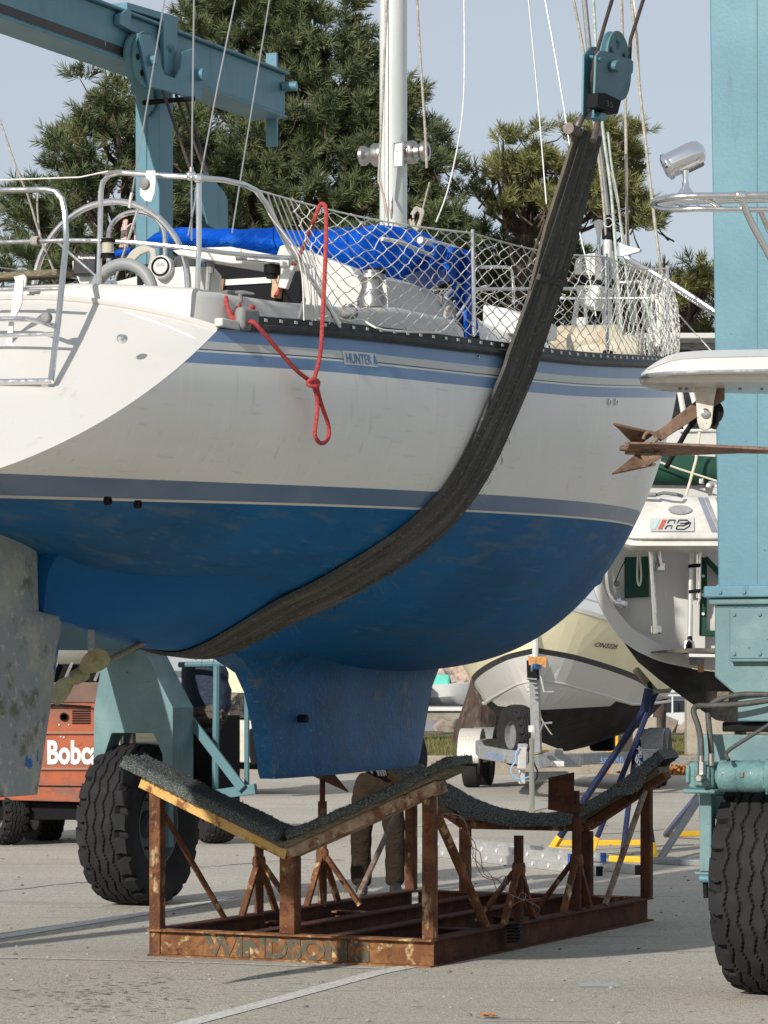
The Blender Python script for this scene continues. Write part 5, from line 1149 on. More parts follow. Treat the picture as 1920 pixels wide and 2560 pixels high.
for k in range(5): rod([PT(x + r_.uniform(-5, 5), y + r_.uniform(-6, 6), tm - .16) for x, y in ((1030, 540), (1042, 522), (1056, 530), (1050, 560), (1036, 575), (1028, 552))], .008, 'halyard_hank', M_rope, smoothk=3)
# rigging
def line(pp, r_, name, m, t0, t1=None, k=0):
    t1 = t0 if t1 is None else t1; n = len(pp); pts = [PT(x, y, t0 + (t1 - t0) * i / (n - 1)) for i, (x, y) in enumerate(pp)]
    return rod(pts, r_, name, m, n=6, smoothk=k)
line([(330, 482), (352, 355), (413, -10)], .0045, 'backstay', M_wire, -3.3, -1.5); line([(324, 520), (326, 500), (330, 482)], .010, 'turnbuckle', M_steel, -3.3)
line([(479, 600), (479, 430), (485, -10)], .005, 'backstay', M_wire, -3.3, -1.5); line([(470, 590), (505, 420), (545, 210), (590, -10)], .005, 'topping_lift', M_wire, -2.0, -1.0); line([(580, 582), (612, 380), (675, -10)], .0048, 'lazy_jack', M_wire, -1.0, .5)
line([(0, 450), (200, 443), (270, 428)], .004, 'rail_wire', M_net, -3.5); line([(255, 433), (300, 428)], .009, 'turnbuckle', M_steel, -3.45)
line([(0, 300), (45, 430), (70, 490), (100, 590), (140, 690)], .006, 'stern_line', M_rope, -3.2, -3.0, 3); line([(95, 478), (93, 520), (100, 590), (110, 620)], .005, 'stern_line', M_rope, -3.3, None, 3)
line([(968, -10), (960, 180), (948, 420), (946, 450)], .0085, 'halyard', M_rope, tm - .3, None, 3); line([(946, 450), (962, 500), (968, 540)], .008, 'halyard', mat('orange_speckled_rope', (.45, .33, .26), .9), tm - .3, None, 3)
line([(1042, -10), (1050, 130), (1063, 330), (1067, 420)], .009, 'halyard', M_rope, tm - .1, None, 3); line([(1074, 455), (1060, 510), (1048, 560)], .006, 'halyard', M_rope, tm - .1, None, 3)
line([(1160, -10), (1161, 150), (1158, 260), (1145, 360), (1118, 480), (1090, 555)], .0052, 'halyard', M_net, tm + .1, 1.0, 4)
line([(1320, -10), (1345, 250), (1366, 510)], .005, 'shroud', M_wire, 1.2, .8); line([(1361, -10), (1395, 180), (1425, 370), (1445, 560), (1468, 660), (1490, 790)], .005, 'shroud', M_wire, 2.0, 2.0, 2)
MF = (('furler', 1466, 1548, .024, M_galv), ('forestay', 1487, 1560, .009, M_rope), ('halyard', 1432, 1530, .008, M_rope), ('forestay_line', 1556, 1575, .009, M_rope), ('forestay_line', 1551, 1566, .006, M_wire))
line([(1460, -10), (1480, 200), (1500, 380), (1522, 560), (1545, 760), (1552, 860)], .023, 'furler', M_galv, 5.2, 5.85)
line([(1432, -10), (1462, 150), (1495, 380), (1510, 520), (1522, 700), (1530, 820)], .012, 'halyard', M_rope, 5.2, 5.6, 3); line([(1483, -10), (1492, 150), (1508, 330), (1528, 480), (1545, 700), (1560, 880)], .0125, 'halyard', mat('pale_green_rope', (.50, .56, .50), .9, layers=[((.32, .38, .34), 30, .45, .6)]), 5.0, 5.5, 3)
line([(1552, -10), (1562, 200), (1565, 330), (1570, 600), (1590, 780), (1600, 870)], .011, 'halyard', M_rope, 5.2, 5.4, 3); line([(1556, -10), (1560, 200), (1564, 420), (1566, 600), (1570, 760)], .006, 'halyard', M_rope, 5.3, 5.3, 3)
line([(1578, -10), (1600, 230), (1628, 480), (1645, 620), (1656, 690)], .012, 'halyard', M_rope, 4.9, 4.5, 3); line([(1583, -10), (1592, 80), (1600, 230)], .009, 'halyard', M_net, 4.9, 4.9, 2)
line([(1520, 330), (1530, 420), (1545, 500), (1560, 640), (1580, 800)], .009, 'halyard', MATS['pale_green_rope'], 5.0, 5.3, 3); line([(1528, 430), (1548, 530), (1570, 650)], .006, 'halyard', M_rope, 5.0, 5.2, 3)
MB().box((0, 0, 0), (.10, .08, .20), Matrix.Translation(PT(1522, 570, 5.5)) @ rotL).build('furler_drum', M_blackm, BOAT, bevel=.02); rod(ringpts(PT(1521, 556, 5.4), .035, 0, 6.28, 16), .006, 'snap_shackle', M_steel)
for k in range(14):
    x = 1600 + r_.uniform(-25, 75); line([(x, 705 + r_.uniform(-10, 40)), (x + r_.uniform(-12, 12), 780), (x + r_.uniform(-14, 20), 850 + r_.uniform(0, 30))], r_.uniform(.006, .012), 'bundled_rope', MATS['pale_green_rope'] if k % 2 else M_net, 4.9, None, 3)
rod([PT(1560, 640, 5.2), PT(1690, 715, 5.2), PT(1805, 790, 5.2)], .018, 'bow_rail'); rod([PT(1560, 650, 5.25), PT(1690, 725, 5.25), PT(1805, 800, 5.25)], .012, 'bow_rail')
line([(1560, 650), (1700, 790), (1780, 880)], .006, 'jib_sheet', M_net, 5.4, 5.4)
rod([PT(1340, 745, 4.2), PT(1500, 746, 4.2), PT(1625, 745, 4.2)], .010, 'port_rail', M_steel)
# blue canvas: folded dodger across the cabin and hanging at the side
mb = MB(); P = []
def canvas_row(c, rz, ry, ph, seed):
    row = []
    for k in range(25):
        a = 2 * math.pi * k / 24; w_ = 1 + .22 * mnoise.noise(Vector((math.cos(a) * 1.6, math.sin(a) * 1.6, seed)))
        row.append(c + AX * (ry * math.cos(a) * w_) + ZX * (rz * math.sin(a) * w_))
    return row
path = [(378, 607, .02, .10), (400, 603, .045, .14), (450, 603, .065, .18), (520, 608, .085, .2), (600, 613, .095, .2), (700, 617, .105, .2), (780, 625, .115, .2), (860, 632, .14, .2), (930, 636, .17, .2), (985, 645, .19, .22), (1020, 652, .20, .24), (1060, 650, .17, .26), (1100, 648, .12, .26)]
for i, (x, y, rz, ry) in enumerate(path):
    P.append(canvas_row(PT(x, y, -.15 + (.5 * max(0, (x - 950) / 150))), rz, ry, 0, i * .35))
Q = []
for a, b_ in zip(P[:-1], P[1:]):
    for j in range(4): Q.append([p.lerp(q, j / 4) for p, q in zip(a, b_)])
Q.append(P[-1])
Q = [[p + ZX * .022 * mnoise.noise(p * 4.5) + ZX * .012 * mnoise.noise(p * 11 + Vector((3, 1, 2))) + AX * .03 * mnoise.noise(p * 3.5) for p in r_q] for r_q in Q]
mb.grid(Q); mb.f.append(tuple(range(25))); mb.f.append(tuple(range((len(Q) - 1) * 25, len(Q) * 25))); part(mb, 'folded_dodger', M_blue, smooth=50)
# draped side of the canvas
P = []
for i in range(26):
    u = i / 25; row = []
    for j in range(22):
        v = j / 21
        x = 1075 + (1185 - 1075) * (u) + 10 * v; y = 606 + 24 * u + v * (50 + 195 * min(1, max(0, (u - .35) / .4)) * 1.0)
        if u < .35: y = 606 + 24 * u + v * 60
        b = 1.10 + .05 * math.sin(u * 16 + v * 2) * (.4 + v) + .16 * v ** 1.5
        row.append(PB(x + 6 * math.sin(v * 5 + u * 3), y, b))
    P.append(row)
mb = MB(); mb.grid(P); o = part(mb, 'hanging_canvas', M_blue, smooth=60); sm = o.modifiers.new('solid', 'SOLIDIFY'); sm.thickness = .012
# dodger frame tubes and clear window
rod([PB(1050, 600, .98), PB(1140, 624, 1.02), PB(1160, 640, 1.05), PB(1162, 680, 1.08), PB(1150, 710, 1.1), PB(1112, 745, 1.12)], .022, 'dodger_frame', M_alu, smoothk=5)
rod([PB(955, 597, .92), PB(1000, 606, .97), PB(1050, 627, 1.0), PB(1095, 643, 1.04), PB(1104, 632, 1.04), (PB(1112, 622, 1.04))], .013, 'canvas_piping', M_whitep, smoothk=4)
mb = MB(); mb.grid([[PB(1010 + 30 * u + 90 * v, 690 - 30 * v + 30 * u, 1.03 + .02 * math.sin(v * 5)) for v in np.linspace(0, 1, 8)] for u in np.linspace(0, 1.3, 6)]); part(mb, 'clear_window', M_glass)
rod([PB(1070, 838, 1.55), PB(1110, 826, 1.5), PB(1150, 780, 1.3), PB(1185, 730, 1.2), PB(1215, 715, 1.2)], .008, 'furling_line', M_whitep, smoothk=5)
rod(ringpts(PB(1125, 800, 1.36), .075, 0, 6.28, 20, ex=AX, ez=ZX), .012, 'rope_ring', M_rope); MB().box((0, 0, 0), (.06, .10, .08), Matrix.Translation(PB(1098, 752, 1.15))).build('frame_hinge', M_winch, BOAT, bevel=.015)
# handrail, hatches and fenders forward
rod([PB(1200, 668, .7), PB(1262, 668, .7), PB(1280, 682, .7), PB(1284, 760, .7)], .011, 'grab_rail', smoothk=3)
secs = []
for t, w_, zt in ((2.6, .55, 3.98), (3.0, .62, 4.05), (3.6, .58, 4.04), (4.2, .45, 4.0), (4.5, .3, 3.95)): secs.append([L(t, .35 + w_ * .6 * math.cos(a), 3.8 + (zt - 3.8) * (max(0, math.sin(a)) ** .6)) for a in [math.pi * k / 12 for k in range(13)]])
loft(secs, 'foredeck_hatch', M_white)
def fender(c, d, ln, r_, m): return MB().lathe([(.01, -ln / 2), (r_ * .7, -ln * .46), (r_, -ln * .36), (r_, ln * .36), (r_ * .7, ln * .46), (.01, ln / 2)], 16, Matrix.Translation(c) @ d.to_track_quat('Y', 'Z').to_matrix().to_4x4()).build('fender', m, BOAT)
M_fend = mat('yellowed_fender_vinyl', (.46, .42, .31), .55, layers=[((.40, .26, .14), 6, .5, .7)])
fender(PT(1470, 855, 2.9), (BX + AX * .2).normalized(), .55, .12, M_fend); fender(PT(1505, 878, 2.9), (BX + AX * .1).normalized(), .6, .11, M_fend)
# outboard motor clamped on the port rail, antenna, posts
OB = MB(); c0 = PT(1470, 690, 4.2)
def ob(poly, t, dep, name, m, par=BOAT, bv=.02): mb = MB(); mb.prism([PT(x, y, t) for x, y in poly], AX * 0, AX * dep); return mb.build(name, m, par, smooth=0, bevel=bv)
obm = ob([(1432, 686), (1436, 650), (1452, 636), (1484, 631), (1500, 638), (1506, 655), (1506, 690)], 4.2, .32, 'outboard_cowl', M_whitep)
ob([(1433, 690), (1505, 690), (1505, 708), (1435, 710)], 4.21, .3, 'cowl_band', M_blackm, obm, .004); ob([(1436, 712), (1504, 712), (1500, 730), (1486, 768), (1450, 768), (1442, 740)], 4.2, .3, 'outboard_leg', M_whitep, obm)
ob([(1486, 632), (1500, 638), (1507, 660), (1507, 700), (1486, 700)], 4.19, .2, 'cowl_side', M_grey, obm, .01)
textmesh('NWN', .062, M_letter_k, 'motor_lettering', obm, lambda u, v: PT(1466 - v * 280, 684 - u * 280, 4.192)); textmesh('G', .058, M_letter_k, 'motor_lettering', obm, lambda u, v: PT(1470 - v * 280, 731 - u * 280, 4.192))
MB().lathe([(.001, 0), (.028, .01), (.035, .03), (.035, .05), (.022, .09), (.014, .14), (.014, .19), (.008, .2), (.008, .23)], 18, Matrix.Translation(PT(1497, 548, 4.6)) @ Matrix.Rotation(R(-90), 4, 'X')).build('antenna_dome', M_whitep, BOAT)
rod([PT(1497, 600, 4.6), PT(1505, 760, 4.6)], .012, 'antenna_pole', M_steel)
for x, w_ in ((1518, .034), (1520, .02)): rod([PT(x, 600, 4.5), PT(x - 2, 850, 4.5)], w_, 'davit_post', M_whitep)
ob([(1545, 605), (1560, 612), (1600, 622), (1598, 628), (1558, 640), (1540, 640)], 4.4, .05, 'white_flag_cloth', mat('pale_cloth', (.55, .6, .62), .8), BOAT, 0)
MB().lathe([(.045, 0), (.045, .02), (.04, .14), (.03, .15)], 14, Matrix.Translation(PT(1455, 845, 4.0)) @ Matrix.Rotation(R(90), 4, 'X')).build('deck_bottle', M_whitep, BOAT)
rod([PT(1428, 852, 4.2), PT(1445, 745, 4.2)], .02, 'outboard_mount', M_whitep)
ob([(1205, 760), (1262, 770), (1310, 790), (1340, 800), (1340, 840), (1205, 830)], 1.6, .4, 'anchor_locker_lid', M_whitep)
# ------------------------------------------------------------------ red mooring line
M_r = M_red
RR = thing('mooring_line', 'red mooring rope knotted in a hanging loop over the blue stripes of the yacht', 'rope', PB(783, 962, 1.5))
def rr(pts, r_=.0115, k=5): return MB().tube(smoothpath(pts, k), r_, 10).build('rope_run', M_r, RR)
def PBs(pp): return [PB(x, y, b) for x, y, b in pp]
rr(PBs([(622, 806, 1.36), (634, 806, 1.40), (655, 828, 1.43), (700, 880, 1.47), (740, 925, 1.5), (772, 950, 1.52)]))
rr(PBs([(783, 955, 1.54), (797, 905, 1.56), (803, 860, 1.58), (806, 800, 1.58), (811, 700, 1.56), (815, 600, 1.52), (815, 530, 1.48), (811, 512, 1.46), (803, 510, 1.44), (797, 520, 1.43), (785, 550, 1.42), (770, 590, 1.3), (750, 635, 1.2), (720, 690, 1.1), (688, 742, 1.05)]))
rr(PBs([(785, 965, 1.54), (793, 1000, 1.54), (793, 1030, 1.54), (788, 1070, 1.54), (788, 1090, 1.54), (798, 1106, 1.54), (812, 1106, 1.54), (822, 1088, 1.54), (820, 1060, 1.54), (808, 1025, 1.54), (800, 1000, 1.54), (792, 968, 1.56)]))
for k in range(3):
    c = PB(783, 960, 1.55); rr([c + AX * .030 * math.cos(a + k) + ZX * (.014 * math.sin(a + k) + .007 * k) + BX * (.018 * math.sin(a * 1.5 + k)) for a in [j * .8 for j in range(8)]], .0115, 4)
rr(PBs([(565, 742, 1.2), (568, 765, 1.22), (578, 790, 1.26), (590, 802, 1.3), (602, 800, 1.32)])); rr(PBs([(600, 745, 1.2), (598, 765, 1.22), (590, 785, 1.25), (586, 800, 1.3)])); rr(PBs([(605, 790, 1.3), (618, 785, 1.32), (628, 770, 1.33), (633, 768, 1.33)]), .014)
# ------------------------------------------------------------------ trailer boat
def up_(x, y, z=0): return Vector((x, y, z))
phi = R(10); TD = Vector((math.sin(phi), math.cos(phi), 0)); TS = Vector((math.cos(phi), -math.sin(phi), 0)); TO = Vector((2.16, 45.6, 0))
TB = thing('trailer_boat', 'cream and white motorboat with a black bottom sitting on a galvanised trailer', 'motorboat', TO)
TL = lambda u, s, z: TO + TD * u + TS * s + ZX * z
rows = []; NST = 26
for i in range(NST):
    q = i / (NST - 1); d = 6.4 * q ** 1.5
    B = 1.58 * min(1, math.sin(min(1, d / 3.2) * math.pi / 2)) ** .65 + .03; zs = 2.78 - .90 * min(1, d / 4.2) ** .9 + .0 * d
    zk = 2.3 - 1.05 * min(1, d / .5) ** .7 - .68 * min(1, max(0, d - .2) / 3.4) ** .8
    zst = 2.07 - .62 * min(1, d / 3.6) ** .95; zw = 1.24 + .02 * d; zc = 1.62 - .42 * min(1, d / 3.4)
    f = lambda z: max(.0, (z - zk) / max(.01, zs - zk))
    def bw(z, B=B, zk=zk, zs=zs, d=d): x = max(0, min(1, (z - zk) / max(.01, zs - zk))); return B * x ** (.80 - .35 * min(1, d / 2.5)) + .02
    row = []
    zz = [zk, zk + (min(zw, zc) - zk) * .5, min(zw, zc), max(zw, zc), zst - .12, zst, zst + .075, zst + .30, zs - .03, zs - .03, zs + .03, zs + .05]
    for j, z in enumerate(zz):
        b_ = bw(z) * (1 if j < 9 else 1.03) - (.03 if j == 11 else 0)
        if j == 3: b_ *= 1.03
        row.append((b_ if j else .012, z))
    rows.append((d, row))
mb_b = {0: MB(), 1: MB(), 2: MB(), 3: MB(), 4: MB()}
band = [0, 0, 0, 1, 1, 2, 3, 3, 4, 4, 4]
for s in (1, -1):
    for (d0, r0), (d1, r1) in zip(rows[:-1], rows[1:]):
        for j in range(len(r0) - 1):
            bj = band[j] if j != 2 else (1 if d0 < 2.0 else 0)
            mb_b[bj].add([TL(d0, s * r0[j][0], r0[j][1]), TL(d1, s * r1[j][0], r1[j][1]), TL(d1, s * r1[j + 1][0], r1[j + 1][1]), TL(d0, s * r0[j + 1][0], r0[j + 1][1])], [(0, 1, 2, 3)])
for k, nm, m in ((0, 'hull_bottom', M_antif), (1, 'hull_side', M_white), (2, 'dark_stripe', M_black), (3, 'upper_hull', M_cream), (4, 'rub_rail', M_whitep)):
    mb = mb_b[k]; mb.build(nm, m, TB, smooth=0)
mb = MB(); mb.grid([[TL(d, q * r_[-1][0], r_[-1][1] + .03 * (1 - q * q)) for q in (-1, -.5, 0, .5, 1)] for d, r_ in rows]); mb.build('foredeck', M_white, TB)
MB().tube([TL(-.03, 0, z) + TD * 0 for z in (1.32, 1.6, 2.0, 2.4, 2.8)], .045, 8).build('stem_band', M_white, TB)
for s in (1, -1): MB().tube([TL(rows[k][0], s * (rows[k][1][3][0] + .02), rows[k][1][3][1] + .10 - .02 * k * .3) for k in range(2, NST)], .025, 6).build('spray_rail', M_white, TB)
mb = MB()
for s in (1, -1): MB().tube([TL(.3, s * .3, 2.95), TL(1.5, s * .95, 2.75), TL(3, s * 1.3, 2.5)], .015, 6).build('bow_rail', M_steel, TB)
ft = lambda u, v: TL(1.05 + u * .93, 1.0 + u * .42 + .04, 2.34 + v - u * .12)
def tside(d, z):
    r_ = None
    for (d0, a), (d1, b_) in zip(rows[:-1], rows[1:]):
        if d0 <= d <= d1:
            w_ = (d - d0) / (d1 - d0); za = [x[1] for x in a[:9]]; zb = [x[1] for x in b_[:9]]
            return (1 - w_) * np.interp(z, za, [x[0] for x in a[:9]]) + w_ * np.interp(z, zb, [x[0] for x in b_[:9]])
    return 1.5
def fT(u, v): d = .80 + u * 1.3; z = 2.16 + v * .9 - u * .10; return TL(d, tside(d, z) + .03, z)
textmesh('ON3228', .10, M_letter_k, 'registration_number', TB, fT, bold=.0015, shear=.2)
om = thing('outboard_motor', 'black outboard motor on the stern of the cream trailer boat', 'outboard motor', TL(6.5, .2, 0))
MB().box((0, 0, 0), (.40, .35, .9), Matrix.Translation(TL(6.6, .25, .95)) @ Matrix.Rotation(-phi, 4, 'Z')).build('midsection', M_blackm, om, bevel=.06); MB().box((0, 0, 0), (.5, .6, .5), Matrix.Translation(TL(6.7, .25, 1.9)) @ Matrix.Rotation(-phi, 4, 'Z')).build('cowling', M_blackm, om, bevel=.12)
# trailer
TR = thing('boat_trailer', 'galvanised boat trailer with white fenders under the cream motorboat', 'trailer', TO)
def tp(pts, w_, h, name, m=M_galv, par=TR):
    o = None
    for a, b_ in zip(pts[:-1], pts[1:]): o = MB().beam(a, b_, w_, h).build(name, m, par, smooth=0, bevel=.01)
    return o
Y0 = 46.0
tp([PY(1340, 1905, 44.8), PY(1405, 1888, 45.0)], .12, .2, 'frame_beam'); tp([PY(1352, 1902, 44.9), PY(1448, 1900, 45.5)], .1, .19, 'frame_beam')
tp([PY(1448, 1898, 45.5), PY(1560, 1893, 46.6), PY(1640, 1885, 48.5), PY(1625, 1885, 53)], .10, .165, 'frame_beam')
tp([PY(1315, 1896, 44.8), PY(1262, 1890, 45.2), PY(1205, 1880, 46.0), PY(1196, 1868, 47.0), PY(1215, 1862, 49.0), PY(1260, 1860, 53)], .09, .19, 'frame_beam')
textmesh('5STARR', .115, M_letter_b, 'maker_lettering', TR, lambda u, v: PY(1215 + u * 108, 1893 + u * 24 - v * 165, 45.0), bold=.002); textmesh('5STARR', .115, M_letter_b, 'maker_lettering', TR, lambda u, v: PY(1500 + u * 150, 1908 - u * 5 - v * 165, 45.5), bold=.002)
textmesh('TRAILER DATA', .022, M_letter_k, 'data_lettering', TR, lambda u, v: PY(1382 + u * 150, 1912 - v * 160, 44.6))
MB().add([PY(1378, 1902, 44.63), PY(1410, 1903, 44.63), PY(1410, 1916, 44.63), PY(1378, 1916, 44.63)], [(0, 1, 2, 3)]).build('data_plate', M_whitep, TR, smooth=0)
tp([PY(1335, 1665, 44.6), PY(1342, 1880, 44.8)], .13, .13, 'winch_post'); tp([PY(1331, 1650, 44.5), PY(1333, 1700, 44.5)], .16, .16, 'winch_post_head', M_blackm)
wd_ = MB().lathe([(.05, -.07), (.05, .07)], 14, Matrix.Translation(PY(1340, 1664, 44.2)) @ Matrix.Rotation(R(90), 4, 'Z')).build('winch_drum', mat('blue_strap', (.05, .22, .55), .6), TR)
for x in (1329, 1352): MB().lathe([(.085, -.008), (.085, .008), (.01, .008), (.01, -.008)], 18, Matrix.Translation(PY(x, 1664, 44.2)) @ Matrix.Rotation(R(90), 4, 'Z')).build('winch_side', M_galv, wd_)
for k in range(4): MB().beam(PY(1318, 1696 + k * 11, 44.4), PY(1342, 1698 + k * 11, 44.4), .03, .02).build('step_bracket', M_galv, TR)
MB().add([PY(x, y, 44.0) for x, y in ((1320, 1640), (1336, 1643), (1352, 1641), (1367, 1640), (1364, 1670), (1352, 1662), (1336, 1658), (1322, 1664))], [tuple(range(8))]).build('bow_stop', mat('amber_rubber', (.55, .26, .07), .6, layers=[((.35, .15, .04), 20, .45, .6)]), TR, smooth=0)
MB().tube([PY(1352, 1690, 44.3), PY(1360, 1730, 44.2), PY(1384, 1730, 44.2)], .018, 6).build('crank_handle', M_galv, TR); MB().tube([PY(1350, 1830, 44.3), PY(1358, 1808, 44.2), PY(1380, 1807, 44.2)], .015, 6).build('crank_handle', M_galv, TR)
tp([PY(1306, 1868, 44.0), PY(1304, 1922, 44.0)], .13, .12, 'coupler', M_alu); MB().box((0, 0, 0), (.14, .2, .08), Matrix.Translation(PY(1307, 1866, 44.1))).build('coupler_latch', M_galv, TR, bevel=.02)
tp([PY(1305, 1925, 44.1), PY(1305, 1960, 44.1)], .09, .03, 'hitch_tongue', M_alu)
MB().tube([PY(1329, 1850, 44.4), PZ(1330, 2025, .02)], .035, 10).build('tongue_jack', mat('jack_zinc', (.35, .33, .26), .5, .5), TR)
M_bl = mat('pale_blue_cable', (.20, .40, .70), .5)
MB().tube(smoothpath([PY(x, y, 43.9) for x, y in ((1298, 1868), (1290, 1885), (1288, 1905), (1280, 1915), (1278, 1930), (1290, 1945), (1310, 1946), (1330, 1938))], 4), .010, 6).build('brake_line', M_bl, TR)
MB().tube(smoothpath([PY(x, y, 43.9) for x, y in ((1322, 1870), (1330, 1890), (1336, 1910), (1344, 1930), (1340, 1948), (1330, 1952), (1326, 1930))], 4), .012, 6).build('wiring', M_blackm, TR)
MB().box((0, 0, 0), (.17, .15, .06), Matrix.Translation(PY(1362, 1880, 45.0))).build('ratchet_strap', mat('yellow_strap', (.70, .52, .02), .6), TR, bevel=.02)
tp([PY(1300, 1940, 46), PY(1420, 1938, 46)], .5, .10, 'lower_box', M_galv)
MB().tube([PY(1330, 1830, 44.25), PY(1330, 1832, 44.25) + ZX * .1], .05, 8).build('jack_label', M_whitep, TR)
def tw2(px, Y, name='wheel', fen=None):
    Mx = Matrix.Rotation(-phi, 4, 'Z') @ Matrix.Rotation(R(-90), 4, 'Z'); c = Vector(((px - 960) / F * Y, Y, .37))
    hub = MB().lathe([(.02, -.06), (.19, -.06), (.2, -.1), (.2, .1), (.19, .03), (.02, .03)], 20, Matrix.Translation(c) @ Mx).build(name, M_galv, TR)
    MB().lathe([(.2, -.10), (.3, -.125), (.355, -.11), (.37, -.07), (.37, .07), (.355, .11), (.3, .125), (.2, .10)], 28, Matrix.Translation(c) @ Mx, closed=True).build('tyre', M_tyre, hub)
    P = []
    for k in range(13):
        a = math.pi * (k / 12) * 1.02 - .02; r_ = .46; P.append([c + TS * q + TD * (-r_ * math.cos(a)) + ZX * (r_ * math.sin(a) * 1.12 + .03) for q in (-.17, -.16, .16, .17)])
    fo = MB().grid(P).build('fender', fen or M_alu, TR); fo.modifiers.new('s', 'SOLIDIFY').thickness = .02
M_fen = mat('tread_plate_fender', (.62, .60, .54), .55, .2, layers=[((.46, .44, .40), 60, .5, .6)], bump=(50, .6))
tw2(1180, 49.6, fen=M_fen); tw2(1212, 50.6, fen=M_galv); tw2(1634, 49.2, fen=M_galv); tw2(1648, 50.2, fen=M_galv)
# spare wheel on the tongue
Mx = Matrix.Translation(PY(1292, 1838, 45.3)) @ Matrix.Rotation(R(-68), 4, 'Z')
sw_ = MB().lathe([(.02, 0), (.2, -.02), (.2, -.1), (.21, .1), (.02, .06)], 20, Mx).build('spare_wheel', M_grey, TR); lug_tyre(MB(), .435, .26, Mx, nt_=200, nw=28, rin=.2).build('spare_tyre', M_tyre, sw_)
# ------------------------------------------------------------------ motor cruiser behind the lift leg
CY = 31.5
CB = thing('motor_cruiser', 'white cabin cruiser with dark bottom and green canvas standing behind the lift leg', 'cruiser', PY(1700, 1800, CY + 2))
def face(poly, Y, dep, name, m, par=CB, bv=0, sm=0): mb = MB(); mb.prism([PY(x, y, Y) for x, y in poly], (0, 0, 0), (0, dep, 0)); return mb.build(name, m, par, smooth=sm, bevel=bv)
rim = smoothpath([Vector((x, y, 0)) for x, y in ((1474, 1100), (1474, 1300), (1477, 1420), (1486, 1475), (1508, 1530), (1545, 1588), (1590, 1625), (1650, 1652), (1720, 1668), (1800, 1678), (1900, 1684))], 4)
inner = smoothpath([Vector((x, y, 0)) for x, y in ((1492, 1100), (1494, 1300), (1498, 1420), (1506, 1455), (1530, 1505), (1570, 1560), (1612, 1590), (1660, 1612), (1725, 1628), (1800, 1634), (1900, 1636))], 4)
P = [[PY(a.x, a.y, CY + .12), PY(a.x, a.y, CY), PY(b_.x, b_.y, CY - .01), PY(b_.x, b_.y, CY + .25)] for a, b_ in zip(rim, inner)]
MB().grid(P).build('transom_rim', M_white, CB, smooth=50)
poly = [(p.x, p.y) for p in inner] + [(1900, 1080), (1492, 1080)]; face(poly, CY + .22, .05, 'transom', M_white)
# hull side and dark bottom running away from us
P = []
for k in range(14):
    u = k / 13; Yk = CY + .1 + u * 8; s_ = 1 - .25 * u ** 2; row = []
    for a in rim: row.append(Vector((PY(a.x, a.y, CY).x + .95 * u, Yk, PY(a.x, a.y, CY).z + .25 * u)))
    P.append(row)
MB().grid(P).build('hull_side', M_white, CB, smooth=50)
b0 = [(1578, 1625), (1592, 1650), (1650, 1700), (1720, 1752), (1790, 1800), (1850, 1812), (1900, 1812)]; P = []
for k in range(10):
    u = k / 9; row = []
    for (x, y) in b0:
        p = PY(x, y, CY + .05); row.append(Vector((p.x + 1.1 * u, CY + .05 + 8 * u, p.z + .1 * u)))
    P.append(row)
mb = MB(); mb.grid(P); mb.build('hull_bottom', M_antif, CB)
face([(1560, 1606), (1592, 1628), (1650, 1655), (1720, 1671), (1800, 1681), (1900, 1690), (1900, 1812), (1850, 1812), (1790, 1800), (1720, 1752), (1650, 1700), (1596, 1655)], CY + .06, .05, 'bottom_face', mat('shiny_black_bottom', (.014, .013, .012), .5, spec=.25, layers=[((.04, .037, .032), 2.5, .45, .65, (1, 1, 1.6), 7)], bump=(3, .6, (1, 1, 1), .05)))
# swim platform
face([(1640, 1628), (1700, 1622), (1740, 1620), (1900, 1622), (1900, 1632), (1640, 1632)], CY - .6, .8, 'swim_platform', mat('dark_teak_slats', (.07, .06, .05), .8, layers=[((.14, .13, .11), 6, .45, .6, (1, 12, 1))])); face([(1722, 1634), (1900, 1637), (1900, 1644), (1724, 1642)], CY - .6, .7, 'platform_edge', M_whitep)
face([(1728, 1644), (1762, 1646), (1760, 1664), (1730, 1662)], CY - .3, .2, 'trim_tab_box', M_grey); MB().tube([PY(1752, 1660, CY - .2), PY(1752, 1680, CY - .2)], .03, 8).build('trim_ram', mat('orange_ram', (.45, .2, .08), .6), CB)
# fittings on the transom
face([(1562, 1393), (1622, 1391), (1623, 1492), (1562, 1495)], CY + .17, .04, 'green_panel', M_green)
def ct(pts, r_, name='davit_tube', m=M_steel, Y=CY - .1, k=0): 
    P_ = [PY(x, y, Y) for x, y in pts]; return MB().tube(smoothpath(P_, k) if k else P_, r_, 10).build(name, m, CB)
ct([(1622, 1330), (1628, 1400), (1638, 1584)], .028); ct([(1642, 1330), (1646, 1390), (1652, 1416)], .026, Y=CY)
face([(1626, 1562), (1654, 1562), (1654, 1586), (1626, 1586)], CY - .05, .1, 'base_plate', M_steel, bv=.02); face([(1640, 1402), (1664, 1402), (1664, 1430), (1640, 1430)], CY - .0, .1, 'base_plate', M_steel, bv=.02)
ct([(1517, 1420), (1518, 1460), (1525, 1490), (1540, 1506), (1552, 1508)], .022, 'grab_rail', k=4); MB().lathe([(.05, 0), (.06, .02), (.03, .04)], 14, Matrix.Translation(PY(1553, 1509, CY + .1)) @ Matrix.Rotation(R(180), 4, 'Z')).build('rail_foot', M_steel, CB)
ct([(1568, 1392), (1550, 1425), (1538, 1455)], .005, 'shock_cord', M_blackm); MB().lathe([(.03, 0), (.03, .03), (.01, .04)], 12, Matrix.Translation(PY(1541, 1459, CY + .15)) @ Matrix.Rotation(R(180), 4, 'Z')).build('cord_button', M_grey, CB)
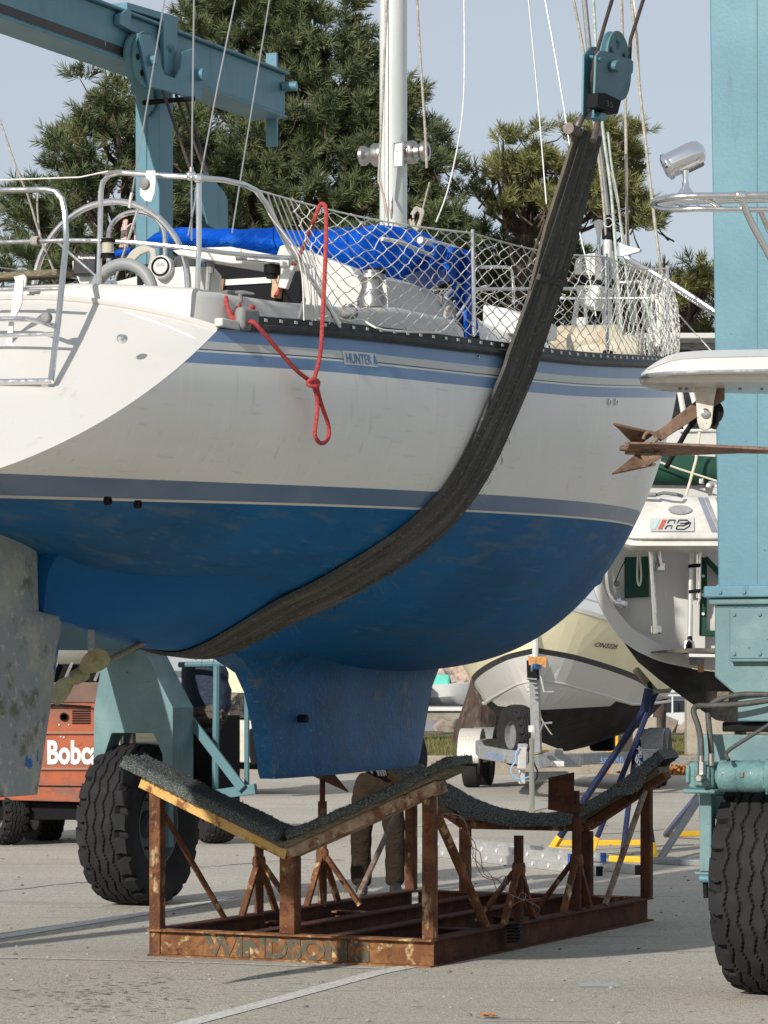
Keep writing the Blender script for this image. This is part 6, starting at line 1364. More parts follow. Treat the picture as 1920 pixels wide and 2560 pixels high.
ct([(1601, 1330), (1596, 1370), (1593, 1440), (1598, 1464), (1603, 1440), (1600, 1380), (1610, 1330)], .010, 'hanging_rope', mat('pale_rope', (.55, .53, .48), .9), k=4)
ct([(1729, 1330), (1725, 1600)], .026, 'boat_hook_pole', M_alu); ct([(1744, 1330), (1743, 1495)], .014, 'ladder_tube'); ct([(1750, 1330), (1749, 1495), (1744, 1512)], .014, 'ladder_tube')
for y in (1411, 1475): face([(1722, y), (1752, y - 3), (1752, y + 6), (1722, y + 9)], CY - .13, .08, 'pole_clip', M_blackm, bv=.005)
face([(1720, 1590), (1731, 1590), (1734, 1628), (1716, 1628)], CY - .14, .06, 'pole_end', M_blackm, bv=.01); MB().tube([PY(x, y, CY - .2) for x, y in ((1712, 1628), (1714, 1606), (1722, 1600), (1732, 1606), (1736, 1628))], .014, 8).build('pole_shackle', M_steel, CB)
face([(1752, 1392), (1768, 1394), (1767, 1576), (1800, 1578), (1800, 1592), (1749, 1590)], CY + .05, .06, 'green_door_edge', M_green, bv=.01)
MB().beam(PY(1762, 1394, CY), PY(1820, 1456, CY), .05, .05).build('green_strap', M_green, CB); face([(1768, 1400), (1800, 1420), (1800, 1576), (1767, 1576)], CY + .12, .01, 'clear_door', mat('cloudy_vinyl', (.42, .40, .37), .3, layers=[((.55, .53, .5), 3, .45, .65)]))
for y in (1440, 1488, 1535): MB().lathe([(.018, 0), (.014, .02), (.001, .022)], 10, Matrix.Translation(PY(1758, y, CY + .04)) @ Matrix.Rotation(R(180), 4, 'Z')).build('snap_button', M_whitep, CB)
# cockpit with green canvas above
face([(1560, 1075), (1900, 1075), (1900, 1165), (1560, 1168)], CY + .6, .2, 'aft_bulkhead', M_white); 
mb = MB(); mb.lathe([(.01, -.62), (.13, -.6), (.15, -.3), (.14, .3), (.13, .52), (.01, .55)], 16, Matrix.Translation(PY(1655, 1176, CY + .2)) @ Matrix.Rotation(R(90), 4, 'Z')); mb.build('canvas_roll', M_green, CB)
face([(1745, 1080), (1780, 1080), (1784, 1222), (1743, 1220)], CY + .35, .12, 'canvas_post', M_green, bv=.02)
face([(1560, 1080), (1900, 1080), (1900, 1215), (1560, 1215)], CY + .55, .02, 'vinyl_window', mat('crinkled_vinyl', (.22, .23, .23), .15, layers=[((.45, .46, .46), 5, .48, .58, (1, 1, 1), 8), ((.08, .09, .09), 3, .5, .62)], bump=(9, .8, (1, 1, 1), .03)))
face([(1560, 1208), (1900, 1214), (1900, 1250), (1560, 1245)], CY + .3, .5, 'aft_deck', M_white, bv=.02)
ct([(1700, 1077), (1900, 1073)], .016, 'top_tube', M_whitep, CY + .2); ct([(1757, 1210), (1757, 1195), (1765, 1182), (1782, 1177), (1900, 1176)], .015, 'grab_rail', M_whitep, CY + .1, 3); ct([(1720, 1172), (1740, 1180), (1750, 1195), (1751, 1210)], .014, 'grab_rail', M_whitep, CY + .1, 3)
ct([(1600, 1138), (1700, 1173), (1812, 1209)], .010, 'deck_line', mat('cream_rope', (.6, .55, .42), .9)); ct([(1749, 1080), (1740, 1150), (1715, 1240)], .014, 'deck_line', MATS['cream_rope'])
MB().tube([PY(1770, 1218, CY), PY(1775, 1208, CY), PY(1786, 1206, CY), (PY(1792, 1216, CY))], .028, 8).build('chrome_fitting', M_steel, CB)
# hard top high above
face([(1570, 832), (1905, 832), (1905, 846), (1570, 846)], CY + 1, 3.0, 'hard_top', M_white, bv=.01); face([(1570, 846), (1905, 846), (1905, 905), (1570, 915)], CY + 2.2, 1.6, 'painted_hard_top_shade', M_blackm)  # black slab under the top is its shadow put in as colour
ct([(1700, 862), (1800, 862)], .02, 'canopy_tube', M_galv, CY + 1.5); ct([(1720, 868), (1748, 880)], .02, 'canopy_tube', M_galv, CY + 1.5); ct([(1735, 890), (1752, 880)], .02, 'canopy_tube', M_galv, CY + 1.5)
face([(1650, 905), (1900, 905), (1900, 1080), (1650, 1080)], CY + 3.5, .1, 'dark_window', mat('smoky_window', (.05, .06, .065), .15, layers=[((.16, .18, .18), 4, .5, .62, (1, 1, 2))]))
for x, y0, x2, y2 in ((1708, 900, 1738, 1010), (1700, 980, 1718, 1085)): ct([(x, y0), (x2, y2)], .03, 'canopy_strut', M_whitep, CY + .6)
# inflatable dinghy hanging across the stern
DG = thing('dinghy', 'grey white rigid dinghy hung across the stern of the cruiser with a logo panel', 'dinghy', PY(1690, 1340, CY - .6))
secs = []
for x, sc_x in ((1548, .35), (1556, .75), (1575, .95), (1600, 1.0), (1700, 1.0), (1850, 1.0), (1930, 1.0)):
    c = PY(x, 1262, CY - .5); ring = []
    for y, d in ((1240, .30), (1238, .1), (1246, -.02), (1262, -.10), (1300, -.16), (1332, -.17), (1341, -.20), (1348, -.20), (1352, -.15), (1366, -.17), (1375, -.10), (1379, .05), (1372, .3)):
        q = PY(x, 1310 + (y - 1310) * (sc_x ** .5), CY - .5); ring.append(Vector((q.x, CY - .5 + d * sc_x + (1 - sc_x) * .3, q.z)))
    secs.append(ring)
mb = MB(); mb.grid(secs); k = 13; mb.f.append(tuple(range(k))); mb.build('hull', mat('grey_white_dinghy_hull', (.62, .61, .57), .5, layers=[((.50, .48, .44), 3, .45, .65, (1, 1, 2))], bump=(30, .1)), DG, smooth=35)
def dface(poly, dY, name, m): 
    mb = MB(); mb.prism([PY(x, y, CY - .5 + d) for x, y, d in poly], (0, -.006, 0), (0, 0, 0)); return mb.build(name, m, DG, smooth=0)
fd = lambda y: float(np.interp(y, [1246, 1262, 1300, 1332], [-.02, -.10, -.16, -.17])) - .012
for x0, x1, m in ((1743, 1757, M_grey), (1759, 1768, M_galv), (1786, 1796, M_galv), (1796, 1810, M_grey)):
    mb = MB(); mb.grid([[PY(x + (y - 1240) * .40, y, CY - .5 + fd(y)) for y in (1243, 1262, 1280, 1300, 1330)] for x in (x0, x1)]); mb.build('hull_stripe', mat('slate_stripe', (.20, .22, .27), .5) if m is M_grey and 'slate_stripe' not in MATS else (MATS['slate_stripe'] if m is M_grey else m), DG, smooth=0)
def dsurf(x, y): return PY(x, y, CY - .5 + fd(y) - .006)
MB().grid([[dsurf(x, y) for y in (1294, 1304, 1315, 1328)] for x in (1625, 1662, 1698, 1735)]).build('logo_panel', mat('grey_panel', (.50, .51, .49), .4), DG, smooth=0)
def dl(poly, m, name='logo_mark'): MB().add([dsurf(x, y) - Vector((0, .006, 0)) for x, y in poly], [tuple(range(len(poly)))]).build(name, m, DG, smooth=0)
dl([(1640, 1298), (1650, 1298), (1638, 1323), (1628, 1323)], mat('pale_aqua', (.40, .58, .55), .5)); dl([(1656, 1299), (1667, 1299), (1655, 1323), (1644, 1323)], mat('logo_red', (.48, .10, .07), .5))
def dline(pts): MB().tube([dsurf(x, y) - Vector((0, .006, 0)) for x, y in pts], .0055, 5).build('logo_line', M_letter_k, DG)
dline([(1668, 1308), (1673, 1300), (1688, 1300), (1685, 1308)]); dline([(1693, 1308), (1697, 1300), (1718, 1300), (1723, 1304), (1712, 1308), (1700, 1308)])
dline([(1662, 1322), (1668, 1314), (1680, 1314), (1677, 1322)]); dline([(1690, 1322), (1693, 1314), (1708, 1314), (1727, 1306), (1722, 1316), (1710, 1323), (1690, 1323)])
MB().grid([[dsurf(1700 + 30 * math.cos(a) * s_, 1274 + 11 * math.sin(a) * s_) - Vector((0, .004, 0)) for s_ in (0, .5, 1)] for a in [k * math.pi / 10 for k in range(21)]]).build('recessed_handle', M_galv, DG, smooth=0)
MB().tube([PY(1640, 1237, CY - .6), PY(1660, 1232, CY - .7), PY(1690, 1236, CY - .7), PY(1705, 1240, CY - .6)], .018, 8).build('lifting_handle', M_grey, DG)
MB().tube([PY(1490, 1236, CY - .55), PY(1640, 1237, CY - .65)], .022, 8).build('dinghy_tube_rail', M_grey, DG)
# ------------------------------------------------------------------ near boat's bow: platform, anchor, rail, searchlight
AY = 14.6
AB = thing('bow_platform', 'white bow of a near motorboat reaching in from the right edge with a steel rail', 'motorboat bow', PY(1930, 1000, AY))
secs = []
for x, wd2, zt, zb in ((1606, .02, 932, 946), (1609, .10, 928, 952), (1620, .16, 918, 958), (1640, .21, 905, 962), (1668, .25, 890, 966), (1700, .28, 882, 968), (1760, .31, 878, 968), (1850, .34, 877, 969), (1960, .37, 876, 970), (2300, .5, 872, 972)):
    a = PY(x, zt, AY).z; c = PY(x, zb, AY).z; X = PY(x, 900, AY).x; m_ = (a + c) / 2
    rub = PY(x, 938, AY).z; ring = [(-wd2 * .45, a), (wd2 * .45, a), (wd2 * .9, a - (a - rub) * .45), (wd2, rub + .006), (wd2, rub - .02), (wd2 * .86, rub - .024), (wd2 * .8, c + .01), (wd2 * .6, c), (-wd2 * .6, c), (-wd2 * .8, c + .01), (-wd2 * .86, rub - .024), (-wd2, rub - .02), (-wd2, rub + .006), (-wd2 * .9, a - (a - rub) * .45), (-wd2 * .45, a)]
    secs.append([Vector((X, AY + .1 + d, z)) for d, z in ring])
mb = MB(); mb.grid(secs); mb.build('platform', M_white, AB, smooth=30)
for (i0, r_) in ((11.5, .012),): MB().tube([s_[11].lerp(s_[12], .5) - Vector((0, .004, 0)) for s_ in secs], .012, 8).build('rubbing_strip', M_steel, AB)
MB().tube([s_[0].lerp(s_[13], .95) for s_ in secs[2:]], .003, 5).build('moulding_groove', M_grey, AB)
secs = []
for x, w_, zk in ((2010, .03, 975), (2080, .25, 1400), (2200, .6, 1900), (2500, 1.1, 2050), (3000, 1.3, 2080)):
    X = (x - 960) / F * AY; secs.append([Vector((X, AY + .1 + d * w_, PY(x, z, AY).z)) for d, z in ((-1.15, 975), (-1, 1100), (-.7, (975 + zk) / 2), (0, zk), (.7, (975 + zk) / 2), (1, 1100), (1.15, 975))])
mb = MB(); mb.grid(secs); mb.build('hull', M_white, AB)
def ap(poly, Y, dep, name, m, bv=.006, par=AB): mb = MB(); mb.prism([PY(x, y, Y) for x, y in poly], (0, 0, 0), (0, dep, 0)); return mb.build(name, m, par, smooth=0, bevel=bv)
M_rbr = mat('chipped_white_bracket', (.62, .60, .53), .5, layers=[((.05, .04, .03), 34, .66, .70), ((.45, .40, .32), 8, .5, .7)])
rb = ap([(1735, 966), (1793, 966), (1786, 1000), (1780, 1058), (1775, 1072), (1763, 1077), (1750, 1072), (1744, 1058), (1740, 1000)], AY + .02, .012, 'roller_bracket', M_rbr)
MB().lathe([(.022, 0), (.022, .012), (.012, .016), (.012, .022), (.001, .022)], 16, Matrix.Translation(PY(1762, 1033, AY + .02)) @ Matrix.Rotation(R(180), 4, 'Z')).build('roller_bolt', M_steel, rb)
MB().lathe([(.02, 0), (.062, 0), (.055, .05), (.062, .10), (.02, .10)], 20, Matrix.Translation(PY(1776, 1030, AY + .06))).build('anchor_roller', M_blackm, rb)
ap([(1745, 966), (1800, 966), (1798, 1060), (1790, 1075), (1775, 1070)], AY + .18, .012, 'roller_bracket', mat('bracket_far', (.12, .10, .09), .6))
for x in (1700, 1716, 1850, 1905): MB().tube([PY(x, 966, AY + .02), PY(x, 975, AY + .02)], .008, 8).build('bolt', M_grey, AB)
# anchor
AN = thing('anchor', 'rusty brown steel anchor hanging under the white bow platform', 'anchor', PY(1650, 1100, AY))
def an(a, b_, w_, h, name, bv=.003, yo=0): return MB().beam(PY(a[0], a[1], AY + yo), PY(b_[0], b_[1], AY + yo), w_, h).build(name, M_anchor, AN, smooth=0, bevel=bv)
mb = MB(); mb.prism([PY(x, y, AY + .05) for x, y in ((1632, 1082), (1650, 1072), (1770, 978), (1812, 966), (1812, 1000), (1745, 1042), (1652, 1103))], (0, 0, 0), (0, .035, 0)); mb.build('shank', M_anchor, AN, smooth=0, bevel=.004)
an((1552, 1120), (1990, 1128), .028, .028, 'stock', yo=.06); MB().tube([PY(1549, 1121, AY - .0), PY(1600, 1121, AY)], .011, 10).build('stock_pipe', M_anchor, AN)
ap([(1562, 1106), (1580, 1103), (1640, 1105), (1990, 1120), (1990, 1131), (1700, 1136), (1640, 1136), (1600, 1132), (1562, 1132)], AY + .03, .006, 'fluke', M_anchor, par=AN)
mb = MB(); mb.add([PY(1575, 1105, AY - .10), PY(1640, 1106, AY - .10), PY(1990, 1124, AY - .12), PY(1650, 1137, AY + .10), PY(1562, 1132, AY + .08)], [(0, 1, 2, 3, 4)]); o = mb.build('fluke', M_anchor, AN, smooth=0); o.modifiers.new('s', 'SOLIDIFY').thickness = .008
mb = MB(); mb.add([PY(1533, 1058, AY - .12), PY(1635, 1081, AY + .02), PY(1606, 1102, AY + .06), PY(1580, 1104, AY + .05), PY(1543, 1066, AY - .08)], [(0, 1, 2, 3, 4)]); o = mb.build('fluke', M_anchor, AN, smooth=0); o.modifiers.new('s', 'SOLIDIFY').thickness = .010
an((1533, 1059), (1636, 1083), .02, .012, 'fluke_rib')
mb = MB(); mb.add([PY(1531, 1183, AY - .12), PY(1590, 1135, AY + .05), PY(1605, 1137, AY + .05), PY(1612, 1166, AY + .0), PY(1639, 1160, AY + .03)], [(0, 1, 2, 3, 4)]); o = mb.build('fluke', M_anchor, AN, smooth=0); o.modifiers.new('s', 'SOLIDIFY').thickness = .010
an((1531, 1183), (1640, 1160), .02, .010, 'fluke_rib'); an((1608, 1135), (1622, 1160), .03, .03, 'crown'); an((1652, 1136), (1615, 1158), .04, .03, 'crown')
MB().tube(smoothpath([PY(x, y, AY - .03) for x, y in ((1608, 1098), (1615, 1084), (1630, 1082), (1642, 1096), (1632, 1108))], 4), .009, 8).build('crown_ring', M_anchor, AN)
MB().tube([PY(1775, 1000, AY + .3), PY(1715, 1080, AY + .3), PY(1665, 1170, AY + .3)], .012, 8).build('anchor_chain', M_blackm, AN)
# rail
def ar(pp, r_=.016, name='rail_tube', k=0): P_ = [PY(x, y, AY + d) for x, y, d in pp]; return MB().tube(smoothpath(P_, k) if k else P_, r_, 12).build(name, M_steel, AB)
ar([(2300, 482, -.28), (1920, 488, -.28), (1720, 491, -.26), (1665, 496, -.2), (1640, 502, -.1), (1632, 509, .02), (1640, 514, .14), (1670, 510, .26), (1760, 502, .34), (2300, 490, .36)], k=4)
ar([(2300, 522, -.26), (1920, 524, -.26), (1760, 522, -.25), (1690, 524, -.2), (1650, 520, -.1), (1636, 512, .02)], .013, k=4)
ar([(1850, 492, -.28), (1880, 560, -.25), (1990, 760, -.2)], .016); ar([(1900, 524, -.26), (1925, 580, -.2)], .014); ar([(1762, 495, -.25), (1810, 524, -.25)], .012); ar([(1700, 512, .2), (1740, 524, -.05), (1745, 514, .2)], .009, 'rail_bracket')
MB().box((0, 0, 0), (.06, .05, .045), Matrix.Translation(PY(1852, 490, AY - .28))).build('rail_joint', M_steel, AB, bevel=.015)
SPt = thing('searchlight', 'chrome searchlight on a flared pedestal above the steel bow rail', 'searchlight', PY(1715, 485, AY - .1))
M_chr = mat('chrome', (.80, .80, .82), .08, 1.0); da = (PY(1752, 372, AY) - PY(1662, 415, AY)).normalized(); 
Md = Matrix.Translation(PY(1665, 418, AY - .08)) @ da.to_track_quat('Y', 'Z').to_matrix().to_4x4()
MB().lathe([(.001, -.012), (.045, -.010), (.058, 0), (.060, .012), (.056, .02), (.058, .03), (.060, .12), (.058, .15), (.048, .175), (.025, .19), (.001, .195)], 32, Md).build('lamp_housing', M_chr, SPt); MB().lathe([(.062, .0), (.064, .008), (.062, .016)], 32, Md).build('lamp_bezel', M_chr, SPt)
MB().box((-.012, .11, -.05), (.03, .11, .035), Md).build('lamp_yoke', M_grey, SPt, bevel=.008); MB().lathe([(.042, 0), (.036, .01), (.018, .035), (.013, .07), (.016, .11)], 24, Matrix.Translation(PY(1714, 487, AY - .1)) @ Matrix.Rotation(R(90), 4, 'X')).build('pedestal', M_chr, SPt)
# ------------------------------------------------------------------ skid loader
BY = 33.2
SK = thing('skid_loader', 'faded orange skid loader with white lettering parked behind the rudder', 'skid loader', PY(80, 2110, BY + 1))
def bk(poly, Y, dep, name, m, par=SK, bv=.01): mb = MB(); mb.prism([PY(x, y, Y) for x, y in poly], (0, 0, 0), (0, dep, 0)); return mb.build(name, m, par, smooth=0, bevel=bv)
body = bk([(-160, 1758), (300, 1758), (300, 1925), (290, 2008), (-160, 1996)], BY, 1.7, 'body', M_orange)
bk([(-160, 1706), (285, 1706), (300, 1757), (-160, 1757)], BY + .02, 1.6, 'engine_cover', M_brownp)
for y in (1832, 1922): bk([(-150, y - 3), (298, y - 3), (298, y + 3), (-150, y + 3)], BY - .03, .04, 'body_ridge', mat('worn_ridge', (.30, .16, .11), .7) if 'worn_ridge' not in MATS else MATS['worn_ridge'], body, .004)
textmesh('Bobcat', .335, M_letter_w, 'body_lettering', body, lambda u, v: PY(116 + u * 205, 1908 - v * 240, BY - .006), bold=.012, narrow=.78)
MB().lathe([(.042, 0), (.045, .02), (.03, .025), (.03, .0)], 18, Matrix.Translation(PY(160, 1792, BY)) @ Matrix.Rotation(R(180), 4, 'Z')).build('round_vent', M_blackm, body)
for x, y in ((148, 1812), (172, 1812), (152, 1842), (160, 1843)): MB().lathe([(.010, 0), (.008, .012), (.001, .013)], 8, Matrix.Translation(PY(x, y, BY)) @ Matrix.Rotation(R(180), 4, 'Z')).build('bolt', M_whitep, body)
bk([(-160, 2000), (285, 2010), (230, 2050), (-100, 2050)], BY + .15, 1.4, 'chassis', M_blackm)
bk([(70, 1660), (250, 1660), (262, 1706), (60, 1706)], BY + .5, 1.0, 'cab', M_blackm)
for k in range(5): MB().beam(PY(85 + k * 38, 1702, BY + .45), PY(105 + k * 38, 1656, BY + .45), .045, .03).build('cab_bar', M_grey, SK, smooth=0)
Mwh = Matrix.Rotation(R(60), 4, 'Z') @ Matrix.Rotation(R(-90), 4, 'Z')
def small_tyre(c, rad, wd, rotz, parent, name='wheel', rim_m=None):
    Mq = Matrix.Translation(c) @ Matrix.Rotation(R(rotz), 4, 'Z'); hub = MB().lathe([(.02, -wd * .3), (rad * .55, -wd * .3), (rad * .55, wd * .3), (.02, wd * .3)], 20, Mq).build(name, rim_m or M_grey, parent)
    lug_tyre(MB(), rad, wd, Mq, nt_=216, nw=28, rin=rad * .52).build('tyre', M_tyre, hub, smooth=30)
small_tyre(PY(15, 2030, BY + .3) * 1 + Vector((0, 0, 0)), .34, .26, -60, SK); small_tyre(PY(105, 2035, BY + 1.3), .34, .26, -60, SK); 
for o in list(COL.objects): pass
for k in range(6): bk([(180, 1776 + k * 6), (226, 1776 + k * 6), (226, 1779 + k * 6), (180, 1779 + k * 6)], BY - .012, .02, 'vent_slot', M_blackm, body, 0)
bk([(-150, 1960), (285, 1966), (286, 1969), (-150, 1963)], BY - .01, .02, 'panel_gap', M_blackm, body, 0); MB().tube([PY(100, 1766, BY - .03), PY(140, 1762, BY - .05), PY(228, 1768, BY - .03)], .014, 6).build('grab_handle', M_blackm, body)
# pale boat and trailer wheel behind the lift wheel
WB = thing('covered_boat', 'cream white boat with dark outboards parked behind the tube cage of the lift', 'boat', PY(600, 1930, 46))
def wb(poly, Y, dep, name, m, bv=.02): mb = MB(); mb.prism([PY(x, y, Y) for x, y in poly], (0, 0, 0), (0, dep, 0)); return mb.build(name, m, WB, smooth=0, bevel=bv)
wb([(500, 1655), (650, 1650), (640, 1730), (560, 1760), (500, 1730)], 47, 2.5, 'canopy', M_cream); wb([(520, 1730), (700, 1735), (700, 1790), (520, 1800)], 46.5, 2, 'dark_gear', mat('jumbled_dark_gear', (.06, .05, .045), .8, layers=[((.30, .27, .22), 9, .52, .6), ((.01, .01, .01), 6, .5, .6)], bump=(14, 1, (1, 1, 1), .08)))
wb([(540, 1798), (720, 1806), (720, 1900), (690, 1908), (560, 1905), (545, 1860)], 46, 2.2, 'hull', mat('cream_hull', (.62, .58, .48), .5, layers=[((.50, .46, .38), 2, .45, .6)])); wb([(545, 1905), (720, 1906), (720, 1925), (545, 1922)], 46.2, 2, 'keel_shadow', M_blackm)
wb([(612, 1830), (640, 1815), (650, 1850), (645, 1910), (628, 1915), (620, 1870)], 45.4, .3, 'outboard_leg', M_blackm)
UT = thing('utility_cart', 'dark utility cart with a red wheel hub behind the black tool bin of the lift', 'cart', PZ(535, 2105, 0))
M_redhub = mat('red_hub', (.22, .05, .03), .6)
small_tyre(PZ(538, 2108, 0) + ZX * .46, .46, .30, -72, UT, rim_m=M_redhub); MB().box(tuple(PZ(512, 2105, 0) + Vector((0, .7, .95))), (.30, .9, .8)).build('cart_body', M_blackm, UT, bevel=.03)
small_tyre(PZ(538, 2108, 0) + Vector((-.1, 1.4, .46)), .46, .30, -72, UT, rim_m=M_redhub)
small_boat('covered_boat', 'pale boat far behind the propeller with a white side band', (175 - 960) / F * 60, 60, 1.95, 3.4, M_whitep, M_whitep)
# ------------------------------------------------------------------ boat stands
def stand(lab, apex, feet, links, foot2=()):
    S = thing('boat_stand', lab, 'boat stand', PZ(feet[0][0], feet[0][1], 0))
    A = PY(*apex)
    G = [PZ(x, y, .03) for x, y in feet]
    for g in G:
        leg = MB().beam(A, g, .075, .055).build('leg', M_navy, S, smooth=0, bevel=.012); d = (A - g).normalized(); MB().beam(g - d * .005, g + d * .16, .082, .062).build('foot_band', M_yellow, leg, smooth=0, bevel=.008)
    for i, j in links: MB().beam(G[i], G[j], .06, .05).build('base_bar', M_yellow, S, smooth=0, bevel=.008)
    return S, A, G
S1, A1, G1 = stand('blue and yellow tripod boat stand leaning up to the cruiser hull', (1640, 1730, 31.6), [(1380, 2122), (1478, 2130)], [(0, 1)])
lg_ = MB().beam(PY(1592, 1850, 31.8), PZ(1634, 2150, .03), .07, .055).build('leg', M_navy, S1, smooth=0, bevel=.01); MB().beam(PZ(1634, 2150, .03), PZ(1634, 2150, .03).lerp(PY(1592, 1850, 31.8), .12), .078, .062).build('foot_band', M_yellow, lg_, smooth=0)
MB().beam(PZ(1525, 2146, .03), PZ(1634, 2150, .03), .06, .06).build('base_bar', M_yellow, S1, smooth=0, bevel=.008); MB().beam(PY(1592, 1850, 31.8), PZ(1556, 2138, .03), .05, .04).build('leg', M_navy, S1, smooth=0, bevel=.01)
MB().tube([PY(1622, 1722, 31.4), PY(1610, 1780, 31.4)], .045, 12).build('stand_tube', M_navy, S1); MB().beam(PY(1395, 2108, 33.4), PY(1608, 2106, 33.4), .05, .06).build('base_bar', M_yellow, S1, smooth=0, bevel=.008)
MB().tube([PY(1628, 1725, 31.5), PY(1622, 1705, 31.5)], .02, 8).build('adjusting_screw', M_blackm, S1); MB().tube([PY(1615, 1722, 31.4), PY(1652, 1732, 31.4)], .012, 6).build('screw_handle', M_galv, S1)
MB().beam(PY(1588, 1672, 31.6), PY(1640, 1732, 31.6), .2, .06).build('pad_board', M_wood, S1, smooth=0, bevel=.01)
ch = MB(); r_ = random.Random(2)
CHN = thing('chain', 'galvanised chain draped from the blue stand to the right', 'chain', PY(1630, 1890, 31.5))
for i in range(26):
    u = i / 25; x = 1600 + 140 * u; y = 1872 + 36 * u + 6 * math.sin(u * 3); c = PY(x, y, 31.0 - u * 2); Mx = Matrix.Translation(c) @ Matrix.Rotation(i * 1.57, 4, 'X')
    MB().tube([Mx @ Vector((.022 * math.cos(a) * 1.3, .013 * math.sin(a), 0)) for a in [k * math.pi / 4 for k in range(8)]], .0045, 5, closed=True).build('chain_link', M_galv, CHN)
for i in range(14):
    u = i / 13; x = 1598 + 6 * math.sin(u * 7); y = 1872 + 40 * u; c = PY(x, y, 31.0); Mx = Matrix.Translation(c) @ Matrix.Rotation(R(90), 4, 'Y') @ Matrix.Rotation(i * 1.57, 4, 'X')
    MB().tube([Mx @ Vector((.026 * math.cos(a), .014 * math.sin(a), 0)) for a in [k * math.pi / 4 for k in range(8)]], .005, 5, closed=True).build('chain_link', M_galv, CHN)
S2 = thing('boat_stand', 'half hidden boat stand with grey strut and yellow bar beside the lift leg', 'boat stand', PZ(1700, 2110, 0))
MB().beam(PZ(1664, 2086, .03), PY(1760, 1972, 32.6), .06, .05).build('leg', mat('pale_navy', (.08, .10, .22), .5), S2, smooth=0, bevel=.01); MB().beam(PZ(1662, 2086, .03), PY(1682, 2062, 35.0), .07, .06).build('foot_band', M_yellow, S2, smooth=0)
MB().beam(PZ(1662, 2086, .03), PZ(1790, 2082, .03), .06, .06).build('base_bar', M_yellow, S2, smooth=0, bevel=.008); MB().beam(PZ(1650, 2148, .03), PY(1762, 1975, 31.0), .07, .045).build('leg', M_galv, S2, smooth=0, bevel=.01); MB().beam(PZ(1640, 2150, .03), PZ(1830, 2160, .03), .26, .06).build('base_plate', M_galv, S2, smooth=0, bevel=.01)
# ------------------------------------------------------------------ extension ladder lying on the ground
EL = thing('extension_ladder', 'aluminium extension ladder lying on the asphalt behind the cradle', 'ladder', PZ(1250, 2160, 0))
a0 = PZ(985, 2130, 0); a1 = PZ(1495, 2190, 0); dl_ = (a1 - a0).normalized(); nl = Vector((-dl_.y, dl_.x, 0)) * 1.0
if nl.y < 0: nl = -nl
ln = (a1 - a0).length
for lay, (z, off, wdt, sh_) in enumerate(((.045, 0, .40, 0), (.125, .03, .34, -.55))):
    for s in (0, 1):
        p0 = a0 + nl * (off + wdt * s) + ZX * z; p1 = p0 + dl_ * (ln + sh_); mb = MB(); mb.beam(p0, p1, .008, .078); mb.beam(p0 + ZX * .039 + nl * .012, p1 + ZX * .039 + nl * .012, .03, .006); mb.beam(p0 - ZX * .039 + nl * .012, p1 - ZX * .039 + nl * .012, .03, .006); rl = mb.build('side_rail', M_alu, EL, smooth=0)
        if lay == 0: MB().beam(p1, p1 + dl_ * .05, .05, .085).build('rubber_foot', M_blackm, rl, smooth=0, bevel=.008)
        else: MB().beam(p1 - dl_ * .02, p1 + dl_ * .02, .04, .085).build('end_cap', mat('blue_plastic', (.03, .10, .40), .5) if 'blue_plastic' not in MATS else MATS['blue_plastic'], rl, smooth=0)
    for k in range(12):
        p = a0 + nl * off + ZX * z + dl_ * (.18 + k * .305 + lay * .15)
        if .18 + k * .305 + lay * .15 > ln + sh_: break
        MB().tube([p - nl * .006, p + nl * (wdt + .006)], .017, 10).build('rung', M_alu, EL); 
        MB().lathe([(.020, 0), (.022, .004), (.013, .005), (.012, -.002), (.001, -.002)], 14, Matrix.Translation(p - nl * .009) @ (-nl).to_track_quat('Y', 'Z').to_matrix().to_4x4()).build('rung_end', M_whitep, EL)
MB().box(tuple(PZ(1272, 2062, 0) + ZX * .03), (.28, .1, .05)).build('scrap_block', mat('pinkish_wood', (.50, .36, .28), .9), origin=PZ(1272, 2062, 0), bevel=.01, label='small pinkish wood offcut on the asphalt beyond the rear pad', cat='wood block')
# ------------------------------------------------------------------ worker behind the keel
FX, FYY = -.06, 26.15
def skinned(name, joints, edges, m, parent, sub=2, root=0):
    "joints: name -> (x, y, z, radius) relative to the person"
    keys = list(joints); idx = {k: i for i, k in enumerate(keys)}
    me = bpy.data.meshes.new(name); me.from_pydata([tuple(joints[k][:3]) for k in keys], [(idx[a], idx[b]) for a, b in edges], []); me.update()
    o = bpy.data.objects.new(name, me); COL.objects.link(o); o.parent = parent; RM[o.name] = RM[parent.name]; me.materials.append(m)
    sk = o.modifiers.new('skin', 'SKIN'); sk.use_smooth_shade = True
    for i, k in enumerate(keys):
        r_ = joints[k][3]; r_ = r_ if isinstance(r_, tuple) else (r_, r_); v = me.skin_vertices[0].data[i]; v.radius = r_; v.use_root = (i == root)
    s = o.modifiers.new('sub', 'SUBSURF'); s.levels = sub; s.render_levels = sub; return o
PE = thing('person', 'person in brown work trousers and dark navy jacket bending behind the keel', 'person', Vector((FX, FYY, 0)))
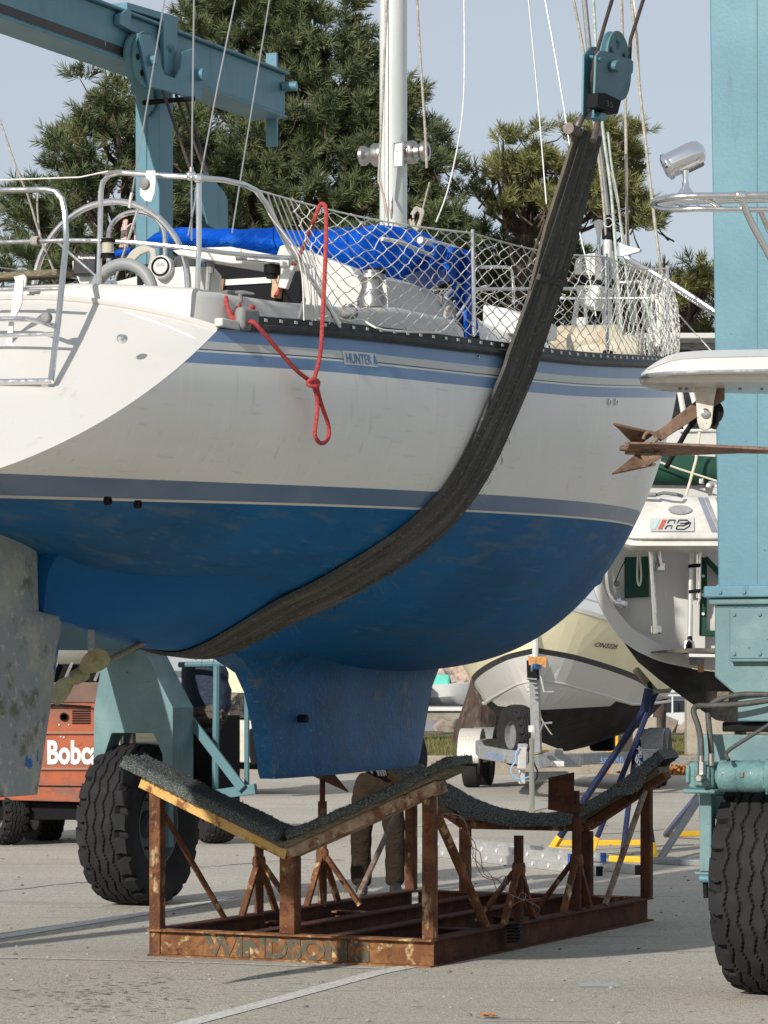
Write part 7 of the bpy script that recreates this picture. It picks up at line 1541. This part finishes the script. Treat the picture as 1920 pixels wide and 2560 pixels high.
lft = {'hip': (0, 0, .93, .09), 'waist': (.0, .02, 1.06, .10), 'chest': (.06, -.05, 1.30, .15), 'sh': (.08, -.08, 1.42, .12), 'neck': (.09, -.11, 1.50, .055), 'head0': (.10, -.13, 1.58, .07), 'head1': (.11, -.15, 1.66, .09), 'head2': (.11, -.14, 1.74, .075),
       'lh': (-.10, 0, .88, .085), 'lk': (-.125, -.05, .50, .068), 'la': (-.115, 0, .10, .035), 'lf': (-.12, -.09, .045, .02), 'lt': (-.125, -.12, .035, .015),
       'rh': (.11, .0, .88, .085), 'rk': (.15, -.02, .50, .068), 'ra': (.145, .02, .10, .035), 'rf': (.155, -.07, .045, .02), 'rt': (.157, -.10, .035, .015),
       'ls': (-.10, -.08, 1.41, .065), 'le': (-.20, -.16, 1.16, .048), 'lw': (-.02, -.34, 1.05, .032), 'rs': (.26, -.08, 1.41, .065), 're': (.36, -.10, 1.16, .048), 'rw': (.36, -.26, .99, .032)}
eg = [('hip', 'waist'), ('waist', 'chest'), ('chest', 'sh'), ('sh', 'neck'), ('neck', 'head0'), ('head0', 'head1'), ('head1', 'head2'), ('hip', 'lh'), ('lh', 'lk'), ('lk', 'la'), ('la', 'lf'), ('lf', 'lt'), ('hip', 'rh'), ('rh', 'rk'), ('rk', 'ra'), ('ra', 'rf'), ('rf', 'rt'), ('sh', 'ls'), ('ls', 'le'), ('le', 'lw'), ('sh', 'rs'), ('rs', 're'), ('re', 'rw')]
body = skinned('body', lft, eg, M_skin, PE)
pj = {'hip': (0, 0, .94, .165), 'w': (0, .01, 1.03, .155), 'lh': (-.095, 0, .84, .122), 'lm': (-.115, -.03, .66, .105), 'lk': (-.130, -.05, .48, .095), 'ls': (-.128, -.02, .30, .088), 'lc': (-.125, 0, .15, .098), 'lb': (-.122, -.01, .055, .085), 'rh': (.105, 0, .84, .122), 'rm': (.13, -.01, .66, .105), 'rk': (.152, -.02, .48, .092), 'rs': (.152, .0, .30, .085), 'rc': (.148, .02, .15, .09), 'rb': (.146, .01, .055, .082)}
tro = skinned('trousers', pj, [('hip', 'w'), ('hip', 'lh'), ('lh', 'lm'), ('lm', 'lk'), ('lk', 'ls'), ('ls', 'lc'), ('lc', 'lb'), ('hip', 'rh'), ('rh', 'rm'), ('rm', 'rk'), ('rk', 'rs'), ('rs', 'rc'), ('rc', 'rb')], M_pants, PE, sub=3)
tx = bpy.data.textures.new('folds', 'CLOUDS'); tx.noise_scale = .11; tx.noise_depth = 2
dm = tro.modifiers.new('folds', 'DISPLACE'); dm.texture = tx; dm.strength = .022; dm.mid_level = .5; dm.texture_coords = 'LOCAL'
jj = {'w': (.0, .02, .96, .168), 'm': (.02, 0, 1.15, .165), 'c': (.06, -.05, 1.31, .17), 's': (.08, -.08, 1.43, .12), 'ls': (-.10, -.08, 1.41, .085), 'le': (-.20, -.16, 1.16, .066), 'lw': (-.06, -.30, 1.07, .05), 'rs': (.26, -.08, 1.41, .085), 're': (.36, -.10, 1.16, .066), 'rw': (.36, -.22, 1.02, .05)}
jk = skinned('jacket', jj, [('w', 'm'), ('m', 'c'), ('c', 's'), ('s', 'ls'), ('ls', 'le'), ('le', 'lw'), ('s', 'rs'), ('rs', 're'), ('re', 'rw')], M_shirt, PE)
O_ = Vector((FX, FYY, 0))
for s, fx in ((-1, (-.122, -.10)), (1, (.155, -.08))):
    bt = MB(); P = []
    for y, w_, h in ((.10, .045, .10), (.05, .05, .11), (-.02, .052, .10), (-.08, .05, .075), (-.14, .045, .06), (-.17, .02, .04)): P.append([O_ + Vector((fx[0] + w_ * math.cos(a), fx[1] + y + .02, max(.004, h * .5 + h * .5 * math.sin(a)))) for a in [2 * math.pi * k / 12 for k in range(13)]])
    bt.grid(P); bt.build('boot', M_boot, PE)
# head features and hair
hc = O_ + Vector((.11, -.15, 1.67))
hr = MB(); P = []
for i in range(7):
    f = math.pi * .52 * i / 6; P.append([hc + Vector((.092 * math.sin(f) * math.cos(a), .02 + .105 * math.sin(f) * math.sin(a), .02 + .105 * math.cos(f))) for a in [2 * math.pi * k / 18 for k in range(19)]])
hr.grid(P); hr.build('hair', M_hair, PE)
MB().lathe([(.001, 0), (.014, .008), (.012, .03), (.001, .04)], 8, Matrix.Translation(hc + Vector((0, -.10, -.04))) @ Matrix.Rotation(R(90), 4, 'X')).build('nose', M_skin, PE)
for s in (-1, 1):
    MB().lathe([(.001, -.01), (.010, 0), (.001, .01)], 8, Matrix.Translation(hc + Vector((.032 * s, -.082, .0)))).build('eye', M_whitep, PE); MB().lathe([(.001, -.008), (.03, 0), (.001, .012)], 8, Matrix.Translation(hc + Vector((.088 * s, 0, -.01))) @ Matrix.Rotation(R(90), 4, 'Z')).build('ear', M_skin, PE)
# gloved hands with five fingers each
M_glove = mat('grey_work_glove', (.07, .063, .055), .85, layers=[((.10, .09, .08), 30, .45, .6)])
def hand(w_, d, side, nm='glove'):
    d = Vector(d).normalized(); up = ZX; s = d.cross(up).normalized(); n = s.cross(d)
    J = {'w': (*w_, .03), 'p': (*(w_ + d * .05), (.042, .022)), 'q': (*(w_ + d * .085), (.044, .02))}; E_ = [('w', 'p'), ('p', 'q')]
    for k, (o, l) in enumerate(((-.032, .07), (-.011, .082), (.011, .077), (.032, .062))):
        a = w_ + d * .09 + s * o; b1 = a + d * l * .5 - n * .012; c1 = b1 + d * l * .28 - n * .030; J[f'a{k}'] = (*a, .011); J[f'b{k}'] = (*b1, .0105); J[f'c{k}'] = (*c1, .009); E_ += [('q', f'a{k}'), (f'a{k}', f'b{k}'), (f'b{k}', f'c{k}')]
    t0 = w_ + d * .04 + s * .035 * side; t1 = t0 + d * .03 + s * .03 * side - n * .015; t2 = t1 + d * .03 + s * .006 * side - n * .012; J['t0'] = (*t0, .014); J['t1'] = (*t1, .012); J['t2'] = (*t2, .010); E_ += [('p', 't0'), ('t0', 't1'), ('t1', 't2')]
    return skinned(nm, J, E_, M_glove, PE, sub=1)
hand(Vector((.36, -.26, .99)), (.05, -.8, -.5), -1); hand(Vector((-.02, -.34, 1.05)), (.5, -.8, -.2), 1)
# ------------------------------------------------------------------ pines
M_need = mat('pine_needles', (.10, .128, .056), .8, layers=[((.165, .19, .085), 1.2, .45, .60), ((.055, .08, .04), 2.0, .5, .62), ((.26, .19, .09), 1.9, .64, .70)], spec=.25)
M_need2 = mat('olive_pine_needles', (.17, .18, .065), .75, layers=[((.24, .24, .09), 1.1, .45, .62), ((.10, .12, .05), 2, .5, .65), ((.27, .17, .08), 3, .60, .70)], spec=.25)
M_bark = mat('pine_bark', (.075, .05, .038), .95, layers=[((.035, .025, .02), 5, .45, .6, (1, 1, .25)), ((.13, .095, .075), 9, .5, .65, (1, 1, .3))], bump=(7, 1, (1, 1, .3), .08))
def inside(poly, x, y):
    c = False; n = len(poly)
    for i in range(n):
        x1, y1 = poly[i]; x2, y2 = poly[(i + 1) % n]
        if (y1 > y) != (y2 > y) and x < (x2 - x1) * (y - y1) / (y2 - y1) + x1: c = not c
    return c
def tufts(C, D, rs, size, nn, wid):
    n = len(C); C = np.repeat(C, nn, 0); D = np.repeat(D, nn, 0); S = np.repeat(size, nn)[:, None]
    k = rs.random(len(C))[:, None]; base = C + D * S * .75 * (k ** .8)
    r = rs.normal(0, 1, C.shape); r -= D * (r * D).sum(1)[:, None]; r /= np.linalg.norm(r, axis=1)[:, None] + 1e-9
    ang = np.where(k > .85, .35, .72 + .2 * rs.random((len(C), 1))); nd = D * np.cos(ang) + r * np.sin(ang)
    tip = base + nd * S * (.42 + .18 * rs.random((len(C), 1))); s = np.cross(nd, rs.normal(0, 1, C.shape)); s /= np.linalg.norm(s, axis=1)[:, None] + 1e-9
    s *= wid; mid = (base + tip) / 2
    V = np.stack([base - s * .7, base + s * .7, mid + s, tip, mid - s], 1).reshape(-1, 3); m = len(C); o = np.arange(m)[:, None] * 5
    return V, o + np.array([[0, 1, 2, 3, 4]])
def pine(label, poly, Y, trunk, seed, spacing=34, layers=3, keep=.12, m=M_need, dens=9, group=None, size=.36, depth=1.6, gapscale=.011):
    rs = np.random.default_rng(seed); r = random.Random(seed); px = Y / F
    tb = Vector(((trunk[0] - 960) * px, Y, .35)); T = thing('pine_tree', label, 'tree', tb, group)
    xs = [p[0] for p in poly]; ys = [p[1] for p in poly]; clumps = []
    for lay in range(layers):
        x = min(xs)
        while x < max(xs):
            y = min(ys)
            while y < max(ys):
                qx = x + r.uniform(-.6, .6) * spacing; qy = y + r.uniform(-.6, .6) * spacing
                if inside(poly, qx, qy):
                    g = mnoise.noise(Vector((qx * gapscale, qy * gapscale * 1.4, seed + lay * .12)))
                    if g > -.5 + keep * 2: clumps.append(Vector(((qx - 960) * px, Y + (lay - (layers - 1) / 2) * depth / max(1, layers - 1) * 2 * .5 + r.uniform(-.3, .3), H + (HZ - qy) * px)))
                y += spacing
            x += spacing
    C = []; D = []; S = []
    axis = tb.x
    for c in clumps:
        out = Vector((c.x - axis, (c.y - Y) * .8, 0)); out = out.normalized() if out.length > .01 else Vector((0, 0, 0)); base = (out * .55 + Vector((0, -.25, .85))).normalized(); k = dens + r.randrange(-3, 4)
        cr = spacing * px * .62
        for _ in range(max(3, k)):
            o = Vector((r.gauss(0, 1), r.gauss(0, 1), r.gauss(0, .5))); d = (base + o * .55).normalized(); C.append(c + o * cr * .46); D.append(d); S.append(size * r.uniform(.6, 1.3))
    C = np.array([tuple(c) for c in C]); D = np.array([tuple(d) for d in D]); S = np.array(S)
    V, Fc = tufts(C, D, rs, S, 44, .0072)
    me = bpy.data.meshes.new('crown'); V = V - np.array(tuple(tb)); n = len(Fc)
    me.vertices.add(len(V)); me.vertices.foreach_set('co', V.astype(np.float32).ravel()); me.loops.add(n * 5); me.loops.foreach_set('vertex_index', Fc.astype(np.int32).ravel()); me.polygons.add(n); me.polygons.foreach_set('loop_start', np.arange(0, n * 5, 5, dtype=np.int32)); me.update(calc_edges=True); me.materials.append(m)
    o = bpy.data.objects.new('crown', me); COL.objects.link(o); o.parent = T
    # trunk and limbs
    mb = MB(); top = H + (HZ - trunk[2]) * px; tp_ = [Vector((tb.x + (trunk[1] - trunk[0]) * px * u + .12 * math.sin(u * 7), Y, .2 + (top - .2) * u)) for u in [k / 9 for k in range(10)]]
    rad = trunk[3]; mb.tube(tp_, [rad * (1.5 if k == 0 else 1 - .08 * k) for k in range(10)], 12)
    for c in r.sample(clumps, min(len(clumps), 60)):
        zf = max(.25, min(.98, (c.z - .6) / (top - .2))); a = tp_[0].lerp(tp_[-1], zf); a = tp_[min(9, int(zf * 9))]
        mid = a.lerp(c, .5) + Vector((r.uniform(-.2, .2), r.uniform(-.2, .2), -.25)); mb.tube(smoothpath([a, mid, c], 4), [.07, .065, .06, .05, .045, .04, .03, .022, .015], 6)
    for c in clumps[::2]:
        q = c + Vector((r.uniform(-.5, .5), r.uniform(-.3, .3), r.uniform(-.6, -.1))); mb.tube([q, c.lerp(q, .4) + Vector((0, 0, -.06)), c], [.025, .016, .008], 4)
    mb.build('trunk', M_bark, T, smooth=60); return T
G = 'pines behind the boat yard'
pine('largest dark green pine rising behind the mast and the teal beam', [(455, -70), (462, 60), (440, 160), (500, 260), (440, 330), (395, 400), (380, 560), (430, 700), (1180, 700), (1175, 590), (1120, 520), (1112, 420), (1095, 350), (1050, 330), (1040, 240), (975, 200), (930, 200), (900, 240), (925, 150), (905, 70), (868, 40), (868, 100), (830, 120), (800, 60), (790, -70)], 61, (760, 720, -60, .24), 3, group=G, layers=3, depth=2.6, keep=.20, gapscale=.013, spacing=35, dens=9, size=.36)
pine('lower left pine spreading behind the steel steering wheel and stern rail', [(205, 205), (228, 230), (232, 290), (330, 240), (430, 330), (440, 700), (-40, 720), (-40, 640), (30, 600), (30, 520), (60, 505), (85, 545), (60, 450), (100, 440), (120, 470), (130, 400), (82, 360), (90, 335), (150, 370), (165, 305), (200, 300)], 59, (300, 320, 240, .2), 8, group=G, layers=3, depth=2.2, keep=.235, gapscale=.015, spacing=35, dens=8, size=.36)
pine('open crowned olive pine seen behind the sling and the rigging', [(1160, 480), (1195, 455), (1240, 455), (1215, 420), (1250, 405), (1290, 420), (1240, 365), (1275, 325), (1330, 350), (1380, 400), (1400, 350), (1460, 330), (1500, 305), (1530, 340), (1600, 360), (1600, 430), (1590, 500), (1640, 500), (1650, 560), (1600, 560), (1640, 620), (1600, 645), (1540, 560), (1400, 600), (1300, 560), (1200, 560), (1160, 520)], 62, (1185, 1330, 420, .34), 15, group=G, layers=3, depth=2.4, keep=.205, gapscale=.017, m=M_need2, dens=9, spacing=36, size=.34)
pine('small olive pine limb between the bow net and the near lift leg', [(1700, 700), (1745, 655), (1785, 690), (1770, 735), (1720, 760), (1690, 780), (1660, 800), (1600, 720), (1560, 700), (1640, 690)], 63, (1640, 1660, 700, .12), 22, group=G, layers=3, keep=.10, m=M_need2, dens=7, spacing=30)
pine('low pine boughs above the white hard top beside the near lift leg', [(1700, 780), (1740, 740), (1800, 740), (1860, 760), (1860, 850), (1700, 850)], 66, (1840, 1850, 740, .14), 31, group=G, layers=3, keep=.12, m=M_need2, dens=7, spacing=30)
pine('dark low pine showing through the bow net under the sling', [(1090, 560), (1180, 560), (1260, 620), (1440, 640), (1560, 700), (1700, 760), (1700, 880), (1090, 880)], 67, (1400, 1400, 640, .2), 35, group=G, layers=3, keep=.14, m=M_need, dens=7, spacing=36)
